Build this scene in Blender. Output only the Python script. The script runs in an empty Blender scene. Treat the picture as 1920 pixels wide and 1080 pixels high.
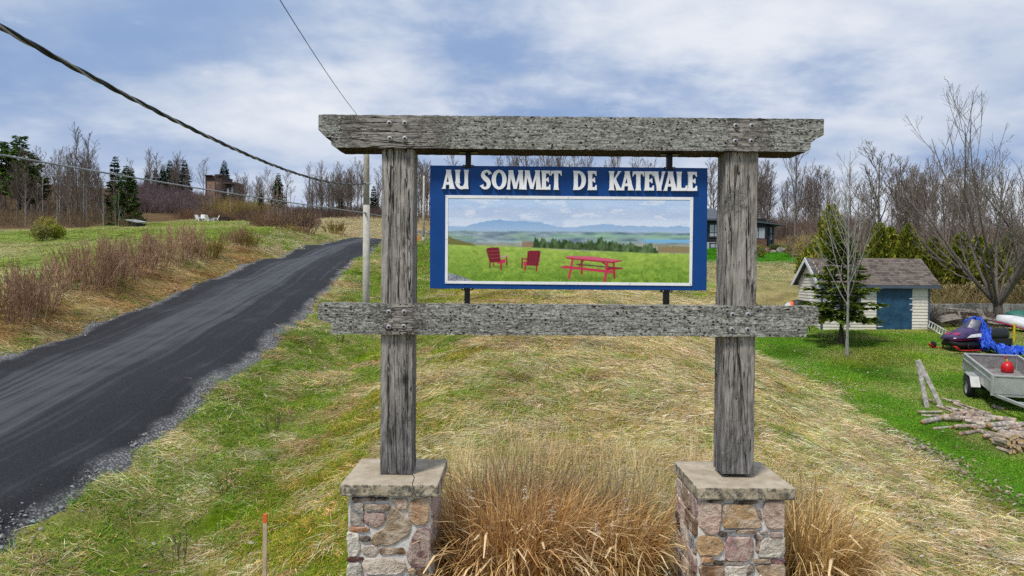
import bpy, math, random
import numpy as np
from mathutils import Matrix, Vector

SC = bpy.context.scene
COL = SC.collection
R = math.radians
rng = np.random.default_rng(7)
random.seed(7)

# ------------------------------------------------------------------ camera
CAMZ = 2.85
F = 1280.0                       # focal length in photograph pixels (1920 wide)
cam_d = bpy.data.cameras.new('camera')
cam_d.sensor_width = 36.0
cam_d.lens = 36.0 * F / 1920.0
cam_d.clip_end = 3000.0
cam_d.clip_start = 0.05
cam = bpy.data.objects.new('camera', cam_d)
COL.objects.link(cam)
CAMROT = Matrix.Rotation(R(90 - 0.9), 4, 'X') @ Matrix.Rotation(R(0.45), 4, 'Z')
cam.matrix_world = Matrix.Translation((0, 0, CAMZ)) @ CAMROT
SC.camera = cam

# ------------------------------------------------------------------ sky and sun
SUN_EL, SUN_AZ = 58.0, 218.0      # azimuth measured clockwise from +Y (the view direction)
world = bpy.data.worlds.new('World')
SC.world = world
world.use_nodes = True
wn = world.node_tree
wn.nodes.clear()


def wnode(t, **kw):
    n = wn.nodes.new(t)
    for k, v in kw.items():
        setattr(n, k, v)
    return n


def wmath(op, a, b=None, c=None):
    n = wnode('ShaderNodeMath', operation=op)
    for i, v in enumerate((a, b, c)):
        if v is None:
            continue
        if isinstance(v, (int, float)):
            n.inputs[i].default_value = v
        else:
            wn.links.new(v, n.inputs[i])
    return n.outputs[0]


def wmix(f, a, b):
    n = wnode('ShaderNodeMix', data_type='RGBA')
    for s, v in ((n.inputs[0], f), (n.inputs[6], a), (n.inputs[7], b)):
        if isinstance(v, (int, float)):
            s.default_value = v
        elif isinstance(v, tuple):
            s.default_value = (*v, 1)
        else:
            wn.links.new(v, s)
    return n.outputs[2]


def wramp(f, lo, hi):
    n = wnode('ShaderNodeMapRange', interpolation_type='SMOOTHSTEP')
    wn.links.new(f, n.inputs[0])
    n.inputs[1].default_value = lo
    n.inputs[2].default_value = hi
    return n.outputs[0]


sky = wnode('ShaderNodeTexSky', sky_type='NISHITA', sun_disc=False)
sky.sun_elevation = R(SUN_EL)
sky.sun_rotation = R(SUN_AZ)
sky.air_density = 1.0
sky.dust_density = 1.0
tc = wnode('ShaderNodeTexCoord')
sep = wnode('ShaderNodeSeparateXYZ')
wn.links.new(tc.outputs['Generated'], sep.inputs[0])
zz = wmath('ADD', wmath('MAXIMUM', sep.outputs[2], 0.0), 0.22)
comb = wnode('ShaderNodeCombineXYZ')
wn.links.new(wmath('DIVIDE', sep.outputs[0], zz), comb.inputs[0])
wn.links.new(wmath('MULTIPLY', wmath('DIVIDE', sep.outputs[1], zz), 1.15), comb.inputs[1])


def wnoise(scale, detail, rough, off, dist=0.0):
    mp = wnode('ShaderNodeMapping')
    mp.inputs['Location'].default_value = off
    wn.links.new(comb.outputs[0], mp.inputs[0])
    n = wnode('ShaderNodeTexNoise')
    n.inputs['Scale'].default_value = scale
    n.inputs['Detail'].default_value = detail
    n.inputs['Roughness'].default_value = rough
    n.inputs['Distortion'].default_value = dist
    wn.links.new(mp.outputs[0], n.inputs['Vector'])
    return n.outputs[0]


big = wnoise(0.55, 6, 0.50, (2.2, 5.3, 0), 0.0)
mid = wnoise(1.5, 8, 0.54, (5.6, 1.9, 0), 0.0)
fine = wnoise(3.4, 9, 0.62, (7.7, 2.2, 3), 0.2)
wisp = wnoise(1.05, 7, 0.56, (1.3, 9.2, 6), 0.3)
form = wmath('ADD', wmath('MULTIPLY', big, 0.46), wmath('ADD', wmath('MULTIPLY', mid, 0.42), wmath('MULTIPLY', fine, 0.12)))
grey = wmix(wramp(mid, 0.36, 0.62), (1.24, 1.80, 2.92), (1.98, 2.45, 3.28))
white = wmix(wramp(wisp, 0.36, 0.62), (2.45, 2.80, 3.45), (3.7, 3.86, 4.15))
cloud = wmix(wramp(form, 0.45, 0.60), grey, white)
cloud = wmix(wmath('MULTIPLY', wramp(fine, 0.56, 0.74), 0.35), cloud, (3.5, 3.7, 4.1))
low = wmath('SUBTRACT', 1.0, wramp(sep.outputs[2], 0.03, 0.22))
cloud = wmix(wmath('MULTIPLY', low, wramp(wisp, 0.30, 0.58)), cloud, (3.75, 3.95, 4.3))
gap = wmath('MULTIPLY', wramp(wisp, 0.62, 0.8), 0.12)
cloud = wmix(gap, cloud, sky.outputs[0])
bg = wnode('ShaderNodeBackground')
bg.inputs['Strength'].default_value = 0.1
wn.links.new(cloud, bg.inputs[0])
wout = wnode('ShaderNodeOutputWorld')
wn.links.new(bg.outputs[0], wout.inputs[0])

sun_d = bpy.data.lights.new('sun', 'SUN')
sun_d.energy = 1.5
sun_d.angle = R(11)
sun_d.color = (1.0, 0.955, 0.88)
sun = bpy.data.objects.new('sun', sun_d)
COL.objects.link(sun)
sv = Vector((math.sin(R(SUN_AZ)) * math.cos(R(SUN_EL)), math.cos(R(SUN_AZ)) * math.cos(R(SUN_EL)), math.sin(R(SUN_EL))))
sun.rotation_euler = sv.to_track_quat('Z', 'Y').to_euler()
sun.location = sv * 60

SC.view_settings.view_transform = 'Standard'
SC.view_settings.look = 'None'
SC.view_settings.exposure = 1.14
SC.view_settings.gamma = 1.0
SC.view_settings.use_curve_mapping = False
SC.cycles.max_bounces = 5
SC.cycles.diffuse_bounces = 3
SC.cycles.glossy_bounces = 2
SC.cycles.use_adaptive_sampling = True
SC.cycles.adaptive_threshold = 0.02
SC.cycles.use_denoising = False
SC.cycles.transparent_max_bounces = 8

# ------------------------------------------------------------------ pixel helpers (where things stand in the world)
RM = np.array(CAMROT.to_3x3())
CPOS = np.array([0, 0, CAMZ])


def ray(px, py):
    return RM @ np.array([(px - 960) / F, -(py - 540) / F, -1.0])


def P(px, py, d):
    return CPOS + ray(px, py) * d


def on_y(px, py, y):
    r = ray(px, py)
    return CPOS + r * (y / r[1])


def project(p):
    c = RM.T @ (np.asarray(p) - CPOS)
    return 960 + F * c[0] / -c[2], 540 - F * c[1] / -c[2]


# ------------------------------------------------------------------ numpy value noise
def vnoise(x, y, seed=0):
    x = np.asarray(x, float); y = np.asarray(y, float)
    xi = np.floor(x).astype(np.int64); yi = np.floor(y).astype(np.int64)
    xf = x - xi; yf = y - yi
    u = xf * xf * (3 - 2 * xf); v = yf * yf * (3 - 2 * yf)

    def h(a, b):
        n = (a * 374761393 + b * 668265263 + seed * 1442695041) & 0x7fffffff
        n = ((n ^ (n >> 13)) * 1274126177) & 0x7fffffff
        return ((n ^ (n >> 16)) & 0xffff) / 65535.0
    return (h(xi, yi) * (1 - u) + h(xi + 1, yi) * u) * (1 - v) + (h(xi, yi + 1) * (1 - u) + h(xi + 1, yi + 1) * u) * v


def fbm(x, y, seed=0, octv=4):
    s = 0; a = 0.5; t = 0
    for i in range(octv):
        s = s + a * vnoise(x * 2 ** i, y * 2 ** i, seed + 17 * i); t += a; a *= 0.5
    return s / t


def sstep(a, b, x):
    t = np.clip((np.asarray(x, float) - a) / (b - a), 0, 1)
    return t * t * (3 - 2 * t)


# ------------------------------------------------------------------ terrain height: thin-plate spline through surveyed points
def zroad(d):
    return -1.55 + 0.146 * d


def road_hw(d):
    return float(np.interp(d, [0, 20, 30, 38, 46], [2.95, 2.9, 2.65, 2.2, 1.95]))


ctrl = []
for d in (-12, -2, 4, 9, 14, 19, 24, 30, 37, 44):
    dd = max(d, 0)
    zr = zroad(dd)
    zb = -1.2 + 0.135 * dd if dd < 24 else 2.04 + (dd - 24) * 0.095
    zl = -2.5 + 0.115 * min(dd, 30) + 0.03 * max(dd - 30, 0)
    xc = float(np.interp(d, [-14, 6, 14, 22, 30, 38, 44], [-8.6, -8.9, -9.1, -9.5, -10.15, -10.45, -10.45]))
    hw = road_hw(dd)
    ctrl += [(-40, d, zr + 0.35), (-23, d, zr + 0.55), (xc - hw - 3.3, d, zr + 0.8), (xc - hw - 1.9, d, zr + 0.8), (xc - hw - 0.1, d, zr - 0.02)]
    ctrl += [(xc, d, zr + 0.03), (xc + hw + 0.1, d, zr)]
    if d > 34:
        ctrl += [(-5.5, d, zr - 0.25)]
    if d < 34:
        ctrl += [(-4.5 - 0.012 * dd, d, zr - 0.75), (-1.6, d, zb - 0.05), (1.5, d, zb), (4.5, d, zb - 0.25), (8.5, d, zl + 0.04), (12, d, zl), (18, d, zl + 0.02), (28, d, zl + 0.15)]
for px, py, d in [(300, 432, 72), (400, 417, 116), (470, 417, 100), (540, 432, 76), (60, 452, 70), (130, 428, 88), (220, 428, 90), (50, 385, 130), (310, 402, 125), (310, 366, 165),
                  (410, 386, 170), (600, 408, 130), (700, 403, 130), (600, 432, 72), (660, 436, 62), (690, 447, 49), (645, 452, 47), (790, 432, 85), (790, 470, 55), (790, 502, 40), (960, 425, 110),
                  (1200, 432, 110), (1340, 467, 85), (1450, 467, 84), (1400, 485, 72), (1470, 492, 58), (1450, 520, 50), (1470, 556, 38), (1100, 500, 45), (1600, 450, 95), (1800, 450, 95), (1900, 440, 120), (1000, 460, 70)]:
    ctrl.append((*P(px, py, d)[:2], P(px, py, d)[2]))
ctrl += [(15, 34.5, 0.95), (22, 34.5, 0.95), (30, 34.5, 1.0), (14, 37.5, 1.75), (22, 37.5, 1.75), (30, 37.5, 1.85), (45, 38, 2.2), (30, 50, 3.0), (45, 60, 4.5), (60, 30, 1.2),
         (-160, 60, 8), (-160, 150, 24), (-160, 300, 28), (-60, 300, 27), (0, 200, 17), (0, 320, 22), (60, 180, 13), (120, 180, 14), (160, 320, 20), (160, 60, 6), (160, 0, 2), (-160, 0, 2), (0, -60, -2), (-90, -60, -1), (90, -60, -2),
         (-300, 500, 30), (0, 520, 26), (300, 500, 24), (-320, 100, 14), (320, 100, 8), (60, -12, -1.5), (60, 10, -1.0)]
CT = np.array(ctrl)


def tps_k(r2):
    return np.where(r2 > 1e-9, 0.5 * r2 * np.log(np.maximum(r2, 1e-9)), 0)


_n = len(CT)
_K = tps_k(((CT[:, None, :2] - CT[None, :, :2]) ** 2).sum(2)) + np.eye(_n) * 0.05
_Pm = np.c_[np.ones(_n), CT[:, :2]]
_A = np.block([[_K, _Pm], [_Pm.T, np.zeros((3, 3))]])
_W = np.linalg.solve(_A, np.r_[CT[:, 2], 0, 0, 0])


def base_h(x, y):
    x = np.atleast_1d(np.asarray(x, float)); y = np.atleast_1d(np.asarray(y, float))
    out = np.empty(x.shape)
    xf = x.ravel(); yf = y.ravel(); o = out.ravel()
    for i in range(0, len(xf), 20000):
        a = xf[i:i + 20000]; b = yf[i:i + 20000]
        k = tps_k((a[:, None] - CT[None, :, 0]) ** 2 + (b[:, None] - CT[None, :, 1]) ** 2)
        o[i:i + 20000] = k @ _W[:_n] + _W[_n] + _W[_n + 1] * a + _W[_n + 2] * b
    return o.reshape(x.shape)


# road centre line and half width
RC = np.array([(-8.6, -14), (-8.7, -4), (-8.9, 6), (-9.1, 14), (-9.5, 22), (-10.15, 30), (-10.45, 37), (-10.5, 43), (-9.8, 48.5), (-6.8, 53), (-1.5, 55.5), (6, 57), (14, 58)], float)
_t = np.arange(len(RC))
_tt = np.linspace(0, len(RC) - 1, 300)


def cr(pts, tt):
    out = []
    n = len(pts)
    for t in tt:
        i = min(int(t), n - 2); f = t - i
        p0, p1, p2, p3 = pts[max(i - 1, 0)], pts[i], pts[i + 1], pts[min(i + 2, n - 1)]
        out.append(0.5 * ((2 * p1) + (-p0 + p2) * f + (2 * p0 - 5 * p1 + 4 * p2 - p3) * f * f + (-p0 + 3 * p1 - 3 * p2 + p3) * f ** 3))
    return np.array(out)


RCS = cr(RC, _tt)
RHW = np.array([road_hw(q[1]) for q in RCS])


def road_dist(x, y):
    x = np.asarray(x, float).ravel(); y = np.asarray(y, float).ravel()
    out = np.full(x.shape, 99.0)
    near = (x > -20) & (x < 22) & (y > -20) & (y < 66)
    xs, ys = x[near], y[near]
    res = np.empty(len(xs))
    for i in range(0, len(xs), 20000):
        res[i:i + 20000] = (np.sqrt((xs[i:i + 20000, None] - RCS[None, :, 0]) ** 2 + (ys[i:i + 20000, None] - RCS[None, :, 1]) ** 2) + (2.95 - RHW)[None]).min(1)
    out[near] = res
    return out


def ground_h(x, y):
    x = np.atleast_1d(np.asarray(x, float)); y = np.atleast_1d(np.asarray(y, float))
    sh = x.shape
    h = base_h(x, y).ravel()
    rd = road_dist(x, y)
    xf, yf = x.ravel(), y.ravel()
    off = sstep(3.0, 4.2, rd)
    lawn = sstep(8.2, 9.4, xf) * (1 - sstep(33, 35, yf))
    b = (fbm(xf * 0.9, yf * 0.9, 3, 3) - 0.5) * 0.22 + (fbm(xf * 3.1, yf * 3.1, 5, 2) - 0.5) * 0.07
    h = h + b * off * (1 - 0.75 * lawn)
    h = h - 0.16 * (1 - sstep(2.55, 3.25, rd + (vnoise(xf * 1.7, yf * 1.7, 9) - 0.5) * 0.5))
    return h.reshape(sh)


def gz(x, y):
    return float(ground_h(np.array([x]), np.array([y]))[0])


def G(px, py, dmin=3.0, dmax=250.0):
    """Where the ray through that spot of the photograph meets the ground."""
    r = ray(px, py)
    ds = np.geomspace(dmin, dmax, 700)
    pts = CPOS[None] + ds[:, None] * r[None]
    diff = pts[:, 2] - ground_h(pts[:, 0], pts[:, 1])
    i = np.argmax(diff < 0)
    if diff[i] >= 0:
        i = len(ds) - 1
    return np.array([pts[i, 0], pts[i, 1], gz(pts[i, 0], pts[i, 1])])


def on_ground(px, d):
    p = P(px, 540, d)
    return np.array([p[0], p[1], gz(p[0], p[1])])


# ------------------------------------------------------------------ materials
MATS = {}


class NT:
    def __init__(self, name):
        self.m = bpy.data.materials.new(name)
        self.m.use_nodes = True
        self.t = self.m.node_tree
        self.t.nodes.clear()
        self.b = self.n('ShaderNodeBsdfPrincipled')
        self.o = self.n('ShaderNodeOutputMaterial')
        self.t.links.new(self.b.outputs[0], self.o.inputs[0])

    def n(self, t, **kw):
        x = self.t.nodes.new(t)
        for k, v in kw.items():
            setattr(x, k, v)
        return x

    def put(self, s, v):
        if isinstance(v, (int, float)):
            s.default_value = v
        elif isinstance(v, (tuple, list)):
            s.default_value = (*v, 1) if (len(v) == 3 and s.type == 'RGBA') else v
        else:
            self.t.links.new(v, s)

    def coord(self, kind='Object', scale=(1, 1, 1), rot=(0, 0, 0)):
        c = self.n('ShaderNodeTexCoord')
        mp = self.n('ShaderNodeMapping')
        mp.inputs['Scale'].default_value = scale
        mp.inputs['Rotation'].default_value = rot
        self.t.links.new(c.outputs[kind], mp.inputs[0])
        return mp.outputs[0]

    def noise(self, vec, scale, detail=4, rough=0.55, dist=0.0):
        x = self.n('ShaderNodeTexNoise')
        self.put(x.inputs['Vector'], vec)
        x.inputs['Scale'].default_value = scale
        x.inputs['Detail'].default_value = detail
        x.inputs['Roughness'].default_value = rough
        x.inputs['Distortion'].default_value = dist
        return x.outputs[0]

    def voro(self, vec, scale, feature='F1', rand=1.0):
        x = self.n('ShaderNodeTexVoronoi', feature=feature)
        self.put(x.inputs['Vector'], vec)
        x.inputs['Scale'].default_value = scale
        x.inputs['Randomness'].default_value = rand
        return x.outputs[0]

    def ramp(self, f, lo, hi, a=0.0, b=1.0):
        x = self.n('ShaderNodeMapRange', interpolation_type='SMOOTHSTEP')
        self.put(x.inputs[0], f)
        for i, v in ((1, lo), (2, hi), (3, a), (4, b)):
            x.inputs[i].default_value = v
        return x.outputs[0]

    def mix(self, f, a, b, mode='MIX'):
        x = self.n('ShaderNodeMix', data_type='RGBA', blend_type=mode)
        self.put(x.inputs[0], f); self.put(x.inputs[6], a); self.put(x.inputs[7], b)
        return x.outputs[2]

    def math(self, op, a, b=0.0):
        x = self.n('ShaderNodeMath', operation=op)
        self.put(x.inputs[0], a); self.put(x.inputs[1], b)
        return x.outputs[0]

    def attr(self, name, kind='GEOMETRY', out='Color'):
        x = self.n('ShaderNodeAttribute', attribute_name=name, attribute_type=kind)
        return x.outputs[out]

    def bump(self, h, strength=0.5, dist=0.02, prev=None):
        x = self.n('ShaderNodeBump')
        x.inputs['Strength'].default_value = strength
        x.inputs['Distance'].default_value = dist
        self.put(x.inputs['Height'], h)
        if prev is not None:
            self.t.links.new(prev, x.inputs['Normal'])
        return x.outputs[0]

    def done(self, col, rough=0.8, nrm=None, metal=0.0, spec=0.3):
        self.put(self.b.inputs['Base Color'], col)
        self.put(self.b.inputs['Roughness'], rough)
        self.put(self.b.inputs['Metallic'], metal)
        self.b.inputs['Specular IOR Level'].default_value = spec
        if nrm is not None:
            self.t.links.new(nrm, self.b.inputs['Normal'])
        return self.m


def plain(name, c, rough=0.6, metal=0.0, var=0.18, scale=6.0, spec=0.3, bump=0.0):
    """A coloured surface with a little uneven wear."""
    k = NT(name)
    v = k.coord()
    n = k.noise(v, scale, 6, 0.6)
    n2 = k.noise(v, scale * 7, 4, 0.6)
    f = k.math('ADD', k.math('MULTIPLY', n, 0.6), k.math('MULTIPLY', n2, 0.4))
    dark = tuple(x * (1 - 1.6 * var) for x in c)
    lite = tuple(min(1, x * (1 + 1.2 * var)) for x in c)
    col = k.mix(k.ramp(f, 0.33, 0.68), dark, lite)
    nr = k.bump(n2, bump, 0.01) if bump else None
    return k.done(col, k.ramp(n, 0.3, 0.7, max(0.05, rough - 0.1), min(1, rough + 0.1)), nr, metal, spec)


def srgb(r, g, b):
    f = lambda c: (c / 255 / 12.92) if c / 255 <= 0.04045 else ((c / 255 + 0.055) / 1.055) ** 2.4
    return (f(r), f(g), f(b))


# weathered timber, grain along Z for posts and along X for beams; pale crusty lichen on the beams
def timber(name, axis, lichen, dark, bare=()):
    k = NT(name)
    st = lambda q: (q, q, 1.0) if axis == 'z' else (1.0, q, q)
    v = k.coord('Object', tuple(x * 0.8 for x in st(8)))
    g = k.noise(v, 1.7, 8, 0.62, 2.2)
    g2 = k.noise(v, 9.0, 6, 0.7, 0.5)
    lw = k.noise(k.coord('Object', tuple(x * 0.22 for x in st(26))), 1.5, 4, 0.5, 1.2)
    lw2 = k.noise(k.coord('Object', tuple(x * 0.3 for x in st(24)), (0.3, 0.2, 0.4)), 2.6, 3, 0.5, 0.8)
    crack = k.math('MULTIPLY', k.ramp(k.math('ABSOLUTE', k.math('SUBTRACT', lw, 0.5)), 0.003, 0.014), k.ramp(k.math('ABSOLUTE', k.math('SUBTRACT', lw2, 0.47)), 0.001, 0.010))
    iso = k.coord()
    patch = k.noise(k.coord('Object', st(1.6)), 2.4, 7, 0.7, 0.4)
    f = k.math('ADD', k.math('MULTIPLY', g, 0.55), k.math('MULTIPLY', g2, 0.45))
    base = k.mix(k.ramp(f, 0.30, 0.66), (0.115, 0.103, 0.092), (0.44, 0.41, 0.375))
    base = k.mix(k.ramp(patch, 0.44, 0.70, 0, 0.75), base, k.mix(k.ramp(f, 0.40, 0.62), (0.085, 0.074, 0.064), (0.33, 0.295, 0.26)))
    kn = k.n('ShaderNodeTexVoronoi')
    k.put(kn.inputs['Vector'], k.coord('Object', tuple(x * 0.55 for x in st(1.9))))
    kn.inputs['Scale'].default_value = 4.2
    kr = k.n('ShaderNodeSeparateColor'); k.t.links.new(kn.outputs['Color'], kr.inputs[0])
    knot = k.math('MULTIPLY', k.ramp(kn.outputs['Distance'], 0.06, 0.22, 1, 0), k.ramp(kr.outputs[0], 0.74, 0.78))
    base = k.mix(knot, base, (0.028, 0.025, 0.024))
    base = k.mix(crack, (0.030, 0.027, 0.025), base)
    if dark:
        sepz = k.n('ShaderNodeSeparateXYZ')
        c = k.n('ShaderNodeTexCoord')
        k.t.links.new(c.outputs['Object'], sepz.inputs[0])
        low_tone = k.ramp(k.math('ADD', sepz.outputs[2], k.math('MULTIPLY', g, 0.7)), 1.5, 3.2, 0.75, 0.0)  # posts get darker and greyer towards the bottom
        base = k.mix(low_tone, base, k.mix(k.ramp(f, 0.42, 0.66), (0.045, 0.045, 0.049), (0.25, 0.245, 0.255)))
    l1 = k.noise(k.coord('Object', tuple(x for x in (st(1.6)))), 46, 8, 0.80)
    l1 = k.math('ADD', k.math('MULTIPLY', l1, 0.72), k.math('MULTIPLY', g2, 0.28))
    l0 = k.noise(k.coord('Object', st(2.0)), 13, 6, 0.75)
    lic = k.mix(k.ramp(l1, 0.40, 0.60), (0.11, 0.112, 0.10), (0.56, 0.57, 0.52))
    lic = k.mix(k.ramp(l0, 0.42, 0.60, 0, 0.75), lic, k.mix(k.ramp(l1, 0.42, 0.60), (0.07, 0.064, 0.055), (0.37, 0.345, 0.305)))
    pit = k.n('ShaderNodeTexVoronoi')
    wv = k.n('ShaderNodeVectorMath', operation='MULTIPLY_ADD')
    nv_ = k.n('ShaderNodeTexNoise'); nv_.inputs['Scale'].default_value = 30; k.put(nv_.inputs['Vector'], iso)
    k.t.links.new(nv_.outputs['Color'], wv.inputs[0]); wv.inputs[1].default_value = (0.05, 0.05, 0.05); k.t.links.new(k.coord('Object', st(1.7)), wv.inputs[2])
    k.t.links.new(wv.outputs[0], pit.inputs['Vector']); pit.inputs['Scale'].default_value = 24
    pr = k.n('ShaderNodeSeparateColor'); k.t.links.new(pit.outputs['Color'], pr.inputs[0])
    pits = k.math('SUBTRACT', 1.0, k.math('MULTIPLY', k.ramp(pit.outputs['Distance'], 0.18, 0.36, 1, 0), k.ramp(pr.outputs[0], 0.50, 0.62)))
    lic = k.mix(pits, (0.022, 0.022, 0.021), lic)
    am = k.math('ADD', k.math('MULTIPLY', k.noise(iso, 1.9, 5, 0.65), 0.7), k.math('MULTIPLY', l1, 0.3))
    if bare:
        sx_ = k.n('ShaderNodeSeparateXYZ'); c = k.n('ShaderNodeTexCoord'); k.t.links.new(c.outputs['Object'], sx_.inputs[0])
        for xc, w_ in bare:
            near = k.ramp(k.math('ADD', k.math('ABSOLUTE', k.math('SUBTRACT', sx_.outputs[0], xc)), k.math('MULTIPLY', k.math('SUBTRACT', l0, 0.5), 0.9)), w_ * 0.0, w_, 0.34, 0.0)
            am = k.math('SUBTRACT', am, near)
    amt = k.ramp(am, 0.62 - lichen * 0.42, 0.72 - lichen * 0.36)
    col = k.mix(amt, base, lic)
    hgt = k.math('ADD', k.math('MULTIPLY', f, 0.6), k.math('ADD', k.math('MULTIPLY', crack, 0.8), k.math('MULTIPLY', amt, k.math('ADD', k.math('MULTIPLY', pits, 0.7), k.math('MULTIPLY', l1, 0.8)))))
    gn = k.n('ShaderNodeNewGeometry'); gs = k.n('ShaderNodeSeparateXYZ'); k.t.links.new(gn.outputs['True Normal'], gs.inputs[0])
    col = k.mix(k.ramp(gs.outputs[2], -0.62, -0.35, 1.0, 0.0), col, k.mix(k.ramp(f, 0.35, 0.65), (0.03, 0.021, 0.015), (0.085, 0.06, 0.042)))  # faces turned down: bare brown wood, with their shade put into the colour
    nr = k.bump(hgt, 1.0, 0.014)
    return k.done(col, 0.92, nr, 0, 0.12)


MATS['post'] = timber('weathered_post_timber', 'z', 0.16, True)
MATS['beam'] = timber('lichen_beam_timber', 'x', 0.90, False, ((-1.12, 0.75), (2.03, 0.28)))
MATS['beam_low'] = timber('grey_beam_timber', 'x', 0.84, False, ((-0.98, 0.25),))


def object_colour(name, rough=0.85, scale=14, var=0.5, bumpd=0.02, bs=0.6, spec=0.2):
    """One material whose hue is the object's own colour (stones, logs, boards)."""
    k = NT(name)
    oi = k.n('ShaderNodeObjectInfo')
    v = k.coord()
    n = k.noise(v, scale, 7, 0.65, 0.6)
    n2 = k.noise(v, scale * 0.3, 4, 0.6, 1.0)
    c = k.mix(k.ramp(n, 0.35, 0.65), k.mix(var, oi.outputs['Color'], (0.02, 0.02, 0.02)), oi.outputs['Color'])
    c = k.mix(k.ramp(n2, 0.42, 0.60, 0, 0.6), c, (0.64, 0.54, 0.45))
    nr = k.bump(k.math('ADD', n, n2), bs, bumpd)
    return k.done(c, rough, nr, 0, spec)


MATS['stone'] = object_colour('field_stone', 0.85, 13, 0.5, 0.045, 1.0)
MATS['log'] = object_colour('bark', 0.9, 18, 0.7, 0.01, 0.6)
k = NT('mortar')
v = k.coord()
n = k.noise(v, 30, 6, 0.7)
MATS['mortar'] = k.done(k.mix(k.ramp(n, 0.3, 0.7), (0.50, 0.485, 0.46), (0.74, 0.72, 0.69)), 0.95, k.bump(n, 0.6, 0.01))
k = NT('cap_concrete')
v = k.coord()
n = k.noise(v, 5, 8, 0.65)
n2 = k.noise(v, 60, 4, 0.7)
geo = k.n('ShaderNodeNewGeometry')
sp = k.n('ShaderNodeSeparateXYZ')
k.t.links.new(geo.outputs['Normal'], sp.inputs[0])
side = k.ramp(sp.outputs[2], 0.3, 0.8, 1.0, 0.12)
c = k.mix(k.ramp(n, 0.35, 0.65), (0.36, 0.295, 0.205), (0.50, 0.43, 0.325))
c = k.mix(k.math('MULTIPLY', side, k.ramp(k.noise(v, 12, 6, 0.7), 0.42, 0.6)), c, (0.09, 0.085, 0.07))
c = k.mix(k.math('MULTIPLY', side, k.ramp(k.noise(v, 34, 4, 0.7), 0.6, 0.66)), c, (0.55, 0.56, 0.52))
MATS['cap'] = k.done(c, 0.92, k.bump(n2, 0.5, 0.008))
MATS['bolt'] = plain('galvanised_bolt', (0.42, 0.42, 0.43), 0.55, 0.3, 0.2, 40)
MATS['bolt_hole'] = plain('dark_bolt_socket', (0.03, 0.03, 0.03), 0.7)
MATS['blue'] = plain('blue_sign_paint', (0.0025, 0.055, 0.235), 0.5, 0, 0.06, 3, 0.25)
MATS['letter'] = plain('white_letter_paint', (0.86, 0.86, 0.88), 0.5, 0, 0.04, 4)
MATS['trim'] = plain('white_frame', (0.84, 0.84, 0.85), 0.45, 0, 0.05, 4)
MATS['black_metal'] = plain('black_bracket', (0.012, 0.012, 0.013), 0.45, 0.3)
k = NT('printed_picture')
MATS['print'] = k.done(k.attr('Col'), 0.42, None, 0, 0.25)


def veg(name, rough=0.75, trans=0.0, use_tint=True):
    """Foliage and grass: colour from the mesh, shifted by the tint of each tuft."""
    k = NT(name)
    c = k.attr('Col')
    if use_tint:
        t = k.attr('tint', 'INSTANCER', 'Color')
        c = k.mix(1.0, c, t, 'MULTIPLY')
    k.done(c, rough, None, 0, 0.12)
    if trans:
        tr = k.n('ShaderNodeBsdfTranslucent')
        k.put(tr.inputs[0], c)
        ms = k.n('ShaderNodeMixShader')
        ms.inputs[0].default_value = trans
        k.t.links.new(k.b.outputs[0], ms.inputs[1])
        k.t.links.new(tr.outputs[0], ms.inputs[2])
        k.t.links.new(ms.outputs[0], k.o.inputs[0])
    return k.m


MATS['grass'] = veg('grass_blades', 0.8, 0.25)
MATS['plant'] = veg('plant_colour', 0.8, 0.15, False)


def bark(name, a, b, scale=3.0):
    k = NT(name)
    v = k.coord('Object', (scale * 3, scale * 3, scale))
    n = k.noise(v, 2.5, 6, 0.65)
    oi = k.n('ShaderNodeObjectInfo')
    c = k.mix(k.ramp(n, 0.35, 0.65), a, b)
    c = k.mix(k.ramp(oi.outputs['Random'], 0, 1, 0, 0.45), c, tuple(0.5 * x for x in a))
    return k.done(c, 0.95, k.bump(n, 0.5, 0.02), 0, 0.1)


MATS['bark_grey'] = bark('grey_bark', (0.125, 0.105, 0.088), (0.29, 0.25, 0.215))
MATS['bark_twig'] = bark('brown_twigs', (0.115, 0.085, 0.068), (0.22, 0.165, 0.132))
MATS['bark_pale'] = bark('pale_bark', (0.22, 0.205, 0.185), (0.46, 0.44, 0.41))
MATS['bark_dark'] = bark('dark_bark', (0.045, 0.038, 0.033), (0.12, 0.10, 0.09))
MATS['bark_red'] = bark('red_twigs', (0.30, 0.165, 0.10), (0.60, 0.40, 0.26))
MATS['bark_purple'] = bark('purple_twigs', (0.13, 0.085, 0.095), (0.21, 0.15, 0.165))
MATS['bark_yellow'] = bark('yellow_twigs', (0.22, 0.165, 0.04), (0.40, 0.31, 0.10))


# ------------------------------------------------------------------ mesh builder
WORLD = {}        # world position of each root (roots are not rotated unless built locally)


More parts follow.
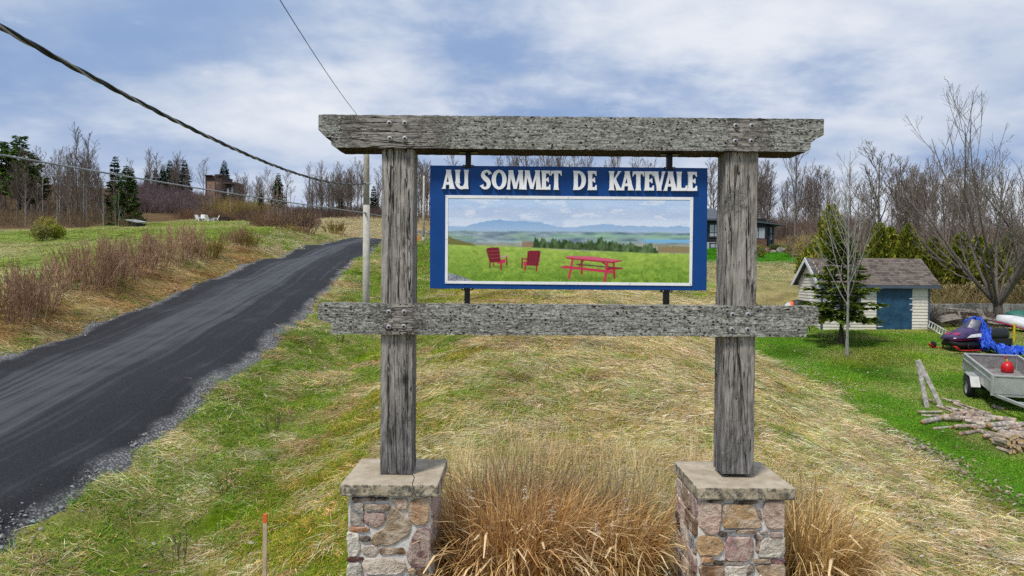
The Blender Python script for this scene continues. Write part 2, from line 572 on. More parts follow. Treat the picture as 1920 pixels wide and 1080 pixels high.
class MB:
    def __init__(self):
        self.v = []; self.f = []; self.n = 0; self.sm = []

    def add(self, verts, faces, smooth=False):
        verts = np.asarray(verts, float).reshape(-1, 3)
        self.v.append(verts)
        for f in faces:
            self.f.append([int(i) + self.n for i in f]); self.sm.append(smooth)
        self.n += len(verts)
        return self

    def box(self, c, s, rot=None):
        h = np.array(s) / 2
        vs = np.array([(x, y, z) for x in (-1, 1) for y in (-1, 1) for z in (-1, 1)]) * h
        if rot is not None:
            vs = vs @ np.array(rot).T
        return self.add(vs + np.array(c), [(0, 1, 3, 2), (4, 6, 7, 5), (0, 4, 5, 1), (2, 3, 7, 6), (0, 2, 6, 4), (1, 5, 7, 3)])

    def bx(self, x0, x1, y0, y1, z0, z1):
        return self.box(((x0 + x1) / 2, (y0 + y1) / 2, (z0 + z1) / 2), (abs(x1 - x0), abs(y1 - y0), abs(z1 - z0)))

    def prism(self, poly, y0, y1):
        """poly in (x, z), extruded along y."""
        p = np.asarray(poly, float); n = len(p)
        if ((p[:, 0] - np.roll(p[:, 0], -1)) * (p[:, 1] + np.roll(p[:, 1], -1))).sum() < 0:
            p = p[::-1]
        a = np.c_[p[:, 0], np.full(n, y0), p[:, 1]]; b = np.c_[p[:, 0], np.full(n, y1), p[:, 1]]
        fs = [list(range(n)), list(range(2 * n - 1, n - 1, -1))] + [(i, n + i, n + (i + 1) % n, (i + 1) % n) for i in range(n)]
        return self.add(np.r_[a, b], fs)

    def tube(self, pts, r, sides=8, caps=True, smooth=True):
        pts = np.asarray(pts, float); k = len(pts)
        r = np.broadcast_to(np.asarray(r, float), (k,))
        v, f = tubes(pts[None], np.asarray(r)[None], sides)
        fs = list(f)
        if caps:
            fs += [list(range(sides))[::-1], list(range((k - 1) * sides, k * sides))]
        return self.add(v, fs, smooth)

    def lathe(self, prof, c, sides=16, smooth=True, axis='z', caps=True):
        """prof: (radius, height) pairs."""
        a = np.linspace(0, 2 * np.pi, sides, endpoint=False)
        vs = []
        for r, h in prof:
            ring = np.c_[r * np.cos(a), r * np.sin(a), np.full(sides, h)]
            vs.append(ring)
        vs = np.concatenate(vs)
        if axis == 'x':
            vs = vs[:, [2, 0, 1]]
        elif axis == 'y':
            vs = vs[:, [0, 2, 1]]
        k = len(prof)
        fs = [(i * sides + j, i * sides + (j + 1) % sides, (i + 1) * sides + (j + 1) % sides, (i + 1) * sides + j) for i in range(k - 1) for j in range(sides)]
        if caps:
            fs += [list(range(sides))[::-1], list(range((k - 1) * sides, k * sides))]
        return self.add(vs + np.array(c), fs, smooth)

    def grid(self, X, smooth=True):
        """X: (n, m, 3) grid of points."""
        n, m = X.shape[:2]
        fs = [(i * m + j, i * m + j + 1, (i + 1) * m + j + 1, (i + 1) * m + j) for i in range(n - 1) for j in range(m - 1)]
        return self.add(X.reshape(-1, 3), fs, smooth)

    def build(self, name, m, parent=None, bevel=0.0, local=False, color=None, segs=2):
        v = np.concatenate(self.v) if self.v else np.zeros((0, 3))
        if parent is not None and not local:
            v = v - WORLD[parent.name]
        me = bpy.data.meshes.new(name)
        me.from_pydata(v.tolist(), [], self.f)
        me.polygons.foreach_set('use_smooth', self.sm)
        me.update()
        if isinstance(m, str):
            m = MATS[m]
        me.materials.append(m)
        o = bpy.data.objects.new(name, me)
        COL.objects.link(o)
        if parent is not None:
            o.parent = parent
            WORLD[o.name] = WORLD[parent.name]
        else:
            WORLD[o.name] = np.zeros(3)
        if color is not None:
            o.color = (*color, 1)
        if bevel:
            b = o.modifiers.new('edge', 'BEVEL')
            b.width = bevel; b.segments = segs; b.limit_method = 'ANGLE'; b.angle_limit = R(35)
        return o


def tubes(Pn, Rn, sides=3):
    """Pn (N,k,3), Rn (N,k) -> verts, quads of N open tubes."""
    N, k, _ = Pn.shape
    T = np.gradient(Pn, axis=1) if k > 2 else np.repeat((Pn[:, 1:] - Pn[:, :1]), 2, 1)
    T = T / (np.linalg.norm(T, axis=2, keepdims=True) + 1e-9)
    ref = np.where(np.abs(T[:, :1, 2:3]) > 0.9, np.array([1.0, 0, 0]), np.array([0, 0, 1.0]))
    U = np.cross(T, np.broadcast_to(ref, T.shape)); U /= np.linalg.norm(U, axis=2, keepdims=True) + 1e-9
    V = np.cross(T, U)
    a = np.linspace(0, 2 * np.pi, sides, endpoint=False)
    ring = Pn[:, :, None] + Rn[:, :, None, None] * (np.cos(a)[None, None, :, None] * U[:, :, None] + np.sin(a)[None, None, :, None] * V[:, :, None])
    v = ring.reshape(-1, 3)
    b = (np.arange(N)[:, None, None] * k + np.arange(k - 1)[None, :, None]) * sides
    j = np.arange(sides)[None, None]; j2 = (j + 1) % sides
    f = np.stack([b + j, b + j2, b + sides + j2, b + sides + j], -1).reshape(-1, 4)
    return v, f


def mesh_np(name, v, f, mat, col=None, smooth=True, attrs=None):
    """Fast mesh from numpy: f is (n,3) or (n,4), or a list of such arrays."""
    fl = f if isinstance(f, list) else [f]
    me = bpy.data.meshes.new(name)
    me.vertices.add(len(v))
    me.vertices.foreach_set('co', np.asarray(v, np.float32).ravel())
    loops = np.concatenate([x.ravel() for x in fl]).astype(np.int32) if fl else np.zeros(0, np.int32)
    tot = np.concatenate([np.full(len(x), x.shape[1]) for x in fl]).astype(np.int32)
    st = np.r_[0, np.cumsum(tot)[:-1]].astype(np.int32)
    me.loops.add(len(loops)); me.loops.foreach_set('vertex_index', loops)
    me.polygons.add(len(tot)); me.polygons.foreach_set('loop_start', st)
    me.polygons.foreach_set('use_smooth', np.full(len(tot), smooth))
    me.update(calc_edges=True)
    if col is not None:
        a = me.color_attributes.new('Col', 'FLOAT_COLOR', 'POINT')
        a.data.foreach_set('color', np.c_[col, np.ones(len(col))].astype(np.float32).ravel())
    if isinstance(mat, str):
        mat = MATS[mat]
    if mat:
        me.materials.append(mat)
    return me


def place(name, me, parent=None, loc=None):
    o = bpy.data.objects.new(name, me)
    COL.objects.link(o)
    if parent is not None:
        o.parent = parent
    if loc is not None:
        o.location = loc
    WORLD[o.name] = WORLD[parent.name] if parent is not None else np.zeros(3)
    return o


def tag(o, label, cat=None, group=None, kind=None):
    o['label'] = label
    if cat: o['category'] = cat
    if group: o['group'] = group
    if kind: o['kind'] = kind
    return o


def thing(name, label, cat, loc=(0, 0, 0), group=None, rotz=0.0):
    o = bpy.data.objects.new(name, None)
    o.empty_display_size = 0.2
    COL.objects.link(o)
    o.location = tuple(float(x) for x in loc)
    o.rotation_euler = (0, 0, rotz)
    WORLD[o.name] = np.array(loc, float)
    return tag(o, label, cat, group)


def dup(root, loc, rotz=0.0, scale=1.0, label=None, group=None):
    r = root.copy(); COL.objects.link(r)
    r.location = tuple(float(x) for x in loc); r.rotation_euler = (0, 0, rotz)
    r.scale = scale if isinstance(scale, tuple) else (scale,) * 3
    if label: r['label'] = label
    if group: r['group'] = group
    for ch in list(root.children):
        c = ch.copy(); COL.objects.link(c); c.parent = r
        for g in ch.children:
            d = g.copy(); COL.objects.link(d); d.parent = c
    WORLD[r.name] = np.array(loc, float)
    return r


def rotm(ax, a):
    return np.array(Matrix.Rotation(a, 3, ax))

# ================================================================== THE SETTING
# ground colour zones: what grows where
GREEN = np.array([0.075, 0.185, 0.018]); LAWN = np.array([0.085, 0.26, 0.010]); STRAW = np.array([0.50, 0.40, 0.19]); PALE = np.array([0.46, 0.40, 0.27])
OLIVE = np.array([0.19, 0.235, 0.035]); BROWN = np.array([0.17, 0.11, 0.055]); RUST = np.array([0.24, 0.145, 0.065]); SOIL = np.array([0.075, 0.055, 0.04]); FIELD = np.array([0.19, 0.265, 0.05])


def lawn_mask(x, y):
    w = (fbm(x * 0.8, y * 0.8, 21, 3) - 0.5) * 1.3
    a = sstep(-0.3, 0.5, x - 8.55 + w) * (1 - sstep(33.2, 34.2, y)) * sstep(2, 3, y)
    a = a * (1 - 0.9 * (1 - sstep(12.2, 13.2, x)) * sstep(28.5, 29.8, y))
    return a


def green_amount(x, y):
    """0 = dead straw, 1 = fresh green."""
    x = np.asarray(x, float); y = np.asarray(y, float)
    lm = lawn_mask(x, y)
    n = fbm(x * 0.42, y * 0.42, 11, 4); n2 = fbm(x * 1.4, y * 1.4, 12, 3)
    g = 0.9 * sstep(0.47, 0.66, n * 0.6 + n2 * 0.4)
    slope_left = (1 - sstep(-2.6, 1.6, x)) * sstep(-5.4, -4.4, x)
    g = np.maximum(g, 0.25 + 0.75 * sstep(0.36, 0.60, n2) * (0.5 + 0.5 * slope_left)) * (0.62 + 0.45 * slope_left) + 0.22 * slope_left
    verge = sstep(-6.4, -5.7, x + 0.02 * y) * (1 - sstep(-4.2, -3.2, x + 0.012 * y))
    g = np.maximum(g, verge * (0.62 + 0.38 * sstep(0.36, 0.50, n2)))
    strip = (1 - sstep(-12.0, -11.7, x)) * sstep(-12.9, -12.4, x)
    g = np.maximum(g, strip * 0.6 * sstep(0.42, 0.55, n))
    bank = sstep(-15.2, -14.2, x) * (1 - sstep(-12.9, -12.5, x)) * (1 - sstep(47, 50, y))
    g = g * (1 - 0.55 * bank)
    fld = (1 - sstep(-16.5, -14.8, x)) * sstep(10, 14, y) * (1 - sstep(112, 122, y + 0.25 * (x + 50)))
    g = np.where(fld > 0, g * (1 - fld) + fld * (0.45 + 0.55 * sstep(0.32, 0.55, fbm(x * 0.11, y * 0.11, 31, 4))), g)
    back = sstep(-13, -9, x) * (1 - sstep(4, 9, x)) * sstep(58.5, 60, y) * (1 - sstep(84, 92, y))
    g = np.maximum(g, back)
    near_pole = sstep(-8.6, -7.6, x) * (1 - sstep(-1.5, 1.0, x)) * sstep(27, 31, y) * (1 - sstep(44, 50, y))
    g = np.maximum(g, near_pole * sstep(0.30, 0.46, n))
    hl = sstep(10, 14, x) * (1 - sstep(36, 42, x)) * sstep(56, 60, y) * (1 - sstep(86, 92, y))
    g = np.maximum(g, hl)
    g = np.maximum(g, lm * (1 - 0.75 * sstep(0.57, 0.67, fbm(x * 0.5, y * 0.9, 44, 4)) * sstep(17, 21, y)))
    bz = brown_zone(x, y)
    g = g * (1 - 0.85 * bz)
    wood = wood_mask(x, y)
    return g * (1 - wood)


def brown_zone(x, y):
    w = (fbm(x * 0.2, y * 0.2, 97, 3) - 0.5) * 6
    return sstep(-1.5, 1.5, x + 0.36 * (y - 48) + 14.2 + w) * sstep(50, 54, y) * (1 - sstep(-9, -7, x + 0.02 * (y - 60)))


def wood_mask(x, y):
    w = sstep(118, 128, y + 0.18 * (x + 40)) * (1 - sstep(-14, -8, x))
    w = np.maximum(w, sstep(86, 92, y) * sstep(-14, -8, x))
    w = np.maximum(w, sstep(34, 42, x) * sstep(36, 44, y))
    w = np.maximum(w, (1 - sstep(-58, -54, x + 0.0 * y)) * sstep(80, 88, y))
    return w


def ground_colour(x, y):
    g = green_amount(x, y)
    n = fbm(x * 0.9, y * 0.9, 51, 4); n2 = fbm(x * 2.7, y * 2.7, 52, 3)
    lm = np.maximum(lawn_mask(x, y), np.clip(sstep(56, 60, y) * sstep(-13, -9, x), 0, 1))[:, None]
    dry = STRAW * (0.55 + 0.75 * n[:, None]) * 0.9
    dry = dry * (1 - sstep(0.58, 0.7, n2)[:, None] * 0.6) + BROWN * sstep(0.58, 0.7, n2)[:, None] * 0.6
    grn = (OLIVE * (1 - lm) + LAWN * lm) * (0.65 + 0.6 * n[:, None])
    fld = (1 - sstep(-16.5, -14.8, x))[:, None]
    grn = grn * (1 - fld) + FIELD * (0.8 + 0.4 * n[:, None]) * fld
    dry = dry * (1 - fld) + np.array([0.48, 0.39, 0.20]) * (0.75 + 0.4 * n[:, None]) * fld
    c = dry * (1 - g[:, None]) + grn * g[:, None]
    bank = (sstep(-15.2, -14.2, x) * (1 - sstep(-12.9, -12.5, x)) * (1 - sstep(47, 50, y)))[:, None]
    c = c * (1 - 0.5 * bank) + RUST * 0.5 * bank * (0.6 + 0.8 * n[:, None])
    bz = brown_zone(x, y)[:, None]
    c = c * (1 - 0.7 * bz) + np.array([0.36, 0.235, 0.115]) * (0.5 + n[:, None]) * 0.7 * bz
    w = wood_mask(x, y)[:, None]
    c = c * (1 - w) + (BROWN * 0.85 * (0.6 + 0.8 * n[:, None])) * w
    hedge = (sstep(34.2, 34.8, y) * (1 - sstep(40, 42, y)) * sstep(17, 18, x))[:, None]
    c = c * (1 - hedge) + BROWN * 0.9 * hedge
    return c


k = NT('ground_cover')
v = k.coord()
n1 = k.noise(v, 5.5, 6, 0.7, 0.5); n2 = k.noise(v, 28, 4, 0.7)
c = k.mix(1.0, k.attr('Col'), k.mix(k.ramp(k.math('ADD', k.math('MULTIPLY', n1, 0.5), k.math('MULTIPLY', n2, 0.5)), 0.3, 0.7), (0.45, 0.45, 0.45), (1.35, 1.35, 1.35)), 'MULTIPLY')
MATS['ground'] = k.done(c, 0.95, k.bump(k.math('ADD', n1, n2), 0.9, 0.06), 0, 0.08)


def axis_pts(lo, hi, n, a, c0):
    u0 = np.arcsinh((lo - c0) / a); u1 = np.arcsinh((hi - c0) / a)
    return c0 + a * np.sinh(np.linspace(u0, u1, n))


gx = axis_pts(-420, 420, 330, 14.0, -1.0)
gy = axis_pts(-70, 700, 330, 16.0, 10.0)
GX, GY = np.meshgrid(gx, gy)
GZ = ground_h(GX, GY)
nn = len(gx)
ii = (np.arange(len(gy) - 1)[:, None] * nn + np.arange(nn - 1)[None]).ravel()
quads = np.stack([ii, ii + 1, ii + nn + 1, ii + nn], 1)
gv = np.c_[GX.ravel(), GY.ravel(), GZ.ravel()]
me = mesh_np('ground', gv, quads, 'ground', ground_colour(gv[:, 0], gv[:, 1]))
ground = place('ground', me)
tag(ground, 'hillside ground of rough straw, lawn and field', kind='structure')

# ------------------------------------------------------------------ road
k = NT('worn_road_surface')
oc = k.n('ShaderNodeUVMap')
oc.uv_map = 'along'
mp = k.n('ShaderNodeMapping'); mp.inputs['Scale'].default_value = (1.7, 0.03, 1)
k.t.links.new(oc.outputs[0], mp.inputs[0])
st = k.noise(mp.outputs[0], 2.2, 6, 0.6, 0.6)
v = k.coord()
fn = k.noise(v, 55, 4, 0.75); md = k.noise(v, 0.9, 5, 0.6)
sx = k.n('ShaderNodeSeparateXYZ'); k.t.links.new(oc.outputs[0], sx.inputs[0])
ed = k.math('ABSOLUTE', sx.outputs[0])
edge = k.ramp(k.math('ADD', ed, k.math('MULTIPLY', k.math('SUBTRACT', md, 0.5), 0.9)), 2.58, 2.9)
lane = k.ramp(k.math('ABSOLUTE', k.math('ADD', sx.outputs[0], 0.5)), 0.4, 2.3, 0.09, -0.12)
wheel = k.ramp(k.math('ADD', lane, k.math('ADD', k.math('MULTIPLY', st, 0.7), k.math('MULTIPLY', md, 0.3))), 0.40, 0.66)
c = k.mix(wheel, (0.0135, 0.0142, 0.0168), (0.066, 0.0685, 0.0765))
c = k.mix(k.ramp(fn, 0.50, 0.70, 0, 0.45), c, (0.13, 0.133, 0.145))
c = k.mix(k.ramp(fn, 0.3, 0.45, 0.4, 0), c, (0.016, 0.017, 0.02))
grv = k.mix(k.ramp(k.voro(v, 22), 0.15, 0.6), (0.36, 0.35, 0.355), (0.10, 0.10, 0.105))
c = k.mix(k.math('MULTIPLY', edge, 0.85), c, grv)
MATS['road'] = k.done(c, 0.86, k.bump(k.math('ADD', fn, k.math('MULTIPLY', edge, k.voro(v, 22))), 0.7, 0.02), 0, 0.3)
tan = np.gradient(RCS, axis=0); tan /= np.linalg.norm(tan, axis=1, keepdims=True)
nrm = np.c_[tan[:, 1], -tan[:, 0]]
offs = np.linspace(-3.6, 3.6, 37)
RXY = RCS[:, None, :] + nrm[:, None, :] * (np.sign(offs)[None] * np.maximum(np.abs(offs)[None] - (2.95 - RHW)[:, None] * np.minimum(1, np.abs(offs)[None] / 2.0), 0))[:, :, None]
rh = base_h(RXY[..., 0], RXY[..., 1])
edge_n = (vnoise(RXY[..., 0] * 1.3, RXY[..., 1] * 1.3, 61) - 0.5) * 0.55 + (vnoise(RXY[..., 0] * 4, RXY[..., 1] * 4, 62) - 0.5) * 0.3
rz = rh + 0.05 * (1 - (offs[None] / 3.6) ** 2) - 0.20 * sstep(2.6, 3.5, np.abs(offs)[None] + edge_n) + (vnoise(RXY[..., 0] * 2, RXY[..., 1] * 2, 63) - 0.5) * 0.02
RV = np.concatenate([RXY, rz[..., None]], 2)
n0, m0 = RV.shape[:2]
ii = (np.arange(n0 - 1)[:, None] * m0 + np.arange(m0 - 1)[None]).ravel()
me = mesh_np('road', RV.reshape(-1, 3), np.stack([ii, ii + 1, ii + m0 + 1, ii + m0], 1)[:, ::-1], 'road')
uv = me.uv_layers.new(name='along')
sl = np.r_[0, np.cumsum(np.linalg.norm(np.diff(RCS, axis=0), axis=1))]
UVv = np.stack(np.broadcast_arrays(offs[None, :], sl[:, None]), -1).reshape(-1, 2)
li = np.empty(len(me.loops), np.int32); me.loops.foreach_get('vertex_index', li)
uv.data.foreach_set('uv', UVv[li].astype(np.float32).ravel())
# face winding upward
if me.polygons[0].normal.z < 0:
    me.flip_normals()
road = place('road', me)
tag(road, 'dark worn gravel road climbing the hill', kind='structure')

# ================================================================== THE SIGN
SY = 6.0                                   # plane of the timber faces


def S(px, py, y=SY):
    p = on_y(px, py, y)
    return np.array([p[0], p[2]])


def rough_timber(mb_poly, y0, y1, name, mat, parent, cuts, amp, axis):
    """An extruded outline cut into short lengths with slightly worn, uneven faces."""
    p = np.asarray(mb_poly, float)
    import bmesh
    bm = bmesh.new()
    vs = [bm.verts.new((x, y0, z)) for x, z in p]
    f = bm.faces.new(vs)
    bm.normal_update()
    if f.normal.y > 0:
        f.normal_flip()
    r = bmesh.ops.extrude_face_region(bm, geom=[f])
    bmesh.ops.translate(bm, verts=[g for g in r['geom'] if isinstance(g, bmesh.types.BMVert)], vec=(0, y1 - y0, 0))
    bmesh.ops.recalc_face_normals(bm, faces=bm.faces)
    lo = p.min(0); hi = p.max(0)
    for i in range(1, cuts):
        if axis == 'x':
            co = (lo[0] + (hi[0] - lo[0]) * i / cuts, 0, 0); no = (1, 0, 0)
        else:
            co = (0, 0, lo[1] + (hi[1] - lo[1]) * i / cuts); no = (0, 0, 1)
        bmesh.ops.bisect_plane(bm, geom=list(bm.verts) + list(bm.edges) + list(bm.faces), plane_co=co, plane_no=no)
    for q in range(1, 7):
        if axis == 'x':
            co = (0, 0, lo[1] + (hi[1] - lo[1]) * q / 7); no = (0, 0, 1)
        else:
            co = (lo[0] + (hi[0] - lo[0]) * q / 7, 0, 0); no = (1, 0, 0)
        bmesh.ops.bisect_plane(bm, geom=list(bm.verts) + list(bm.edges) + list(bm.faces), plane_co=co, plane_no=no)
    bm.normal_update()
    sc = 34.0
    for vt in bm.verts:
        x, y, z = vt.co
        n = float(fbm(np.array([x * sc + y * 11]), np.array([z * sc + y * 17]), 71, 2)[0]) - 0.5
        vt.co += vt.normal * n * amp
    L = WORLD[parent.name]
    bmesh.ops.translate(bm, verts=bm.verts, vec=tuple(-L))
    me = bpy.data.meshes.new(name)
    bm.to_mesh(me); bm.free()
    me.materials.append(MATS[mat])
    o = place(name, me, parent)
    b = o.modifiers.new('edge', 'BEVEL'); b.width = 0.006; b.segments = 1; b.limit_method = 'ANGLE'; b.angle_limit = R(50)
    return o


frame = thing('timber_frame', 'weathered grey timber frame of two posts and two crossbeams holding the blue sign', 'sign frame', (0, SY, -0.3))
# posts
PD = 0.26
for xs, name in (((716, 776, 712, 772), 'post'), ((1363, 1423, 1353, 1413), 'post')):
    tl = S(xs[0], 262); tr = S(xs[1], 262); bl = S(xs[2], 890); br = S(xs[3], 890)
    xl = (tl[0] + bl[0]) / 2 ; xr = (tr[0] + br[0]) / 2
    dx = (tl[0] - bl[0]) / 2 * 0.6
    poly = [(xl - dx, bl[1]), (xr - dx, bl[1]), (xr + dx, tl[1]), (xl + dx, tl[1])]
    rough_timber(poly, SY + 0.004, SY + PD, name, 'post', frame, 46, 0.010, 'z')


def beam(name, mat, parent, top, bottom, y0, y1, amp):
    """A timber along X: top and bottom are (px, py) outlines of its front face, left to right."""
    T = np.array([S(px, py, y0) for px, py in top]); Bm = np.array([S(px, py, y0) for px, py in bottom])
    xs = np.unique(np.r_[np.linspace(Bm[0, 0], Bm[-1, 0], 150), Bm[:, 0], Bm[1:-1, 0] - 0.0006])
    xs = np.unique(np.clip(xs, T[0, 0], T[-1, 0]))
    zt = np.interp(xs, T[:, 0], T[:, 1])
    order = np.argsort(Bm[:, 0] + np.arange(len(Bm)) * 1e-5)
    zb = np.interp(xs, Bm[:, 0] + np.arange(len(Bm)) * 1e-5, Bm[:, 1])
    nf, nd = 8, 4
    ring = [(0, j / nf) for j in range(nf)] + [(j / nd, 1) for j in range(nd)] + [(1, 1 - j / nf) for j in range(nf)] + [(1 - j / nd, 0) for j in range(nd)]
    ring = np.array(ring); m = len(ring)
    V_ = np.zeros((len(xs), m, 3))
    V_[..., 0] = xs[:, None]; V_[..., 1] = y0 + (y1 - y0) * ring[None, :, 0]; V_[..., 2] = zb[:, None] + (zt - zb)[:, None] * ring[None, :, 1]
    nrm2 = np.array([(-1.0 if u < 1e-6 else (1.0 if u > 1 - 1e-6 else 0.0), -1.0 if w < 1e-6 else (1.0 if w > 1 - 1e-6 else 0.0)) for u, w in ring]); nrm2 /= np.linalg.norm(nrm2, axis=1, keepdims=True)
    d_ = (fbm(V_[..., 0] * 30 + V_[..., 1] * 11, V_[..., 2] * 34 + V_[..., 1] * 17, 71, 3) - 0.5) * amp
    V_[..., 1] += d_ * nrm2[None, :, 0]; V_[..., 2] += d_ * nrm2[None, :, 1] * np.where(nrm2[None, :, 1] > 0, 1.3, 0.8)
    V_[..., 0] += (vnoise(V_[..., 1] * 40, V_[..., 2] * 40, 73) - 0.5) * 0.004
    mb = MB(); n_ = len(xs)
    fs = [(i * m + j, i * m + (j + 1) % m, (i + 1) * m + (j + 1) % m, (i + 1) * m + j) for i in range(n_ - 1) for j in range(m)]
    fs += [list(range(m)), list(range((n_ - 1) * m, n_ * m))[::-1]]
    mb.add(V_.reshape(-1, 3), [f[::-1] for f in fs], False)
    return mb.build(name, mat, parent)


YB = SY - 0.045
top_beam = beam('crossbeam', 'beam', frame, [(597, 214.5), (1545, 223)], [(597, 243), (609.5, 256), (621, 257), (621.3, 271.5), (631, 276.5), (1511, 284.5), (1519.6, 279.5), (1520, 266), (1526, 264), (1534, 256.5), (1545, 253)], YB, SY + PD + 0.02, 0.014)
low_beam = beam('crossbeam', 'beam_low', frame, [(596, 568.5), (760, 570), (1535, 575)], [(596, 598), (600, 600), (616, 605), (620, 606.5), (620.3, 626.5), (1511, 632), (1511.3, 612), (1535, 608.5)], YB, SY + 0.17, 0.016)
top_beam['label'] = 'top crossbeam with stepped ends crusted in pale lichen'
low_beam['label'] = 'lower crossbeam, pitted and grey'
bolt_v = MB()
bolt_v.lathe([(0.023, 0.01), (0.023, -0.005), (0.019, -0.010)], (0, 0, 0), 14, axis='y')
bolt_p = bolt_v.build('bolt', 'bolt', frame, local=True)
bolt_me = bolt_p.data
hole = MB(); hole.lathe([(0.0115, 0), (0.0115, -0.0145)], (0.001, 0, 0), 8, axis='y')
hole_me = hole.build('socket', 'bolt_hole', frame, local=True)
hole_data = hole_me.data
bpy.data.objects.remove(bolt_p); bpy.data.objects.remove(hole_me)
for px, py in [(730, 231), (759, 231), (731, 260), (759, 260), (1379, 236), (1409, 236), (1378, 265), (1408, 265), (729, 585), (758, 585), (729, 613), (757, 612), (1373, 590), (1402, 590), (1372, 618), (1401, 618)]:
    x, z = S(px, py, YB)
    bo = place('bolt', bolt_me, top_beam if py < 400 else low_beam)
    bo.location = (x, YB - 0.003 - SY, z + 0.3)
    so = place('bolt_socket', hole_data, top_beam if py < 400 else low_beam)
    so.location = (x, YB - 0.003 - SY, z + 0.3)

# sign board
PY = SY + 0.10
board_th = 0.045
cx0, cz0 = S(806.5, 310, PY); cx1, _ = S(1327, 315, PY)
_, cz1 = S(806, 541, PY)
_, cz0r = S(1327, 315, PY); _, cz1r = S(1325, 545, PY)
sign = thing('sign_board', 'blue sign board with white raised letters and a printed landscape, hung between the posts', 'sign', ((cx0 + cx1) / 2, PY, cz1))
mb = MB(); mb.prism([(cx0, cz0), (cx1, cz0r), (S(1325, 545, PY)[0], cz1r), (S(806, 541, PY)[0], cz1)], PY, PY + board_th)
mb.build('board', 'blue', sign, bevel=0.003)
# hanging brackets
for pts, up in (((878, 284, 311), 1), ((1256, 288, 315), 1), ((876, 541, 570), 0), ((1250, 545, 574), 0)):
    px, ya, yb = pts
    x, za = S(px, ya, PY); _, zb = S(px, yb, PY)
    if up:
        za += 0.05
    else:
        zb -= 0.0
    mb = MB(); mb.bx(x - 0.024, x + 0.024, PY - 0.006, PY + board_th + 0.006, zb - (0.0 if up else 0.03), za + (0 if up else 0.0))
    zp = zb if up else za
    mb.bx(x - 0.05, x + 0.05, PY - 0.009, PY + board_th + 0.009, zp - 0.016, zp + 0.008)
    if up:
        mb.bx(x - 0.085, x + 0.085, PY - 0.02, PY + 0.05, za - 0.06, za - 0.052)
    br_ = mb.build('bracket', 'black_metal', sign, bevel=0.002)
    for sx_ in (-0.034, 0.034):
        m2 = MB(); m2.lathe([(0.006, 0), (0.005, -0.004)], (x + sx_, PY - 0.0095, zp - 0.004), 8, axis='y'); m2.build('screw', 'bolt', br_)

# ---- letters, cut from flared strokes (units: photograph pixels, 35 high)
LH = 36.0


def stem(cx, y0, y1, t, fl=1.38):
    h = y1 - y0
    ys = [0, 0.05, 0.13, 0.3, 0.5, 0.7, 0.87, 0.95, 1]
    ws = [fl, 1.22, 1.05, 0.97, 0.94, 0.97, 1.05, 1.22, fl]
    L_ = [(cx - t / 2 * w, y0 + h * y) for y, w in zip(ys, ws)]
    Rr = [(cx + t / 2 * w, y0 + h * y) for y, w in zip(ys, ws)]
    return L_ + Rr[::-1]


def diag(x0, y0, x1, y1, t0, t1=None, fl=1.3):
    t1 = t1 or t0
    ys = [0, 0.08, 0.25, 0.5, 0.75, 0.92, 1]; ws = [fl, 1.08, 0.97, 0.94, 0.97, 1.08, fl]
    L_ = []; Rr = []
    for y, w in zip(ys, ws):
        x = x0 + (x1 - x0) * y; t = (t0 + (t1 - t0) * y) * w
        L_.append((x - t / 2, y0 + (y1 - y0) * y)); Rr.append((x + t / 2, y0 + (y1 - y0) * y))
    return L_ + Rr[::-1]


def arm(x0, x1, yc, t, serif, up):
    """A horizontal arm with a flared tip; up = +1, -1 or 0 for the side the tip flares to."""
    a = yc + t / 2; b = yc - t / 2
    ua = serif if up >= 0 else 0; ub = serif if up <= 0 else 0
    return [(x0, b), (x1 - 3.2, b), (x1 - 0.7, b - ub), (x1 + 0.4, b - ub), (x1, a + ua), (x1 - 1.6, a + ua), (x1 - 3.6, a), (x0, a)]


def ring(cx, cy, rx, ry, ix, iy, a0=0, a1=360, n=40):
    a = np.radians(np.linspace(a0, a1, n))
    o = [(cx + rx * math.cos(t), cy + ry * math.sin(t)) for t in a]
    i = [(cx + ix * math.cos(t), cy + iy * math.sin(t)) for t in a]
    return ('strip', o, i)


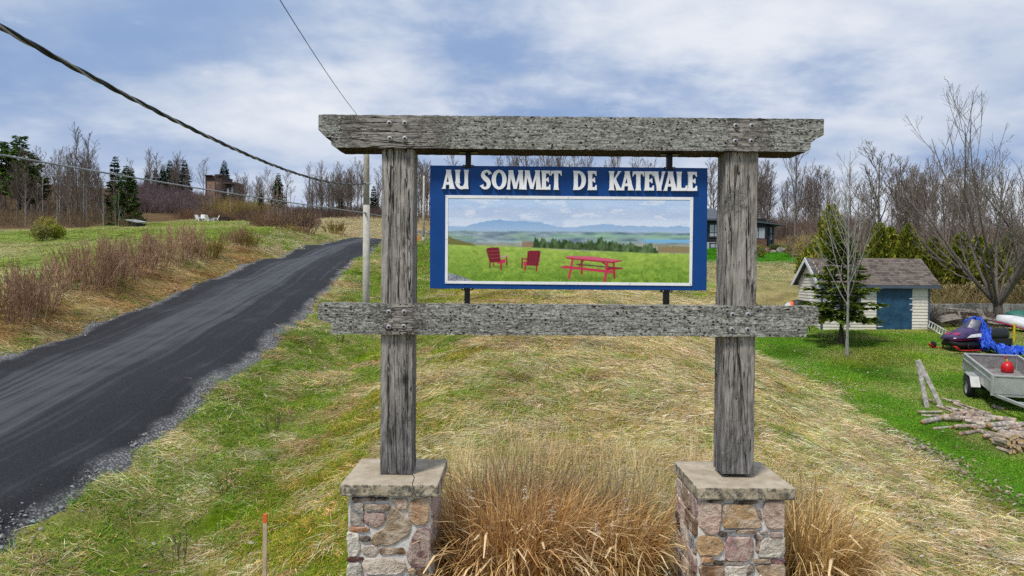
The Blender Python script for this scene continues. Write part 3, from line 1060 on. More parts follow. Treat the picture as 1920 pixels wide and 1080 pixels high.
def glyph(ch, w):
    h = LH; t = 7.8
    if ch == 'E':
        return [stem(5.2, 0, h, t), arm(5, w - 0.5, h - 2.6, 5.0, 4.2, -1), arm(5, w - 3.0, h * 0.52, 4.4, 2.4, 0), arm(5, w, 2.7, 5.2, 4.4, 1)]
    if ch == 'L':
        return [stem(5.2, 0, h, t), arm(5, w, 2.7, 5.2, 4.8, 1)]
    if ch == 'T':
        l = [(w - x, y) for x, y in arm(w / 2, w, h - 2.6, 5.0, 4.4, -1)]
        return [stem(w / 2, 0, h, t), arm(w / 2, w, h - 2.6, 5.0, 4.4, -1), l]
    if ch == 'D':
        return [stem(5.2, 0, h, t), ring(w * 0.40, h / 2, w * 0.60, h / 2, w * 0.60 - t * 1.02, h / 2 - 4.6, -90, 90), [(5, h - 4.6), (w * 0.41, h - 4.6), (w * 0.41, h), (5, h)], [(5, 0), (w * 0.41, 0), (w * 0.41, 4.6), (5, 4.6)]]
    if ch == 'O':
        return [ring(w / 2, h / 2, w / 2, h / 2 + 0.6, w / 2 - t * 1.02, h / 2 - 4.4)]
    if ch == 'U':
        return [stem(4.6, h * 0.30, h, t), stem(w - 4.4, 0, h, t * 0.86), ring(w / 2 - 0.4, h * 0.33, w / 2 - 0.9, h * 0.35, w / 2 - t * 0.98, h * 0.20, 180, 360)]
    if ch == 'A':
        return [diag(2.6, 0, w * 0.46, h, 4.6, 4.8, 1.7), diag(w - 4.6, 0, w * 0.50, h, 8.8, 7.2, 1.35), [(w * 0.2, h * 0.22), (w * 0.75, h * 0.22), (w * 0.75, h * 0.36), (w * 0.25, h * 0.36)]]
    if ch == 'V':
        return [diag(w * 0.52, 0, 4.4, h, 7.0, 8.8, 1.3), diag(w * 0.52, 0, w - 2.6, h, 4.4, 4.6, 1.7)]
    if ch == 'M':
        return [diag(2.8, 0, 6.2, h, 5.2, 4.8, 1.5), diag(w * 0.49, 1, 7.2, h, 6.0, 8.2, 1.1), diag(w * 0.49, 1, w - 7.0, h, 4.2, 4.6, 1.1), diag(w - 4.6, 0, w - 7.0, h, 8.6, 7.4, 1.35)]
    if ch == 'K':
        return [stem(5.2, 0, h, t), diag(7.5, h * 0.44, w - 3.6, h, 4.4, 4.8, 1.5), diag(w - 4.6, 0, 9.5, h * 0.58, 9.0, 6.6, 1.3)]
    if ch == 'S':
        sp_ = np.array([(w * 0.93, h * 0.79), (w * 0.80, h * 0.905), (w * 0.52, h * 0.945), (w * 0.26, h * 0.86), (w * 0.22, h * 0.70), (w * 0.42, h * 0.565), (w * 0.66, h * 0.45), (w * 0.79, h * 0.29), (w * 0.70, h * 0.12), (w * 0.45, h * 0.05), (w * 0.2, h * 0.09), (w * 0.06, h * 0.21)])
        q = cr(sp_, np.linspace(0, len(sp_) - 1, 44))
        tg = np.gradient(q, axis=0); tg /= np.linalg.norm(tg, axis=1, keepdims=True)
        nr_ = np.c_[-tg[:, 1], tg[:, 0]]
        u = np.linspace(0, 1, 44)
        wd = np.interp(u, [0, 0.06, 0.18, 0.34, 0.5, 0.66, 0.82, 0.94, 1], [7.5, 4.6, 4.4, 7.2, 9.0, 7.4, 4.4, 4.8, 8.0])
        return [('strip', [tuple(x) for x in q + nr_ * wd[:, None] / 2], [tuple(x) for x in q - nr_ * wd[:, None] / 2])]
    return []


word = [('A', 830, 853), ('U', 854, 879), ('S', 902, 920.5), ('O', 922, 950), ('M', 950.5, 983), ('M', 981, 1014.5), ('E', 1014.5, 1031.5), ('T', 1032.5, 1052.5),
        ('D', 1074, 1098), ('E', 1101, 1118), ('K', 1141, 1165), ('A', 1163.5, 1187), ('T', 1185.5, 1206.5), ('E', 1207, 1225), ('V', 1223.5, 1246), ('A', 1244, 1268), ('L', 1267, 1287.5), ('E', 1288, 1305.5)]
LY = PY - 0.028
for ch, xa, xb in word:
    base = 354.6 + (xa - 830) * (358.6 - 354.6) / (1290 - 830)
    mb = MB()
    for q, poly in enumerate(glyph(ch, xb - xa)):
        y0 = LY + 0.0007 * q; y1 = PY - 0.0006
        cv = lambda p: S(xa + p[0], base - p[1] * 35.6 / LH, PY)
        if isinstance(poly, tuple):
            o_ = [cv(p) for p in poly[1]]; i_ = [cv(p) for p in poly[2]]
            n_ = len(o_)
            vs = []
            for A_, B_ in zip(o_, i_):
                vs += [(A_[0], y0, A_[1]), (B_[0], y0, B_[1]), (A_[0], y1, A_[1]), (B_[0], y1, B_[1])]
            fs = []
            for j in range(n_ - 1):
                a = 4 * j; b = 4 * j + 4
                fs += [(a, b, b + 1, a + 1), (a + 2, b + 2, b, a), (a + 1, b + 1, b + 3, a + 3)]
            fs += [(0, 1, 3, 2), (4 * n_ - 4, 4 * n_ - 2, 4 * n_ - 1, 4 * n_ - 3)]
            mb.add(vs, fs)
        else:
            mb.prism([cv(p) for p in poly], y0, y1)
    lo = mb.build('letter', 'letter', sign)
    lo['label'] = 'raised white letter ' + ch

# ---- the printed landscape
fx = [(835.5, 366), (1299.5, 370), (1297, 536), (834.5, 531.5)]
fi = [(840.5, 371.5), (1294, 375), (1292, 530.5), (839.5, 526.5)]
FO = [S(*p, PY) for p in fx]; FI = [S(*p, PY) for p in fi]
mb = MB()
for i in range(4):
    j = (i + 1) % 4
    mb.prism([FO[i], FO[j], FI[j], FI[i]], PY - 0.008, PY - 0.0008)
pf = mb.build('picture_frame', 'trim', sign)
for px, py in [(838, 369), (950, 369.6), (1065, 370.6), (1180, 371.6), (1296.5, 372.6), (837, 529), (948, 530), (1062, 531.5), (1180, 532.5), (1294, 533.5), (837.5, 449), (1295.5, 453)]:
    x, z = S(px, py, PY)
    m2 = MB(); m2.lathe([(0.0045, 0), (0.003, -0.003)], (x, PY - 0.0082, z), 6, axis='y'); m2.build('screw', 'bolt', pf)

PWN, PHN = 400, 140


def make_print():
    ss = 2
    W, H = PWN * ss, PHN * ss
    X, Y = np.meshgrid(200 + (np.arange(W) + 0.5) / W * 1495, 268 + (np.arange(H) + 0.5) / H * 522)
    C = np.zeros((H, W, 3))

    def fill(mask, c):
        mask = np.clip(mask, 0, 1)[..., None]
        C[:] = C * (1 - mask) + np.array(c) * mask
    t = (Y - 268) / 180
    C[:] = np.array([178, 203, 236])[None, None] * (1 - t[..., None]) + np.array([212, 221, 238])[None, None] * t[..., None]
    nz = fbm(X * 0.008, Y * 0.03, 5, 5)
    fill(sstep(0.45, 0.65, nz) * sstep(270, 320, Y) * 0.6, (172, 194, 228))
    fill(sstep(325, 350, Y + 14 * nz) * (1 - sstep(385, 410, Y)) * 0.5, (178, 192, 222))
    fill(sstep(0.6, 0.72, fbm(X * 0.012, Y * 0.04, 9, 4)) * (Y < 400) * 0.6, (222, 228, 242))
    mx = [200, 310, 350, 430, 490, 522, 548, 600, 640, 700, 760, 850, 920, 990, 1080, 1160, 1250, 1400, 1560, 1635, 1700]
    my = [447, 447, 430, 414, 405, 398, 409, 411, 408, 411, 414, 438, 447, 445, 432, 423, 434, 436, 439, 431, 440]
    prof = np.interp(X, mx, my) + (vnoise(X * 0.05, X * 0, 3) - 0.5) * 6
    mt = sstep(0, 3, Y - prof)
    u = np.clip((Y - 400) / 85, 0, 1)[..., None]
    mc = np.array([134, 170, 214]) * (1 - u) + np.array([168, 192, 220]) * u
    C[:] = C * (1 - mt[..., None]) + mc * mt[..., None]
    val = sstep(470, 484, Y + 8 * (fbm(X * 0.02, Y * 0.05, 8, 3) - 0.5))
    n1 = fbm(X * 0.015, Y * 0.07, 13, 4)
    vc = np.array([128, 148, 160])[None, None] + (n1[..., None] - 0.5) * np.array([120, 110, 90])
    C[:] = C * (1 - val[..., None]) + vc * val[..., None]
    fill(sstep(0.52, 0.6, fbm(X * 0.006, Y * 0.05, 14, 3)) * val * 0.5 * (Y < 540), (150, 186, 156))
    fill(sstep(800, 900, X) * sstep(488, 496, Y) * (1 - sstep(510, 522, Y)) * 0.5, (150, 196, 158))
    fill(sstep(1380, 1440, X) * sstep(517, 523, Y) * (1 - sstep(536, 543, Y)) * 0.9, (118, 180, 224))
    fill(sstep(545, 555, Y) * 0.6, (170, 160, 130))
    fy = np.interp(X, [200, 700, 1000, 1700], [558, 575, 592, 606]) + (vnoise(X * 0.06, X * 0, 4) - 0.5) * 6
    fn_ = fbm(X * 0.03, Y * 0.06, 15, 4); fg = fbm(X * 0.12, Y * 0.12, 16, 3)
    s = np.clip((Y - 565) / 220, 0, 1)[..., None]
    fc = np.array([160, 186, 84]) * (1 - s) + np.array([112, 146, 48]) * s + (fn_[..., None] - 0.5) * np.array([60, 50, 30]) + (fg[..., None] - 0.5) * np.array([60, 55, 30]) * (0.2 + s)
    fm = sstep(0, 4, Y - fy)[..., None]
    C[:] = C * (1 - fm) + fc * fm
    fill(sstep(0.55, 0.7, fn_) * fm[..., 0] * (X < 420) * (Y > 590) * 0.6, (104, 122, 30))
    # shrubs, conifers
    ty = np.interp(X, [725, 740, 765, 790, 830, 850, 900, 940, 990, 1040, 1080, 1115, 1145, 1175, 1220, 1260, 1330, 1400, 1460, 1500], [560, 500, 530, 506, 540, 514, 524, 516, 536, 540, 522, 540, 494, 532, 524, 545, 540, 556, 540, 585])
    ty = ty + 10 * np.abs(((X / 11.0) % 2) - 1) + (vnoise(X * 0.2, X * 0, 6) - 0.5) * 22
    by = np.interp(X, [725, 1500], [577, 608])
    tn = fbm(X * 0.06, Y * 0.03, 18, 3)[..., None]
    tm = (sstep(0, 5, Y - ty) * (1 - sstep(-2, 3, Y - by)) * (X > 722) * (X < 1505))[..., None]
    C[:] = C * (1 - tm) + (np.array([66, 88, 50]) + (tn - 0.5) * 110) * tm
    fill(sstep(0, 6, Y - np.interp(X, [200, 260, 330, 370, 375], [500, 528, 540, 556, 600]) - 8 * vnoise(X * .15, X * 0, 2)) * (1 - sstep(0, 4, Y - np.interp(X, [200, 380], [560, 568]))), (112, 112, 62))
    fill((X > 1500) * sstep(0, 6, Y - 552 - 14 * vnoise(X * .1, X * 0, 7)) * (1 - sstep(598, 606, Y)) * 0.8, (140, 120, 80))
    fill((X > 660) * (X < 730) * sstep(530, 545, Y) * (1 - sstep(570, 578, Y)) * 0.7, (140, 105, 80))
    fill(sstep(0, 4, Y - np.interp(X, [200, 260, 350, 352], [738, 752, 784, 900])), (152, 156, 160))
    fill(sstep(0, 4, Y - np.interp(X, [200, 260, 350, 352], [738, 752, 784, 900])) * (vnoise(X * .15, Y * .2, 3) > 0.6), (104, 110, 122))

    def pm(poly):
        m = np.zeros_like(X, bool)
        n = len(poly)
        for i in range(n):
            x0, y0 = poly[i]; x1, y1 = poly[(i + 1) % n]
            if y0 == y1:
                continue
            cnd = ((y0 > Y) != (y1 > Y)) & (X < (x1 - x0) * (Y - y0) / (y1 - y0) + x0)
            m ^= cnd
        return m.astype(float)

    def ln(a, b, w, c):
        a = np.array(a, float); b = np.array(b, float); d = b - a
        tt = np.clip(((X - a[0]) * d[0] + (Y - a[1]) * d[1]) / (d @ d), 0, 1)
        dist = np.hypot(X - a[0] - tt * d[0], Y - a[1] - tt * d[1])
        fill(1 - sstep(w / 2 - 0.8, w / 2 + 0.8, dist), c)
    DR = (118, 28, 44); RD = (156, 32, 54); PK = (192, 48, 84)
    fill(0.5 * (1 - sstep(0, 1, np.hypot((X - 510) / 80, (Y - 702) / 16))), (70, 96, 24))
    fill(0.5 * (1 - sstep(0, 1, np.hypot((X - 715) / 70, (Y - 712) / 14))), (70, 96, 24))
    fill(0.5 * (1 - sstep(0, 1, np.hypot((X - 1090) / 210, (Y - 770) / 26))), (74, 104, 26))
    # chair one
    ln((463, 672), (462, 706), 8, DR); ln((533, 660), (532, 716), 10, RD); ln((566, 634), (567, 688), 8, DR); ln((485, 680), (486, 692), 8, RD)
    fill(pm([(520, 660), (560, 650), (556, 676), (505, 684)]), PK); ln((522, 638), (575, 631), 8, (190, 150, 160))
    fill(pm([(438, 590), (450, 581), (510, 578), (520, 585), (529, 662), (520, 672), (470, 674), (458, 664)]), DR)
    for yy in (602, 624, 646):
        ln((446 + (yy - 590) * .2, yy + 2), (518 + (yy - 590) * .12, yy - 3), 2.4, (166, 120, 96))
    for xx in (462, 480, 498):
        ln((xx, 588), (xx + 12, 668), 1.8, (92, 18, 36))
    # chair two
    ln((662, 648), (662, 706), 8, DR); ln((683, 690), (680, 720), 9, RD); ln((752, 694), (750, 722), 10, RD); ln((660, 647), (694, 652), 8, RD); ln((752, 655), (776, 652), 7, (190, 140, 150))
    fill(pm([(670, 668), (694, 664), (698, 692), (672, 692)]), PK)
    fill(pm([(694, 604), (706, 597), (766, 597), (776, 604), (762, 694), (690, 690)]), DR)
    for yy in (628, 655):
        ln((694, yy), (770, yy + 2), 2.4, (96, 18, 38))
    for xx in (712, 730, 748):
        ln((xx, 602), (xx - 4, 688), 1.8, (170, 70, 84))
    # picnic table
    ln((1000, 681), (1284, 703), 7, (86, 44, 66)); ln((1030, 652), (1032, 742), 11, RD); ln((1228, 664), (1234, 764), 12, RD)
    ln((1040, 655), (1016, 692), 8, DR); ln((1150, 660), (1196, 694), 8, DR)
    ln((975, 645), (953, 768), 14, PK); ln((1190, 668), (1173, 787), 15, PK)
    fill(pm([(903, 694), (930, 690), (1232, 720), (1226, 736), (905, 704)]), PK)
    fill(pm([(1180, 700), (1288, 700), (1288, 708), (1190, 716)]), RD)
    fill(pm([(929, 634), (960, 628), (1090, 630), (1280, 653), (1215, 669), (945, 641)]), (208, 92, 122))
    fill(pm([(929, 634), (945, 640), (1215, 663), (1280, 652), (1279, 659), (1215, 672), (940, 647)]), RD)
    C2 = np.clip(C, 0, 255).reshape(PHN, ss, PWN, ss, 3).mean((1, 3)) / 255
    C2 = np.where(C2 <= 0.04045, C2 / 12.92, ((C2 + 0.055) / 1.055) ** 2.4)
    return np.clip(C2 * 1.08, 0, 0.92)


PC = make_print()
uu = np.linspace(0, 1, PWN + 1); vv = np.linspace(0, 1, PHN + 1)
UU, VV = np.meshgrid(uu, vv)
FIa = np.array(FI)
QP = ((1 - UU) * (1 - VV))[..., None] * FIa[0] + (UU * (1 - VV))[..., None] * FIa[1] + (UU * VV)[..., None] * FIa[2] + ((1 - UU) * VV)[..., None] * FIa[3]
pv = np.c_[QP.reshape(-1, 2)[:, 0], np.full(QP.shape[0] * QP.shape[1], PY - 0.004), QP.reshape(-1, 2)[:, 1]] - WORLD[sign.name]
ci = np.clip((np.arange(PHN + 1)), 0, PHN - 1); cj = np.clip(np.arange(PWN + 1), 0, PWN - 1)
ii = (np.arange(PHN)[:, None] * (PWN + 1) + np.arange(PWN)[None]).ravel()
me = mesh_np('picture', pv, np.stack([ii, ii + PWN + 1, ii + PWN + 2, ii + 1], 1), 'print', PC[ci][:, cj].reshape(-1, 3), smooth=False)
pic = place('picture', me, sign)
pic['label'] = 'printed landscape with red chairs, picnic table and far mountain'

# ------------------------------------------------------------------ stone pillars
STC = dict(darkred=(0.10, 0.045, 0.038), dark=(0.075, 0.06, 0.055), grey=(0.22, 0.225, 0.245), brown=(0.17, 0.105, 0.062), mauve=(0.30, 0.20, 0.20), tan=(0.32, 0.25, 0.175), pink=(0.48, 0.36, 0.315), orange=(0.42, 0.265, 0.15),
           rust=(0.34, 0.13, 0.045), white=(0.55, 0.50, 0.475), pale=(0.46, 0.42, 0.385), purple=(0.16, 0.085, 0.10), ochre=(0.42, 0.29, 0.165))


STC = {k_: tuple(min(0.78, 1.45 * x_ * w_) for x_, w_ in zip(v_, (1.06, 0.99, 0.92))) for k_, v_ in STC.items()}


def rectp(x0, y0, x1, y1):
    return [(x0, y0), (x1, y0 + random.uniform(-4, 4)), (x1 + random.uniform(-4, 4), y1), (x0 + random.uniform(-4, 4), y1 + random.uniform(-4, 4))]


def stone_mesh(poly3, nrm_, depth):
    """poly3: (n,3) outline on the face; a rough split block standing proud of the mortar."""
    p = np.asarray(poly3, float)
    c0 = p.mean(0); p = c0 + (p - c0) * (1.0 + 0.012 / max(np.linalg.norm(p - c0, axis=1).mean(), 0.02))
    # uneven broken edges, lightly worn corners
    q = np.roll(p, -1, 0)
    out = []
    for a_, b_ in zip(p, q):
        l_ = np.linalg.norm(b_ - a_)
        m_ = max(2, int(l_ / 0.035))
        t1 = np.cross(b_ - a_, nrm_) / max(l_, 1e-6)
        for j in range(m_):
            u = (j + 0.5 + random.uniform(-0.2, 0.2)) / m_
            out.append(a_ * (1 - u) + b_ * u + t1 * random.uniform(-0.0045, 0.0045))
    p = np.array(out)
    c = p.mean(0); n = len(p)
    nrm_ = np.array(nrm_, float)
    jit = np.array([random.uniform(-0.003, 0.003) for _ in range(n)])[:, None]
    sz = np.linalg.norm(p - c, axis=1)[:, None]
    r0 = p - nrm_ * 0.02
    r1 = p + nrm_ * depth * 0.6
    r2 = c + (p - c) * (1 - 0.010 / np.maximum(sz, 0.02)) + nrm_ * (depth + jit)
    t_ = np.array([random.uniform(-0.05, 0.05), random.uniform(-0.05, 0.05)])
    tilt = ((r2 - c)[:, [0, 2]] @ t_)[:, None] if abs(nrm_[1]) > 0.5 else ((r2 - c)[:, [1, 2]] @ t_)[:, None]
    r2 = r2 + nrm_ * tilt
    vs = np.r_[r0, r1, r2]
    fs = [(a * n + i, a * n + (i + 1) % n, (a + 1) * n + (i + 1) % n, (a + 1) * n + i) for a in range(2) for i in range(n)]
    fs += [[2 * n + i for i in range(n)]]
    return vs, fs


def pillar(label, capq, cap_y, body_x, stones, org, side_stones, side, crack):
    Df = 5.72; W = 0.83
    yf = Df + 0.055; yb = Df + W - 0.055
    x0 = S(body_x[0], 1000, yf)[0]; x1 = S(body_x[1], 1000, yf)[0]
    cx = (x0 + x1) / 2
    zg = gz(cx, yf + 0.3)
    t = thing('stone_pillar', label, 'pillar', (cx, yf + 0.36, zg - 0.2))
    zc0 = S(capq[0], cap_y[1], Df)[1]; zc1 = S(capq[0], cap_y[0], Df)[1]
    mb = MB(); mb.bx(x0, x1, yf, yb, zg - 0.2, zc0 + 0.01)
    mb.build('mortar_core', 'mortar', t, bevel=0.02)
    xa = S(capq[0], cap_y[0], Df)[0]; xb = S(capq[1], cap_y[0], Df)[0]
    mb = MB()
    n = 24
    mb.bx(xa, xb, Df, Df + W, zc0, zc1)
    cap = mb.build('cap', 'cap', t, bevel=0.012)
    cap['label'] = 'slab cap of stained concrete' + (' with a crack through its front edge' if crack else '')
    if crack:
        pts2 = [(791, 862 + 10), (775, 885), (778, 892), (776, 908)]
        cp = []
        for px, py in [(777, 872), (770, 884), (777, 895), (773, 907.5)]:
            r = ray(px, py); cp.append(CPOS + r * ((zc1 + 0.0012 - CAMZ) / r[2]))
        mb = MB()
        for a, b in zip(cp[:-1], cp[1:]):
            d = b - a; l = np.hypot(d[0], d[1]); s_ = np.array([-d[1], d[0], 0]) / l * 0.0035
            mb.add([a - s_, b - s_, b + s_, a + s_], [(0, 1, 2, 3)])
        fp = [np.array([*S(px, py, Df)[:1], Df - 0.0015, S(px, py, Df)[1]]) for px, py in [(773, 908), (777, 918), (775, 924), (781, 931)]]
        for a, b in zip(fp[:-1], fp[1:]):
            s_ = np.array([0.0035, 0, 0]); mb.add([a - s_, b - s_, b + s_, a + s_], [(0, 1, 2, 3)])
        mb.build('crack', 'bolt_hole', cap)
    for colr, poly in stones:
        pts = []
        for zx, zy in poly:
            px, py = org[0] + zx / 4, org[1] + zy / 4
            x, z = S(px, py, yf)
            pts.append((min(max(x, x0 + 0.004), x1 - 0.004), yf, min(z, zc0 - 0.004)))
        pts = np.array(pts)
        c_ = np.cross(pts[1] - pts[0], pts[2] - pts[0])
        if c_[1] > 0:
            pts = pts[::-1]
        vs, fs = stone_mesh(pts, (0, -1, 0), random.uniform(0.014, 0.030))
        MB().add(vs, fs, False).build('stone', 'stone', t, color=tuple(np.array(STC[colr]) * random.uniform(0.85, 1.15)))
    # side face, rows of coursed stones
    xs = x1 if side > 0 else x0
    z = zc0 - 0.01
    i = 0
    while z > zg + 0.02:
        hh = random.uniform(0.10, 0.20)
        y = yf + 0.01
        while y < yb - 0.08:
            ww = min(random.uniform(0.16, 0.34), yb - 0.01 - y)
            if yb - 0.01 - (y + ww) < 0.1:
                ww = yb - 0.01 - y
            pts = np.array([(xs, y + 0.008, z - 0.006 - random.uniform(0, .015)), (xs, y + ww - 0.008, z - 0.006 - random.uniform(0, .015)), (xs, y + ww - 0.01, z - hh + 0.01), (xs, y + 0.012, z - hh + 0.008)])
            if side > 0:
                pts = pts[::-1]
            vs, fs = stone_mesh(pts, (side, 0, 0), random.uniform(0.012, 0.024))
            MB().add(vs, fs).build('stone', 'stone', t, color=tuple(np.array(STC[side_stones[i % len(side_stones)]]) * random.uniform(0.85, 1.15)))
            i += 1; y += ww
        z -= hh
    return t


left_st = [('darkred', rectp(330, 489, 495, 515)), ('dark', rectp(512, 490, 590, 508)), ('grey', rectp(315, 532, 408, 695)), ('brown', rectp(428, 540, 596, 583)),
           ('mauve', [(424, 608), (560, 604), (570, 650), (520, 712), (450, 700), (415, 670)]), ('tan', [(625, 560), (680, 600), (755, 690), (740, 770), (620, 838), (485, 832), (472, 780), (570, 715), (600, 620)]),
           ('pink', [(625, 502), (735, 502), (730, 575), (680, 578)]), ('orange', [(765, 522), (820, 506), (898, 496), (895, 600), (885, 680), (800, 685), (748, 640), (755, 570)]), ('rust', [(305, 705), (440, 712), (442, 745), (310, 740)]),
           ('white', [(288, 755), (372, 762), (377, 890), (350, 925), (285, 915)]), ('dark', rectp(395, 780, 445, 815)), ('pale', [(400, 860), (500, 848), (515, 890), (480, 930), (410, 920)]), ('brown', rectp(537, 868, 712, 912)),
           ('purple', [(790, 750), (850, 715), (900, 720), (902, 900), (900, 1000), (770, 1002), (735, 930), (760, 830)]), ('darkred', rectp(288, 938, 400, 963)), ('pale', [(420, 950), (600, 943), (710, 962), (717, 1030), (640, 1062), (450, 1062), (405, 1010)]),
           ('white', [(278, 985), (388, 982), (395, 1080), (275, 1105)]), ('tan', rectp(745, 1025, 800, 1060)), ('brown', rectp(815, 1025, 890, 1075)), ('mauve', rectp(415, 1085, 620, 1180)), ('grey', rectp(640, 1085, 880, 1170)), ('tan', rectp(280, 1125, 395, 1200))]
pillar('stone pillar with a cracked slab cap under the post nearer the road', (637, 821.5), (908, 931), (652, 808), left_st, (580, 810), ['mauve', 'pale', 'purple', 'tan', 'grey', 'orange', 'brown', 'pink'], 1, True)
right_st = [('pink', [(1010, 524), (1160, 535), (1165, 640), (1140, 760), (1050, 750), (1000, 680)]), ('ochre', [(1190, 540), (1395, 545), (1440, 640), (1465, 710), (1190, 715)]), ('darkred', [(1435, 580), (1455, 578), (1472, 640), (1450, 643)]),
            ('pink', [(1490, 522), (1632, 517), (1636, 710), (1530, 725), (1490, 660)]), ('dark', rectp(1060, 511, 1180, 528)), ('dark', rectp(1270, 512, 1430, 535)), ('grey', rectp(1195, 728, 1265, 745)), ('brown', rectp(1295, 730, 1415, 755)),
            ('grey', rectp(1460, 735, 1505, 760)), ('purple', rectp(1540, 750, 1615, 785)), ('dark', rectp(1160, 748, 1200, 778)), ('dark', rectp(1425, 768, 1480, 805)), ('ochre', [(1005, 780), (1150, 790), (1187, 850), (1150, 915), (1010, 925), (995, 870)]),
            ('mauve', [(1215, 790), (1395, 790), (1405, 880), (1380, 960), (1205, 955)]), ('darkred', rectp(1425, 822, 1452, 895)), ('white', [(1480, 802), (1636, 785), (1640, 900), (1610, 935), (1450, 935)]), ('orange', rectp(1025, 938, 1100, 975)),
            ('dark', rectp(1120, 962, 1320, 990)), ('tan', rectp(1415, 950, 1528, 975)), ('purple', rectp(1555, 952, 1635, 985)), ('brown', [(1010, 1000), (1180, 1005), (1170, 1085), (1015, 1085)]), ('white', rectp(1195, 1005, 1350, 1085)),
            ('dark', [(1365, 988), (1412, 1000), (1402, 1050), (1348, 1080)]), ('tan', [(1430, 1000), (1638, 990), (1640, 1085), (1480, 1092)]), ('pale', rectp(1010, 1100, 1200, 1190)), ('mauve', rectp(1220, 1100, 1420, 1180)), ('grey', rectp(1440, 1105, 1630, 1190))]
pillar('stone pillar with lichen-spotted slab cap under the post nearer the shed', (1307, 1493), (914, 937), (1308, 1472), right_st, (1060, 810), ['mauve', 'tan', 'pale', 'brown', 'pink', 'grey', 'white', 'dark'], -1, False)

# ================================================================== VEGETATION
def grow(Pp, Rp, Lp, rg, M, t0, t1, lr, ang, up, wig, kk, rr, rmin, taper=0.6):
    """Children branches for every parent polyline."""
    N, kp, _ = Pp.shape
    idx = np.repeat(np.arange(N), M)
    t = (np.tile(np.arange(M), N) + rg.random(N * M)) / M * (t1 - t0) + t0
    s = t * (kp - 1); i = np.minimum(s.astype(int), kp - 2); f = (s - i)[:, None]
    pos = Pp[idx, i] * (1 - f) + Pp[idx, i + 1] * f
    T = Pp[idx, i + 1] - Pp[idx, i]; T /= np.linalg.norm(T, axis=1, keepdims=True) + 1e-9
    rad = Rp[idx, i] * (1 - f[:, 0]) + Rp[idx, i + 1] * f[:, 0]
    q = rg.normal(size=(N * M, 3)); q -= (q * T).sum(1, keepdims=True) * T; q /= np.linalg.norm(q, axis=1, keepdims=True) + 1e-9
    a = R(1) * (ang + rg.normal(0, 9, N * M))[:, None]
    D = np.cos(a) * T + np.sin(a) * q
    L = Lp[idx] * lr * (1 - taper * (t - t0) / max(t1 - t0, 1e-6)) * rg.uniform(0.65, 1.2, N * M)
    out = [pos]
    for j in range(kk - 1):
        D = D + up * np.array([0, 0, 1.0]) + rg.normal(0, wig, D.shape)
        D /= np.linalg.norm(D, axis=1, keepdims=True)
        out.append(out[-1] + D * (L / (kk - 1))[:, None])
    Pc = np.stack(out, 1)
    r0 = np.maximum(rad * rr, rmin)
    Rc = np.maximum(r0[:, None] * np.linspace(1, 0.35, kk)[None], rmin * 0.75)
    return Pc, Rc, L


def trunk_line(rg, H, r, kk=9, lean=0.03, base=(0, 0)):
    z = np.linspace(0, H, kk)
    off = np.cumsum(rg.normal(0, lean * H / kk, (kk, 2)), 0); off -= off[0]
    Pt = np.c_[off + np.array(base), z]
    Rt = r * (1 - 0.88 * (z / H) ** 0.9); Rt[0] *= 1.35
    return Pt[None], Rt[None], np.array([H])


def join(parts, sides):
    vs, fs, n = [], [], 0
    for (Pn, Rn), s in zip(parts, sides):
        v_, f_ = tubes(Pn, Rn, s)
        vs.append(v_); fs.append(f_ + n); n += len(v_)
    return np.concatenate(vs), np.concatenate(fs)


PROTO = []


def tree_proto(name, label, cat, trunk_parts, crown_parts, tmat, cmat, ts=(6, 5, 5), cs=(3, 3, 3, 3)):
    root = thing(name, label, cat)
    v_, f_ = join(trunk_parts, ts)
    place('trunk', mesh_np('trunk', v_, f_, tmat), root)
    v_, f_ = join(crown_parts, cs)
    place('crown', mesh_np('crown', v_, f_, cmat), root)
    PROTO.append(root)
    return root


def bare_tree(seed, H=10.0, r=0.11, n1=15, n2=6, n3=4, t0=0.3, ang=42, up=0.22, lr=0.33, mats=('bark_grey', 'bark_twig'), rmin=0.011, name='bare_tree', label='bare tree', wig=0.10):
    rg = np.random.default_rng(seed)
    T0 = trunk_line(rg, H, r, 10, 0.035)
    A = grow(*T0, rg, n1, t0, 0.98, lr, ang, up, wig, 6, 0.55, rmin * 1.6)
    B = grow(*A, rg, n2, 0.15, 0.98, 0.50, 32, up * 0.7, wig * 1.2, 4, 0.6, rmin * 1.1)
    C = grow(*B, rg, n3, 0.15, 1.0, 0.62, 28, up * 0.6, wig * 1.3, 3, 0.7, rmin)
    return tree_proto(name, label, 'tree', [T0[:2], A[:2]], [B[:2], C[:2]], mats[0], mats[1])


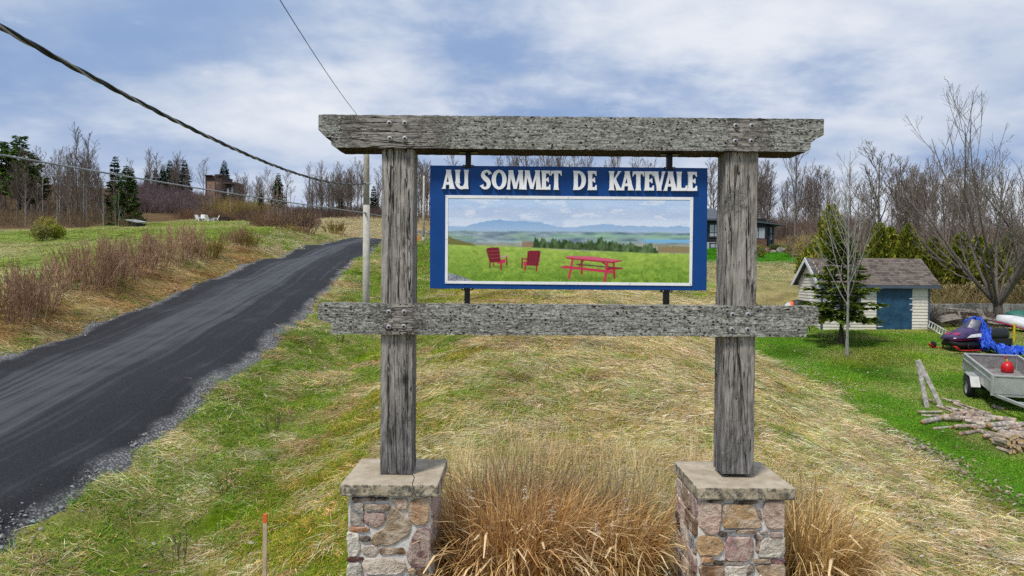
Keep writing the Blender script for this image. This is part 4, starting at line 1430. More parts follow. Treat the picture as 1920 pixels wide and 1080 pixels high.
def conifer_mesh(rg, H, Rb, whorls, per, droop, spread, blade, base_t=0.06, col=((0.018, 0.045, 0.012), (0.045, 0.095, 0.022)), shape=0.9, irregular=0.15):
    """Trunk, boughs and flat needle sprays."""
    Tp, Tr, _ = trunk_line(rg, H, 0.012 * H + 0.03, 8, 0.012)
    bp, br, sv, sf, sc_, n = [], [], [], [], [], 0
    for w in range(whorls):
        t = base_t + (1 - base_t) * (w + rg.random() * 0.6) / whorls
        z = t * H
        L0 = Rb * (1 - t) ** shape * (1 + rg.normal(0, irregular)) + 0.04 * Rb
        a0 = rg.random() * 6.28
        for b in range(per):
            a = a0 + 6.283 * b / per + rg.normal(0, 0.2)
            L = L0 * rg.uniform(0.7, 1.12)
            s = np.linspace(0, 1, 5)
            lift = 0.25 * (t - 0.3)
            zz_ = z + L * (lift * s - droop * s * s * (1.1 - t) + 0.16 * s ** 3)
            pl = np.c_[np.cos(a) * L * s, np.sin(a) * L * s, zz_]
            bp.append(pl); br.append(np.linspace(0.014 + 0.004 * L, 0.004, 5))
            m = max(4, int(spread * L))
            u = np.sqrt(rg.uniform(0.03, 1.0, m)); si = u * 4; i0 = np.minimum(si.astype(int), 3); ff = (si - i0)[:, None]
            p = pl[i0] * (1 - ff) + pl[i0 + 1] * ff
            sidea = a + rg.choice([-1, 1], m) * rg.uniform(0.15, 1.15, m)
            ln_ = blade * rg.uniform(0.55, 1.25, m) * (0.55 + 0.6 * np.sqrt(L / max(Rb, 1e-3)))
            d = np.c_[np.cos(sidea), np.sin(sidea), rg.normal(-0.12, 0.22, m)]
            wv = np.c_[-np.sin(sidea), np.cos(sidea), rg.normal(0, 0.45, m)] * (0.17 * ln_)[:, None]
            tip = p + d * ln_[:, None]; mid = p + d * (0.45 * ln_)[:, None]
            q = np.stack([p, mid + wv, tip, mid - wv], 1).reshape(-1, 3)
            sv.append(q); sf.append(np.arange(m * 4).reshape(-1, 4) + n); n += m * 4
            g = rg.random(m)[:, None] * 0.75 + 0.25 * u[:, None]
            c = np.array(col[0]) * (1 - g) + np.array(col[1]) * g
            sc_.append(np.repeat(c, 4, 0))
    tv, tf = join([(Tp, Tr), (np.array(bp), np.array(br))], (7, 3))
    return tv, tf, np.concatenate(sv), np.concatenate(sf), np.concatenate(sc_)


def conifer(name, label, seed, *a, tmat='bark_dark', **kw):
    root = thing(name, label, 'tree')
    tv, tf, sv_, sf_, sc_ = conifer_mesh(np.random.default_rng(seed), *a, **kw)
    place('trunk', mesh_np('trunk', tv, tf, tmat), root)
    place('crown', mesh_np('crown', sv_, sf_, 'plant', sc_, smooth=False), root)
    PROTO.append(root)
    return root


USED = set()


def plant(proto, loc, rotz=None, scale=1.0, label=None, group=None):
    """The first use moves the prototype itself; later ones are copies."""
    rz = random.uniform(0, 6.28) if rotz is None else rotz
    if proto.name not in USED:
        USED.add(proto.name)
        proto.location = tuple(float(x) for x in loc); proto.rotation_euler = (0, 0, rz)
        proto.scale = scale if isinstance(scale, tuple) else (scale,) * 3
        if label: proto['label'] = label
        if group: proto['group'] = group
        return proto
    return dup(proto, loc, rz, scale, label, group)


# ------------------------------------------------------------------ scattered ground cover (nobody could count it)
def scatter(name, label, variants, pts, rot, scl, tint, mat, cat=None):
    """One object: tuft meshes and the points they stand on, drawn by geometry nodes."""
    nv = len(variants)
    vs = [v_ for v_, f_, c_ in variants]; fs = []; n = 0
    cols = [c_ for v_, f_, c_ in variants]; var = []
    for q, (v_, f_, c_) in enumerate(variants):
        fs.append(f_ + n); n += len(v_); var.append(np.full(len(v_), q))
    m = len(pts)
    pick = rng.integers(0, nv, m)
    V_ = np.concatenate(vs + [pts]); Cc = np.concatenate(cols + [np.ones((m, 3))])
    me = mesh_np(name, V_, fs, mat, Cc, smooth=False)
    va = np.concatenate(var + [100 + pick]).astype(np.int32)
    me.attributes.new('variant', 'INT', 'POINT').data.foreach_set('value', va)
    z3 = np.zeros((n, 3))
    me.attributes.new('rot', 'FLOAT_VECTOR', 'POINT').data.foreach_set('vector', np.r_[z3, rot].astype(np.float32).ravel())
    s3 = scl if scl.ndim == 2 else np.repeat(scl[:, None], 3, 1)
    me.attributes.new('scl', 'FLOAT_VECTOR', 'POINT').data.foreach_set('vector', np.r_[z3, s3].astype(np.float32).ravel())
    me.attributes.new('tint', 'FLOAT_VECTOR', 'POINT').data.foreach_set('vector', np.r_[z3 + 1, tint].astype(np.float32).ravel())
    o = place(name, me)
    ng = bpy.data.node_groups.new(name + '_scatter', 'GeometryNodeTree')
    ng.interface.new_socket('Geometry', in_out='INPUT', socket_type='NodeSocketGeometry')
    ng.interface.new_socket('Geometry', in_out='OUTPUT', socket_type='NodeSocketGeometry')
    N = ng.nodes.new; Lk = ng.links.new
    gi = N('NodeGroupInput'); go = N('NodeGroupOutput')
    at = N('GeometryNodeInputNamedAttribute'); at.data_type = 'INT'; at.inputs[0].default_value = 'variant'
    ar = N('GeometryNodeInputNamedAttribute'); ar.data_type = 'FLOAT_VECTOR'; ar.inputs[0].default_value = 'rot'
    asx = N('GeometryNodeInputNamedAttribute'); asx.data_type = 'FLOAT_VECTOR'; asx.inputs[0].default_value = 'scl'
    er = N('FunctionNodeEulerToRotation'); Lk(ar.outputs[0], er.inputs[0])
    jn = N('GeometryNodeJoinGeometry')
    for q in range(nv):
        def sel(val):
            cmp_ = N('FunctionNodeCompare'); cmp_.data_type = 'INT'; cmp_.operation = 'EQUAL'
            Lk(at.outputs[0], cmp_.inputs[2]); cmp_.inputs[3].default_value = val
            sg = N('GeometryNodeSeparateGeometry'); sg.domain = 'POINT'
            Lk(gi.outputs[0], sg.inputs[0]); Lk(cmp_.outputs[0], sg.inputs[1])
            return sg.outputs[0]
        iop = N('GeometryNodeInstanceOnPoints')
        Lk(sel(100 + q), iop.inputs['Points']); Lk(sel(q), iop.inputs['Instance'])
        Lk(er.outputs[0], iop.inputs['Rotation']); Lk(asx.outputs[0], iop.inputs['Scale'])
        Lk(iop.outputs[0], jn.inputs[0])
    Lk(jn.outputs[0], go.inputs[0])
    md = o.modifiers.new('scatter', 'NODES'); md.node_group = ng
    tag(o, label, cat, kind='stuff')
    return o


def normals_at(x, y):
    e = 0.35
    hx = (ground_h(x + e, y) - ground_h(x - e, y)) / (2 * e); hy = (ground_h(x, y + e) - ground_h(x, y - e)) / (2 * e)
    n = np.c_[-hx, -hy, np.ones(len(x))]
    return n / np.linalg.norm(n, axis=1, keepdims=True)


def slope_rot(x, y, rzv):
    n = normals_at(x, y)
    c, s = np.cos(rzv), np.sin(rzv)
    nx = n[:, 0] * c + n[:, 1] * s; ny = -n[:, 0] * s + n[:, 1] * c
    return np.c_[-np.arcsin(np.clip(ny, -1, 1)), np.arctan2(nx, n[:, 2]), rzv]


def blades(rg, n, spread, L, Lv, w, lay, cols, segs=3, curl=0.5, dirn=None, dspread=6.28, zlift=0.0):
    """n curved blades; lay = 0 upright .. 1 flat on the ground."""
    bx = rg.normal(0, spread, (n, 2))
    az = rg.uniform(-dspread / 2, dspread / 2, n) + (0 if dirn is None else dirn)
    Ls = L * (1 + rg.uniform(-Lv, Lv, n))
    el0 = np.clip((1 - lay) * 1.45 + rg.normal(0, 0.22, n), 0.08, 1.5)
    p = np.c_[bx, np.full(n, -0.01) + zlift * rg.random(n)]
    rows = []
    W = np.c_[-np.sin(az), np.cos(az), rg.normal(0, 0.4, n)]
    ww = w * rg.uniform(0.6, 1.3, n)
    for s in range(segs + 1):
        k_ = ww * (1 - 0.85 * (s / segs) ** 1.5)
        rows.append(np.stack([p - W * k_[:, None] / 2, p + W * k_[:, None] / 2], 1))
        el = el0 - curl * (s + 1) / segs * rg.uniform(0.6, 1.4, n)
        el = np.maximum(el, -0.35)
        d = np.c_[np.cos(el) * np.cos(az), np.cos(el) * np.sin(az), np.sin(el)]
        p = p + d * (Ls / segs)[:, None]
        p[:, 2] = np.maximum(p[:, 2], 0.004)
    Vv = np.stack(rows, 1)                       # n, segs+1, 2, 3
    base = np.arange(n)[:, None] * (segs + 1) * 2 + np.arange(segs)[None] * 2
    Fq = np.stack([base, base + 1, base + 3, base + 2], -1).reshape(-1, 4)
    cc = np.array(cols)[rg.integers(0, len(cols), n)] * rg.uniform(0.7, 1.25, n)[:, None]
    Cv = np.repeat(cc, (segs + 1) * 2, 0)
    return Vv.reshape(-1, 3), Fq, Cv


def merge(*parts):
    vs, fs, cs, n = [], [], [], 0
    for v_, f_, c_ in parts:
        vs.append(v_); fs.append(f_ + n); cs.append(c_); n += len(v_)
    return np.concatenate(vs), np.concatenate(fs), np.concatenate(cs)


STR = [(0.70, 0.57, 0.28), (0.78, 0.67, 0.40), (0.60, 0.46, 0.19), (0.46, 0.32, 0.12), (0.80, 0.72, 0.50)]
GRN = [(0.115, 0.29, 0.015), (0.15, 0.33, 0.022), (0.08, 0.22, 0.012), (0.20, 0.34, 0.03)]
OLV = [(0.28, 0.34, 0.04), (0.20, 0.29, 0.025), (0.36, 0.37, 0.06)]
RG = np.random.default_rng(99)


def candidates(n, x0, x1, y0, y1, power=1.0):
    """Random spots, denser towards the near side, inside a generous wedge of view."""
    u = RG.random(n)
    y = y0 + (y1 - y0) * u ** power
    x = RG.uniform(x0, x1, n)
    k_ = np.abs(x) < 0.82 * y + 1.5
    return x[k_], y[k_]


def tints(n, lo, hi, hue=0.06):
    t = RG.uniform(lo, hi, n)[:, None] * np.ones((1, 3))
    return t * (1 + RG.normal(0, hue, (n, 3)))


def not_built(x, y):
    """False under the road, the shed, the pillars."""
    ok = road_dist(x, y) > 2.95 + (vnoise(x * 2.2, y * 2.2, 77) - 0.5) * 0.7
    ok &= ~((x > 12.6) & (x < 17.4) & (y > 28.1) & (y < 30.6))
    return ok


def patch(n, half, L, Lv, w, lay, cols, segs, curl, dirn, dspread, clump=9, zlift=0.0):
    """A square of turf: n blades gathered in small tufts."""
    v_, f_, c_ = blades(RG, n, 0.001, L, Lv, w, lay, cols, segs, curl, dirn, dspread, zlift)
    cen = RG.uniform(-half, half, (clump, 2)); pick_ = RG.integers(0, clump, n)
    off = cen[pick_] + RG.normal(0, half * 0.30, (n, 2))
    shade = RG.uniform(0.72, 1.2, clump)[pick_]
    k_ = len(v_) // n
    v_ = v_.copy(); v_[:, :2] += np.repeat(off, k_, 0)
    return v_, f_, c_ * np.repeat(shade, k_)[:, None]


# matted dead grass on the strip and its banks
x, y = candidates(25000, -17, 12, 2.6, 36, 1.75)
g = green_amount(x, y)
ok = not_built(x, y) & (RG.random(len(x)) > g * 0.93) & (lawn_mask(x, y) < 0.45)
x, y = x[ok], y[ok]
vs_ = []
for q in range(5):
    vs_.append(merge(patch(190, 0.30, 0.20, 0.5, 0.0075, 0.93, STR, 3, 0.5, 0.0, 2.2, 14, 0.035), patch(60, 0.30, 0.13, 0.4, 0.007, 0.6, STR + OLV + OLV, 3, 0.9, 0.0, 4.5, 12)))
ang = np.where(x < 0.9, math.pi + 0.5, -0.35) + (fbm(x * 0.5, y * 0.5, 81, 3) - 0.5) * np.where(x < 0.9, 1.6, 2.6)
sc1 = RG.uniform(0.7, 1.25, len(x)) * (0.72 + 0.027 * y)
tn = tints(len(x), 0.7, 1.25)
cl = sstep(0.52, 0.70, fbm(x * 1.1, y * 1.1, 83, 3))[:, None] * (0.75 - 0.6 * sstep(1, 4, x))[:, None]
tn = tn * (1 - cl) + tn * np.array([0.66, 0.50, 0.40]) * cl
pl_ = sstep(1.0, 5.0, x)[:, None]
tn = tn * (1 + pl_ * np.array([0.16, 0.18, 0.28]))
brk = ((1 - sstep(-12.6, -12.2, x)) * sstep(-14.6, -13.4, x))[:, None]
tn = tn * (1 - brk) + tn * np.array([0.86, 0.74, 0.6]) * brk
scatter('dry_grass', 'matted straw-coloured dead grass over the strip and road banks', vs_, np.c_[x, y, ground_h(x, y)], slope_rot(x, y, ang), np.c_[sc1, sc1, sc1 * RG.uniform(0.6, 1.3, len(x))], tn, 'grass', 'grass')

# fresh green grass coming through on the strip and along the road
x, y = candidates(26000, -17, 12, 2.6, 48, 1.65)
g = green_amount(x, y)
ok = not_built(x, y) & (RG.random(len(x)) < g * 1.0) & (lawn_mask(x, y) < 0.6)
x, y = x[ok], y[ok]
vs_ = [merge(patch(120, 0.20, 0.13, 0.5, 0.0065, 0.5, GRN + OLV, 2, 0.7, 0.0, 6.28, 9), patch(30, 0.2, 0.2, 0.5, 0.007, 0.85, STR, 2, 0.6, 0.0, 2.5, 6)) for q in range(5)]
sc1 = RG.uniform(0.7, 1.3, len(x)) * (0.85 + 0.025 * y)
tn = tints(len(x), 0.7, 1.3)
ol = (sstep(-4.2, -3.2, x) * sstep(0.40, 0.55, fbm(x * 0.6, y * 0.6, 85, 3)))[:, None]
tn = tn * (1 - ol) + tn * np.array([1.45, 1.02, 0.9]) * ol
scatter('fresh_grass', 'fresh green grass shooting through the strip and road verge', vs_, np.c_[x, y, ground_h(x, y)], slope_rot(x, y, RG.uniform(0, 6.28, len(x))), sc1, tn, 'grass', 'grass')

# mown lawn by the shed and up towards the houses
x, y = candidates(15000, 7.5, 30, 8.5, 34, 1.25)
ok = not_built(x, y) & (RG.random(len(x)) < 0.35 + 0.65 * green_amount(x, y)) & (lawn_mask(x, y) > 0.35)
x, y = x[ok], y[ok]
GRN = [tuple(1.18 * c for c in q) for q in GRN]
vs_ = [patch(240, 0.34, 0.055, 0.5, 0.0085, 0.4, GRN, 2, 0.7, 0.0, 6.28, 14) for q in range(5)]
gg = green_amount(x, y)[:, None]
tn = tints(len(x), 0.75, 1.2)
yel = (sstep(0.42, 0.62, fbm(x * 0.35, y * 0.35, 88, 4)) * sstep(13, 22, y))[:, None]
tn = tn * (1 - yel) + tn * np.array([2.1, 1.25, 1.5]) * yel
dk = sstep(0.48, 0.62, fbm(x * 0.7 + 9, y * 0.7, 89, 4))[:, None]
tn = tn * (1 - 0.42 * dk)
sw_ = np.maximum(1 - gg, sstep(0.56, 0.68, fbm(x * 1.3, y * 1.6, 90, 3))[:, None] * 0.75) * RG.uniform(0.3, 1.0, (len(x), 1))
tn = tn * (1 - sw_) + tints(len(x), 0.8, 1.2) * np.array([3.6, 1.32, 9.0]) * sw_
sc1 = RG.uniform(0.75, 1.25, len(x)) * (0.7 + 0.03 * y)
scatter('lawn_grass', 'short bright green lawn around the white shed', vs_, np.c_[x, y, ground_h(x, y)], slope_rot(x, y, RG.uniform(0, 6.28, len(x))), np.c_[sc1, sc1, sc1 * 0.8], tn, 'grass', 'grass')

# the hay field left of the road, and the grass between the strip and the far houses
x1_, y1_ = candidates(13000, -75, -14.5, 14, 120, 1.2)
x2_, y2_ = candidates(9000, -14, 42, 30, 90, 1.15)
x = np.r_[x1_, x2_]; y = np.r_[y1_, y2_]
ok = not_built(x, y) & (wood_mask(x, y) < 0.5) & ~((x > 11.5) & (x < 36) & (y < 44)) & ~((y < 36) & (x > -14) & (x < 12))
x, y = x[ok], y[ok]
g = green_amount(x, y)[:, None]
vs_ = [patch(130, 0.55, 0.20, 0.5, 0.022, 0.6, [(1, 1, 1), (0.75, 0.75, 0.75), (0.9, 0.9, 0.85)], 2, 0.7, 0.0, 6.28, 12) for q in range(3)]
far_l = ((x > -13) & (y > 56))[:, None]
gc = np.where(far_l, np.array([0.09, 0.33, 0.012]), np.array([0.33, 0.41, 0.08]))
tn = tints(len(x), 0.8, 1.25) * (gc * g + np.array([0.60, 0.50, 0.30]) * (1 - g))
sc1 = RG.uniform(0.7, 1.3, len(x)) * (0.7 + 0.012 * y)
scatter('field_grass', 'green and straw field grass on the hillside beyond the road and strip', vs_, np.c_[x, y, ground_h(x, y)], slope_rot(x, y, RG.uniform(0, 6.28, len(x))), np.c_[sc1, sc1, sc1 * 0.55], tn, 'grass', 'grass')

# roadside gravel
def pebble(rg):
    a = np.array([(1, 0, 0), (0, 1, 0), (-1, 0, 0), (0, -1, 0), (0, 0, 0.8), (0, 0, -0.5)]) * rg.uniform(0.6, 1.3, (6, 3))
    f_ = np.array([(0, 1, 4), (1, 2, 4), (2, 3, 4), (3, 0, 4), (1, 0, 5), (2, 1, 5), (3, 2, 5), (0, 3, 5)])
    return a, f_, np.full((6, 3), 1.0)


s = RG.integers(0, len(RCS), 30000)
sd = RG.choice([-1, 1], 30000, p=[0.4, 0.6])
o_ = 2.80 + RG.normal(0, 0.15, 30000) - RG.exponential(0.09, 30000)
xy = RCS[s] + nrm[s] * (sd * (o_ - 2.95 + RHW[s]))[:, None] + RG.normal(0, 0.12, (30000, 2))
k_ = (xy[:, 1] > 3) & (xy[:, 1] < 46)
xy = xy[k_]
hh = np.maximum(ground_h(xy[:, 0], xy[:, 1]), base_h(xy[:, 0], xy[:, 1]) - 0.02 - 0.20 * sstep(2.6, 3.5, road_dist(xy[:, 0], xy[:, 1])))
n_ = len(xy)
scatter('gravel', 'loose grey gravel along the edges of the road', [pebble(RG) for q in range(4)], np.c_[xy, hh + 0.004], np.c_[RG.uniform(-.4, .4, (n_, 2)), RG.uniform(0, 6.28, n_)], 0.010 + RG.exponential(0.008, n_), tints(n_, 0.12, 0.46, 0.05), 'grass', 'gravel')

# blown leaves along the lawn edge and by the bank
def leafm(rg):
    v_ = np.array([(0, -1, 0), (0.6, 0, 0.25), (0, 1, 0.1), (-0.6, 0, 0.2)]) * rg.uniform(0.8, 1.2, (4, 3))
    return v_, np.array([(0, 1, 2, 3)]), np.full((4, 3), 1.0)


cl_ = []
for px, py, r_, n_ in [(1545, 715, 0.35, 60), (1560, 724, 0.25, 70), (1590, 742, 0.3, 30), (1672, 812, 0.25, 60), (1700, 822, 0.2, 50), (1716, 838, 0.28, 110), (1745, 858, 0.35, 260), (1772, 868, 0.25, 120), (1795, 887, 0.2, 40), (1870, 920, 0.3, 60), (1905, 940, 0.3, 80),
                       (1840, 960, 0.5, 50), (1880, 985, 0.4, 60), (1800, 1020, 0.4, 70), (1820, 1035, 0.3, 90), (1700, 960, 0.6, 40), (1610, 915, 0.5, 30), (1650, 890, 0.5, 25), (1890, 620, 0.9, 420), (1730, 614, 0.8, 160), (1560, 612, 1.2, 90)]:
    c_ = G(px, py)
    cl_.append(np.c_[c_[0] + RG.normal(0, r_, n_), c_[1] + RG.normal(0, r_ * 1.5, n_)])
xx, yy = candidates(1500, -5, 16, 5, 30, 1.0)
cl_.append(np.c_[xx, yy])
xy = np.concatenate(cl_); xy = xy[not_built(xy[:, 0], xy[:, 1])]; n_ = len(xy)
pal = np.array([(0.46, 0.38, 0.27), (0.38, 0.29, 0.20), (0.27, 0.18, 0.11), (0.52, 0.47, 0.39)])
scatter('fallen_leaves', 'pale dead leaves blown along the edge of the lawn', [leafm(RG) for q in range(4)], np.c_[xy, ground_h(xy[:, 0], xy[:, 1]) + 0.03], RG.uniform(-0.7, 0.7, (n_, 3)) + np.c_[np.zeros((n_, 2)), RG.uniform(0, 6.28, n_)], RG.uniform(0.022, 0.055, n_), pal[RG.integers(0, 4, n_)] * RG.uniform(0.7, 1.1, (n_, 1)), 'grass', 'leaves')

# ------------------------------------------------------------------ ornamental grasses between and beside the pillars
def ornamental(label, cx, cy, rx, ry, n, H, cols, seedheads, dens=1.0, lean=(0, 0)):
    rg = np.random.default_rng(int(abs(cx * 1000)) + n)
    z0 = gz(cx, cy)
    root = thing('ornamental_grass', label, 'grass clump', (cx, cy, z0))
    segs = 7
    a = rg.uniform(0, 6.283, n); rr = np.sqrt(rg.random(n))
    bx = np.c_[rx * rr * np.cos(a) * 0.8, ry * rr * np.sin(a) * 0.8]
    p = np.c_[bx, ground_h(cx + bx[:, 0], cy + bx[:, 1]) - z0 - 0.02]
    az = np.arctan2(bx[:, 1] / ry + rg.normal(0, 0.45, n) + lean[1], bx[:, 0] / rx + rg.normal(0, 0.45, n) + lean[0])
    L = H * rg.uniform(0.55, 1.12, n)
    el = np.clip(1.48 - 0.14 * rr + rg.normal(0, 0.07, n), 0.7, 1.57)
    el = np.where(rg.random(n) < 0.08, rg.uniform(0.1, 1.1, n), el)
    bend = rg.gamma(2.0, 0.30, n)
    w = rg.uniform(0.007, 0.0185, n)
    plume = (rg.random(n) < 0.09) & (L > 0.75 * H)
    bend = np.where(plume, bend + 0.5, bend)
    th = az + 1.57 + rg.normal(0, 0.5, n)
    W = np.c_[np.cos(th), np.sin(th), np.zeros(n)]
    rows = []; tips = None
    for s in range(segs + 1):
        kx = w * np.where(plume, 0.7 + 0.9 * (s / segs) * (s < segs), 1 - 0.8 * (s / segs) ** 2)
        rows.append(np.stack([p - W * kx[:, None] / 2, p + W * kx[:, None] / 2], 1))
        e = el - bend * (s / segs) ** 2.2 * 2.6
        d = np.c_[np.cos(e) * np.cos(az), np.cos(e) * np.sin(az), np.sin(e)] + rg.normal(0, 0.05, (n, 3))
        if s < segs:
            p = p + d * (L / segs)[:, None]
            p[:, 2] = np.maximum(p[:, 2], 0.02)
    Vv = np.stack(rows, 1)
    base = np.arange(n)[:, None] * (segs + 1) * 2 + np.arange(segs)[None] * 2
    Fq = np.stack([base, base + 1, base + 3, base + 2], -1).reshape(-1, 4)
    cc = np.array(cols)[rg.integers(0, len(cols), n)] * rg.uniform(0.45, 1.3, n)[:, None]
    u = np.linspace(0, 1, segs + 1)[None, :, None]
    uw = np.where(plume[:, None, None], np.minimum(1, 1.1 * u ** 2), 0.35 * u)
    Cv = cc[:, None] * (1 - uw) + np.array((0.80, 0.62, 0.38)) * uw
    Cv = np.repeat(Cv.reshape(-1, 3), 2, 0)
    place('stems', mesh_np('stems', Vv.reshape(-1, 3), Fq, 'plant', Cv, smooth=False), root)['kind'] = 'stuff'
    if seedheads:
        hv, hf, hc, m0_ = [], [], [], 0
        for q in rg.choice(np.where(L > 0.8 * H)[0], seedheads, replace=False):
            tip = p[q]; m = 34
            dd = rg.normal(0, 1, (m, 3)); dd[:, 2] = np.abs(dd[:, 2]) * 0.6 - 0.5
            o0 = tip + np.c_[rg.normal(0, .012, (m, 2)), rg.uniform(-0.09, 0.05, m)]
            e1 = o0 + dd * rg.uniform(0.012, 0.030, (m, 1))
            wd = rg.normal(0, 0.0028, (m, 3))
            hv.append(np.stack([o0 - wd, o0 + wd, e1], 1).reshape(-1, 3)); hf.append(np.arange(m * 3).reshape(-1, 3) + m0_); m0_ += m * 3
            hc.append(np.repeat(np.array((0.66, 0.60, 0.50))[None] * rg.uniform(0.8, 1.1), m * 3, 0))
        place('seed_heads', mesh_np('seed_heads', np.concatenate(hv), np.concatenate(hf), 'plant', np.concatenate(hc), smooth=False), root)['kind'] = 'stuff'
    return root


ORC = [(0.68, 0.35, 0.085), (0.75, 0.44, 0.13), (0.52, 0.23, 0.045), (0.80, 0.56, 0.25), (0.30, 0.12, 0.025), (0.66, 0.36, 0.10)]
TAC = [(0.70, 0.46, 0.14), (0.78, 0.57, 0.24), (0.58, 0.34, 0.08), (0.42, 0.22, 0.05)]
PLC = [(0.72, 0.57, 0.30), (0.76, 0.64, 0.40), (0.64, 0.49, 0.22)]
ornamental('dense rust-orange dead ornamental grass beside the cracked-cap pillar', 0.02, 6.55, 0.68, 0.55, 3900, 1.34, ORC, 14)
ornamental('tan dead ornamental grass with fluffy seed heads, between the two pillars', 0.98, 6.75, 0.52, 0.5, 2000, 1.15, ORC[:4] + TAC, 34)
ornamental('ochre dead ornamental grass clump on the lawn side of the lichen-spotted pillar', 2.85, 6.55, 0.5, 0.5, 2300, 1.22, TAC, 16)
x, y = RG.uniform(-0.9, 3.8, 520), RG.uniform(7.0, 10.2, 520)
vs_ = [blades(RG, 9, 0.05, 0.75, 0.4, 0.005, 0.08, PLC, 5, 0.55) for q in range(4)]
scatter('tall_pale_grass', 'thin tall pale yellow grass standing behind the pillars', vs_, np.c_[x, y, ground_h(x, y)], np.c_[np.zeros((520, 2)), RG.uniform(0, 6.28, 520)], RG.uniform(0.5, 1.15, 520) * (1 - 0.09 * (y - 7)), tints(520, 0.8, 1.15), 'grass', 'grass')

# ------------------------------------------------------------------ shrubs
def shrub(name, seed, n, H, spread, mats, n2=5, n3=0, rmin=0.006, up=0.12, lab='shrub', lr=0.35):
    rg = np.random.default_rng(seed)
    a = rg.uniform(0, 6.28, n); rr = np.sqrt(rg.random(n))
    base = np.c_[np.cos(a) * rr * spread * 0.45, np.sin(a) * rr * spread * 0.45, np.full(n, -0.05)]
    D = np.c_[np.cos(a) * rr * spread * 0.55, np.sin(a) * rr * spread * 0.55, np.full(n, H * 0.9)] + rg.normal(0, 0.1 * H, (n, 3))
    D /= np.linalg.norm(D, axis=1, keepdims=True)
    L = H * rg.uniform(0.6, 1.1, n) * (1 - 0.25 * rr)
    pts = [base]
    for j in range(4):
        D = D + np.array([0, 0, up]) + rg.normal(0, 0.08, D.shape); D /= np.linalg.norm(D, axis=1, keepdims=True)
        pts.append(pts[-1] + D * (L / 4)[:, None])
    A = (np.stack(pts, 1), np.maximum(rmin * 2.2 * np.linspace(1, 0.4, 5)[None] * rg.uniform(0.7, 1.3, (n, 1)), rmin * 0.8), L)
    B = grow(*A, rg, n2, 0.25, 1.0, lr, 30, up, 0.12, 4, 0.7, rmin)
    crown = [B[:2]]; cs = (3, 3)
    if n3:
        C = grow(*B, rg, n3, 0.2, 1.0, 0.5, 34, up, 0.14, 3, 0.8, rmin * 0.9); crown.append(C[:2])
    root = thing(name, lab, 'shrub')
    v_, f_ = join([A[:2]], (4,)); place('stems', mesh_np('stems', v_, f_, mats[0]), root)
    v_, f_ = join(crown, cs); place('twigs', mesh_np('twigs', v_, f_, mats[1]), root)
    return root


red = [shrub('red_shrub', 200 + q, 40, 1.55, 1.3, ('bark_red', 'bark_red'), 8, 2, 0.0055, up=0.2) for q in range(3)]
for q, (px, d, s_) in enumerate([(2, 18.0, 1.12), (34, 18.5, 1.18), (66, 19.4, 1.05), (148, 22.2, 1.22), (172, 22.8, 1.2), (198, 23.6, 1.18), (224, 24.6, 1.15), (252, 25.8, 1.12), (279, 27.2, 1.12), (305, 28.4, 1.12), (336, 29.8, 1.35), (358, 31.0, 1.05), (432, 36.0, 0.72), (456, 37.0, 0.75)]):
    p = on_ground(px, d)
    OR3 = ['first', 'second', 'third', 'fourth', 'fifth', 'sixth', 'seventh', 'eighth', 'ninth']
    lb = OR3[q - 3] + ' red-brown shrub of the long thicket row on the road bank, counted uphill' if 3 <= q < 12 else (OR3[q] + ' leafless shrub of the short row before the gap on the road bank' if q < 3 else OR3[q - 12] + ' thin leafless shrub on the bank past the yellow-green one')
    plant(red[q % 3], p, None, s_, lb, 'leafless shrubs along the road bank')
yel = [shrub('yellow_shrub', 220 + q, 60, 1.3, 1.5, ('bark_yellow', 'bark_yellow'), 8, 3, 0.008) for q in range(2)]
plant(yel[0], on_ground(386, 32.0), None, 0.95, 'yellow-green rounded shrub at the end of the red thicket row')
plant(yel[1], on_ground(462, 36.5), None, 0.75, 'small yellowish shrub beside the thin shrubs on the bank')
plant(yel[0], on_ground(626, 58), None, 1.05, 'yellow shrub where the road tops the hill')
plant(yel[1], on_ground(540, 45), None, (0.9, 0.9, 0.45), 'low tawny shrub on the road edge below the large round shrub')
rs = [shrub('round_shrub', 230, 70, 2.0, 2.2, ('bark_red', 'bark_twig'), 8, 3, 0.010)]
plant(rs[0], on_ground(560, 48), None, 1.05, 'large round brown shrub by the road near the hilltop')

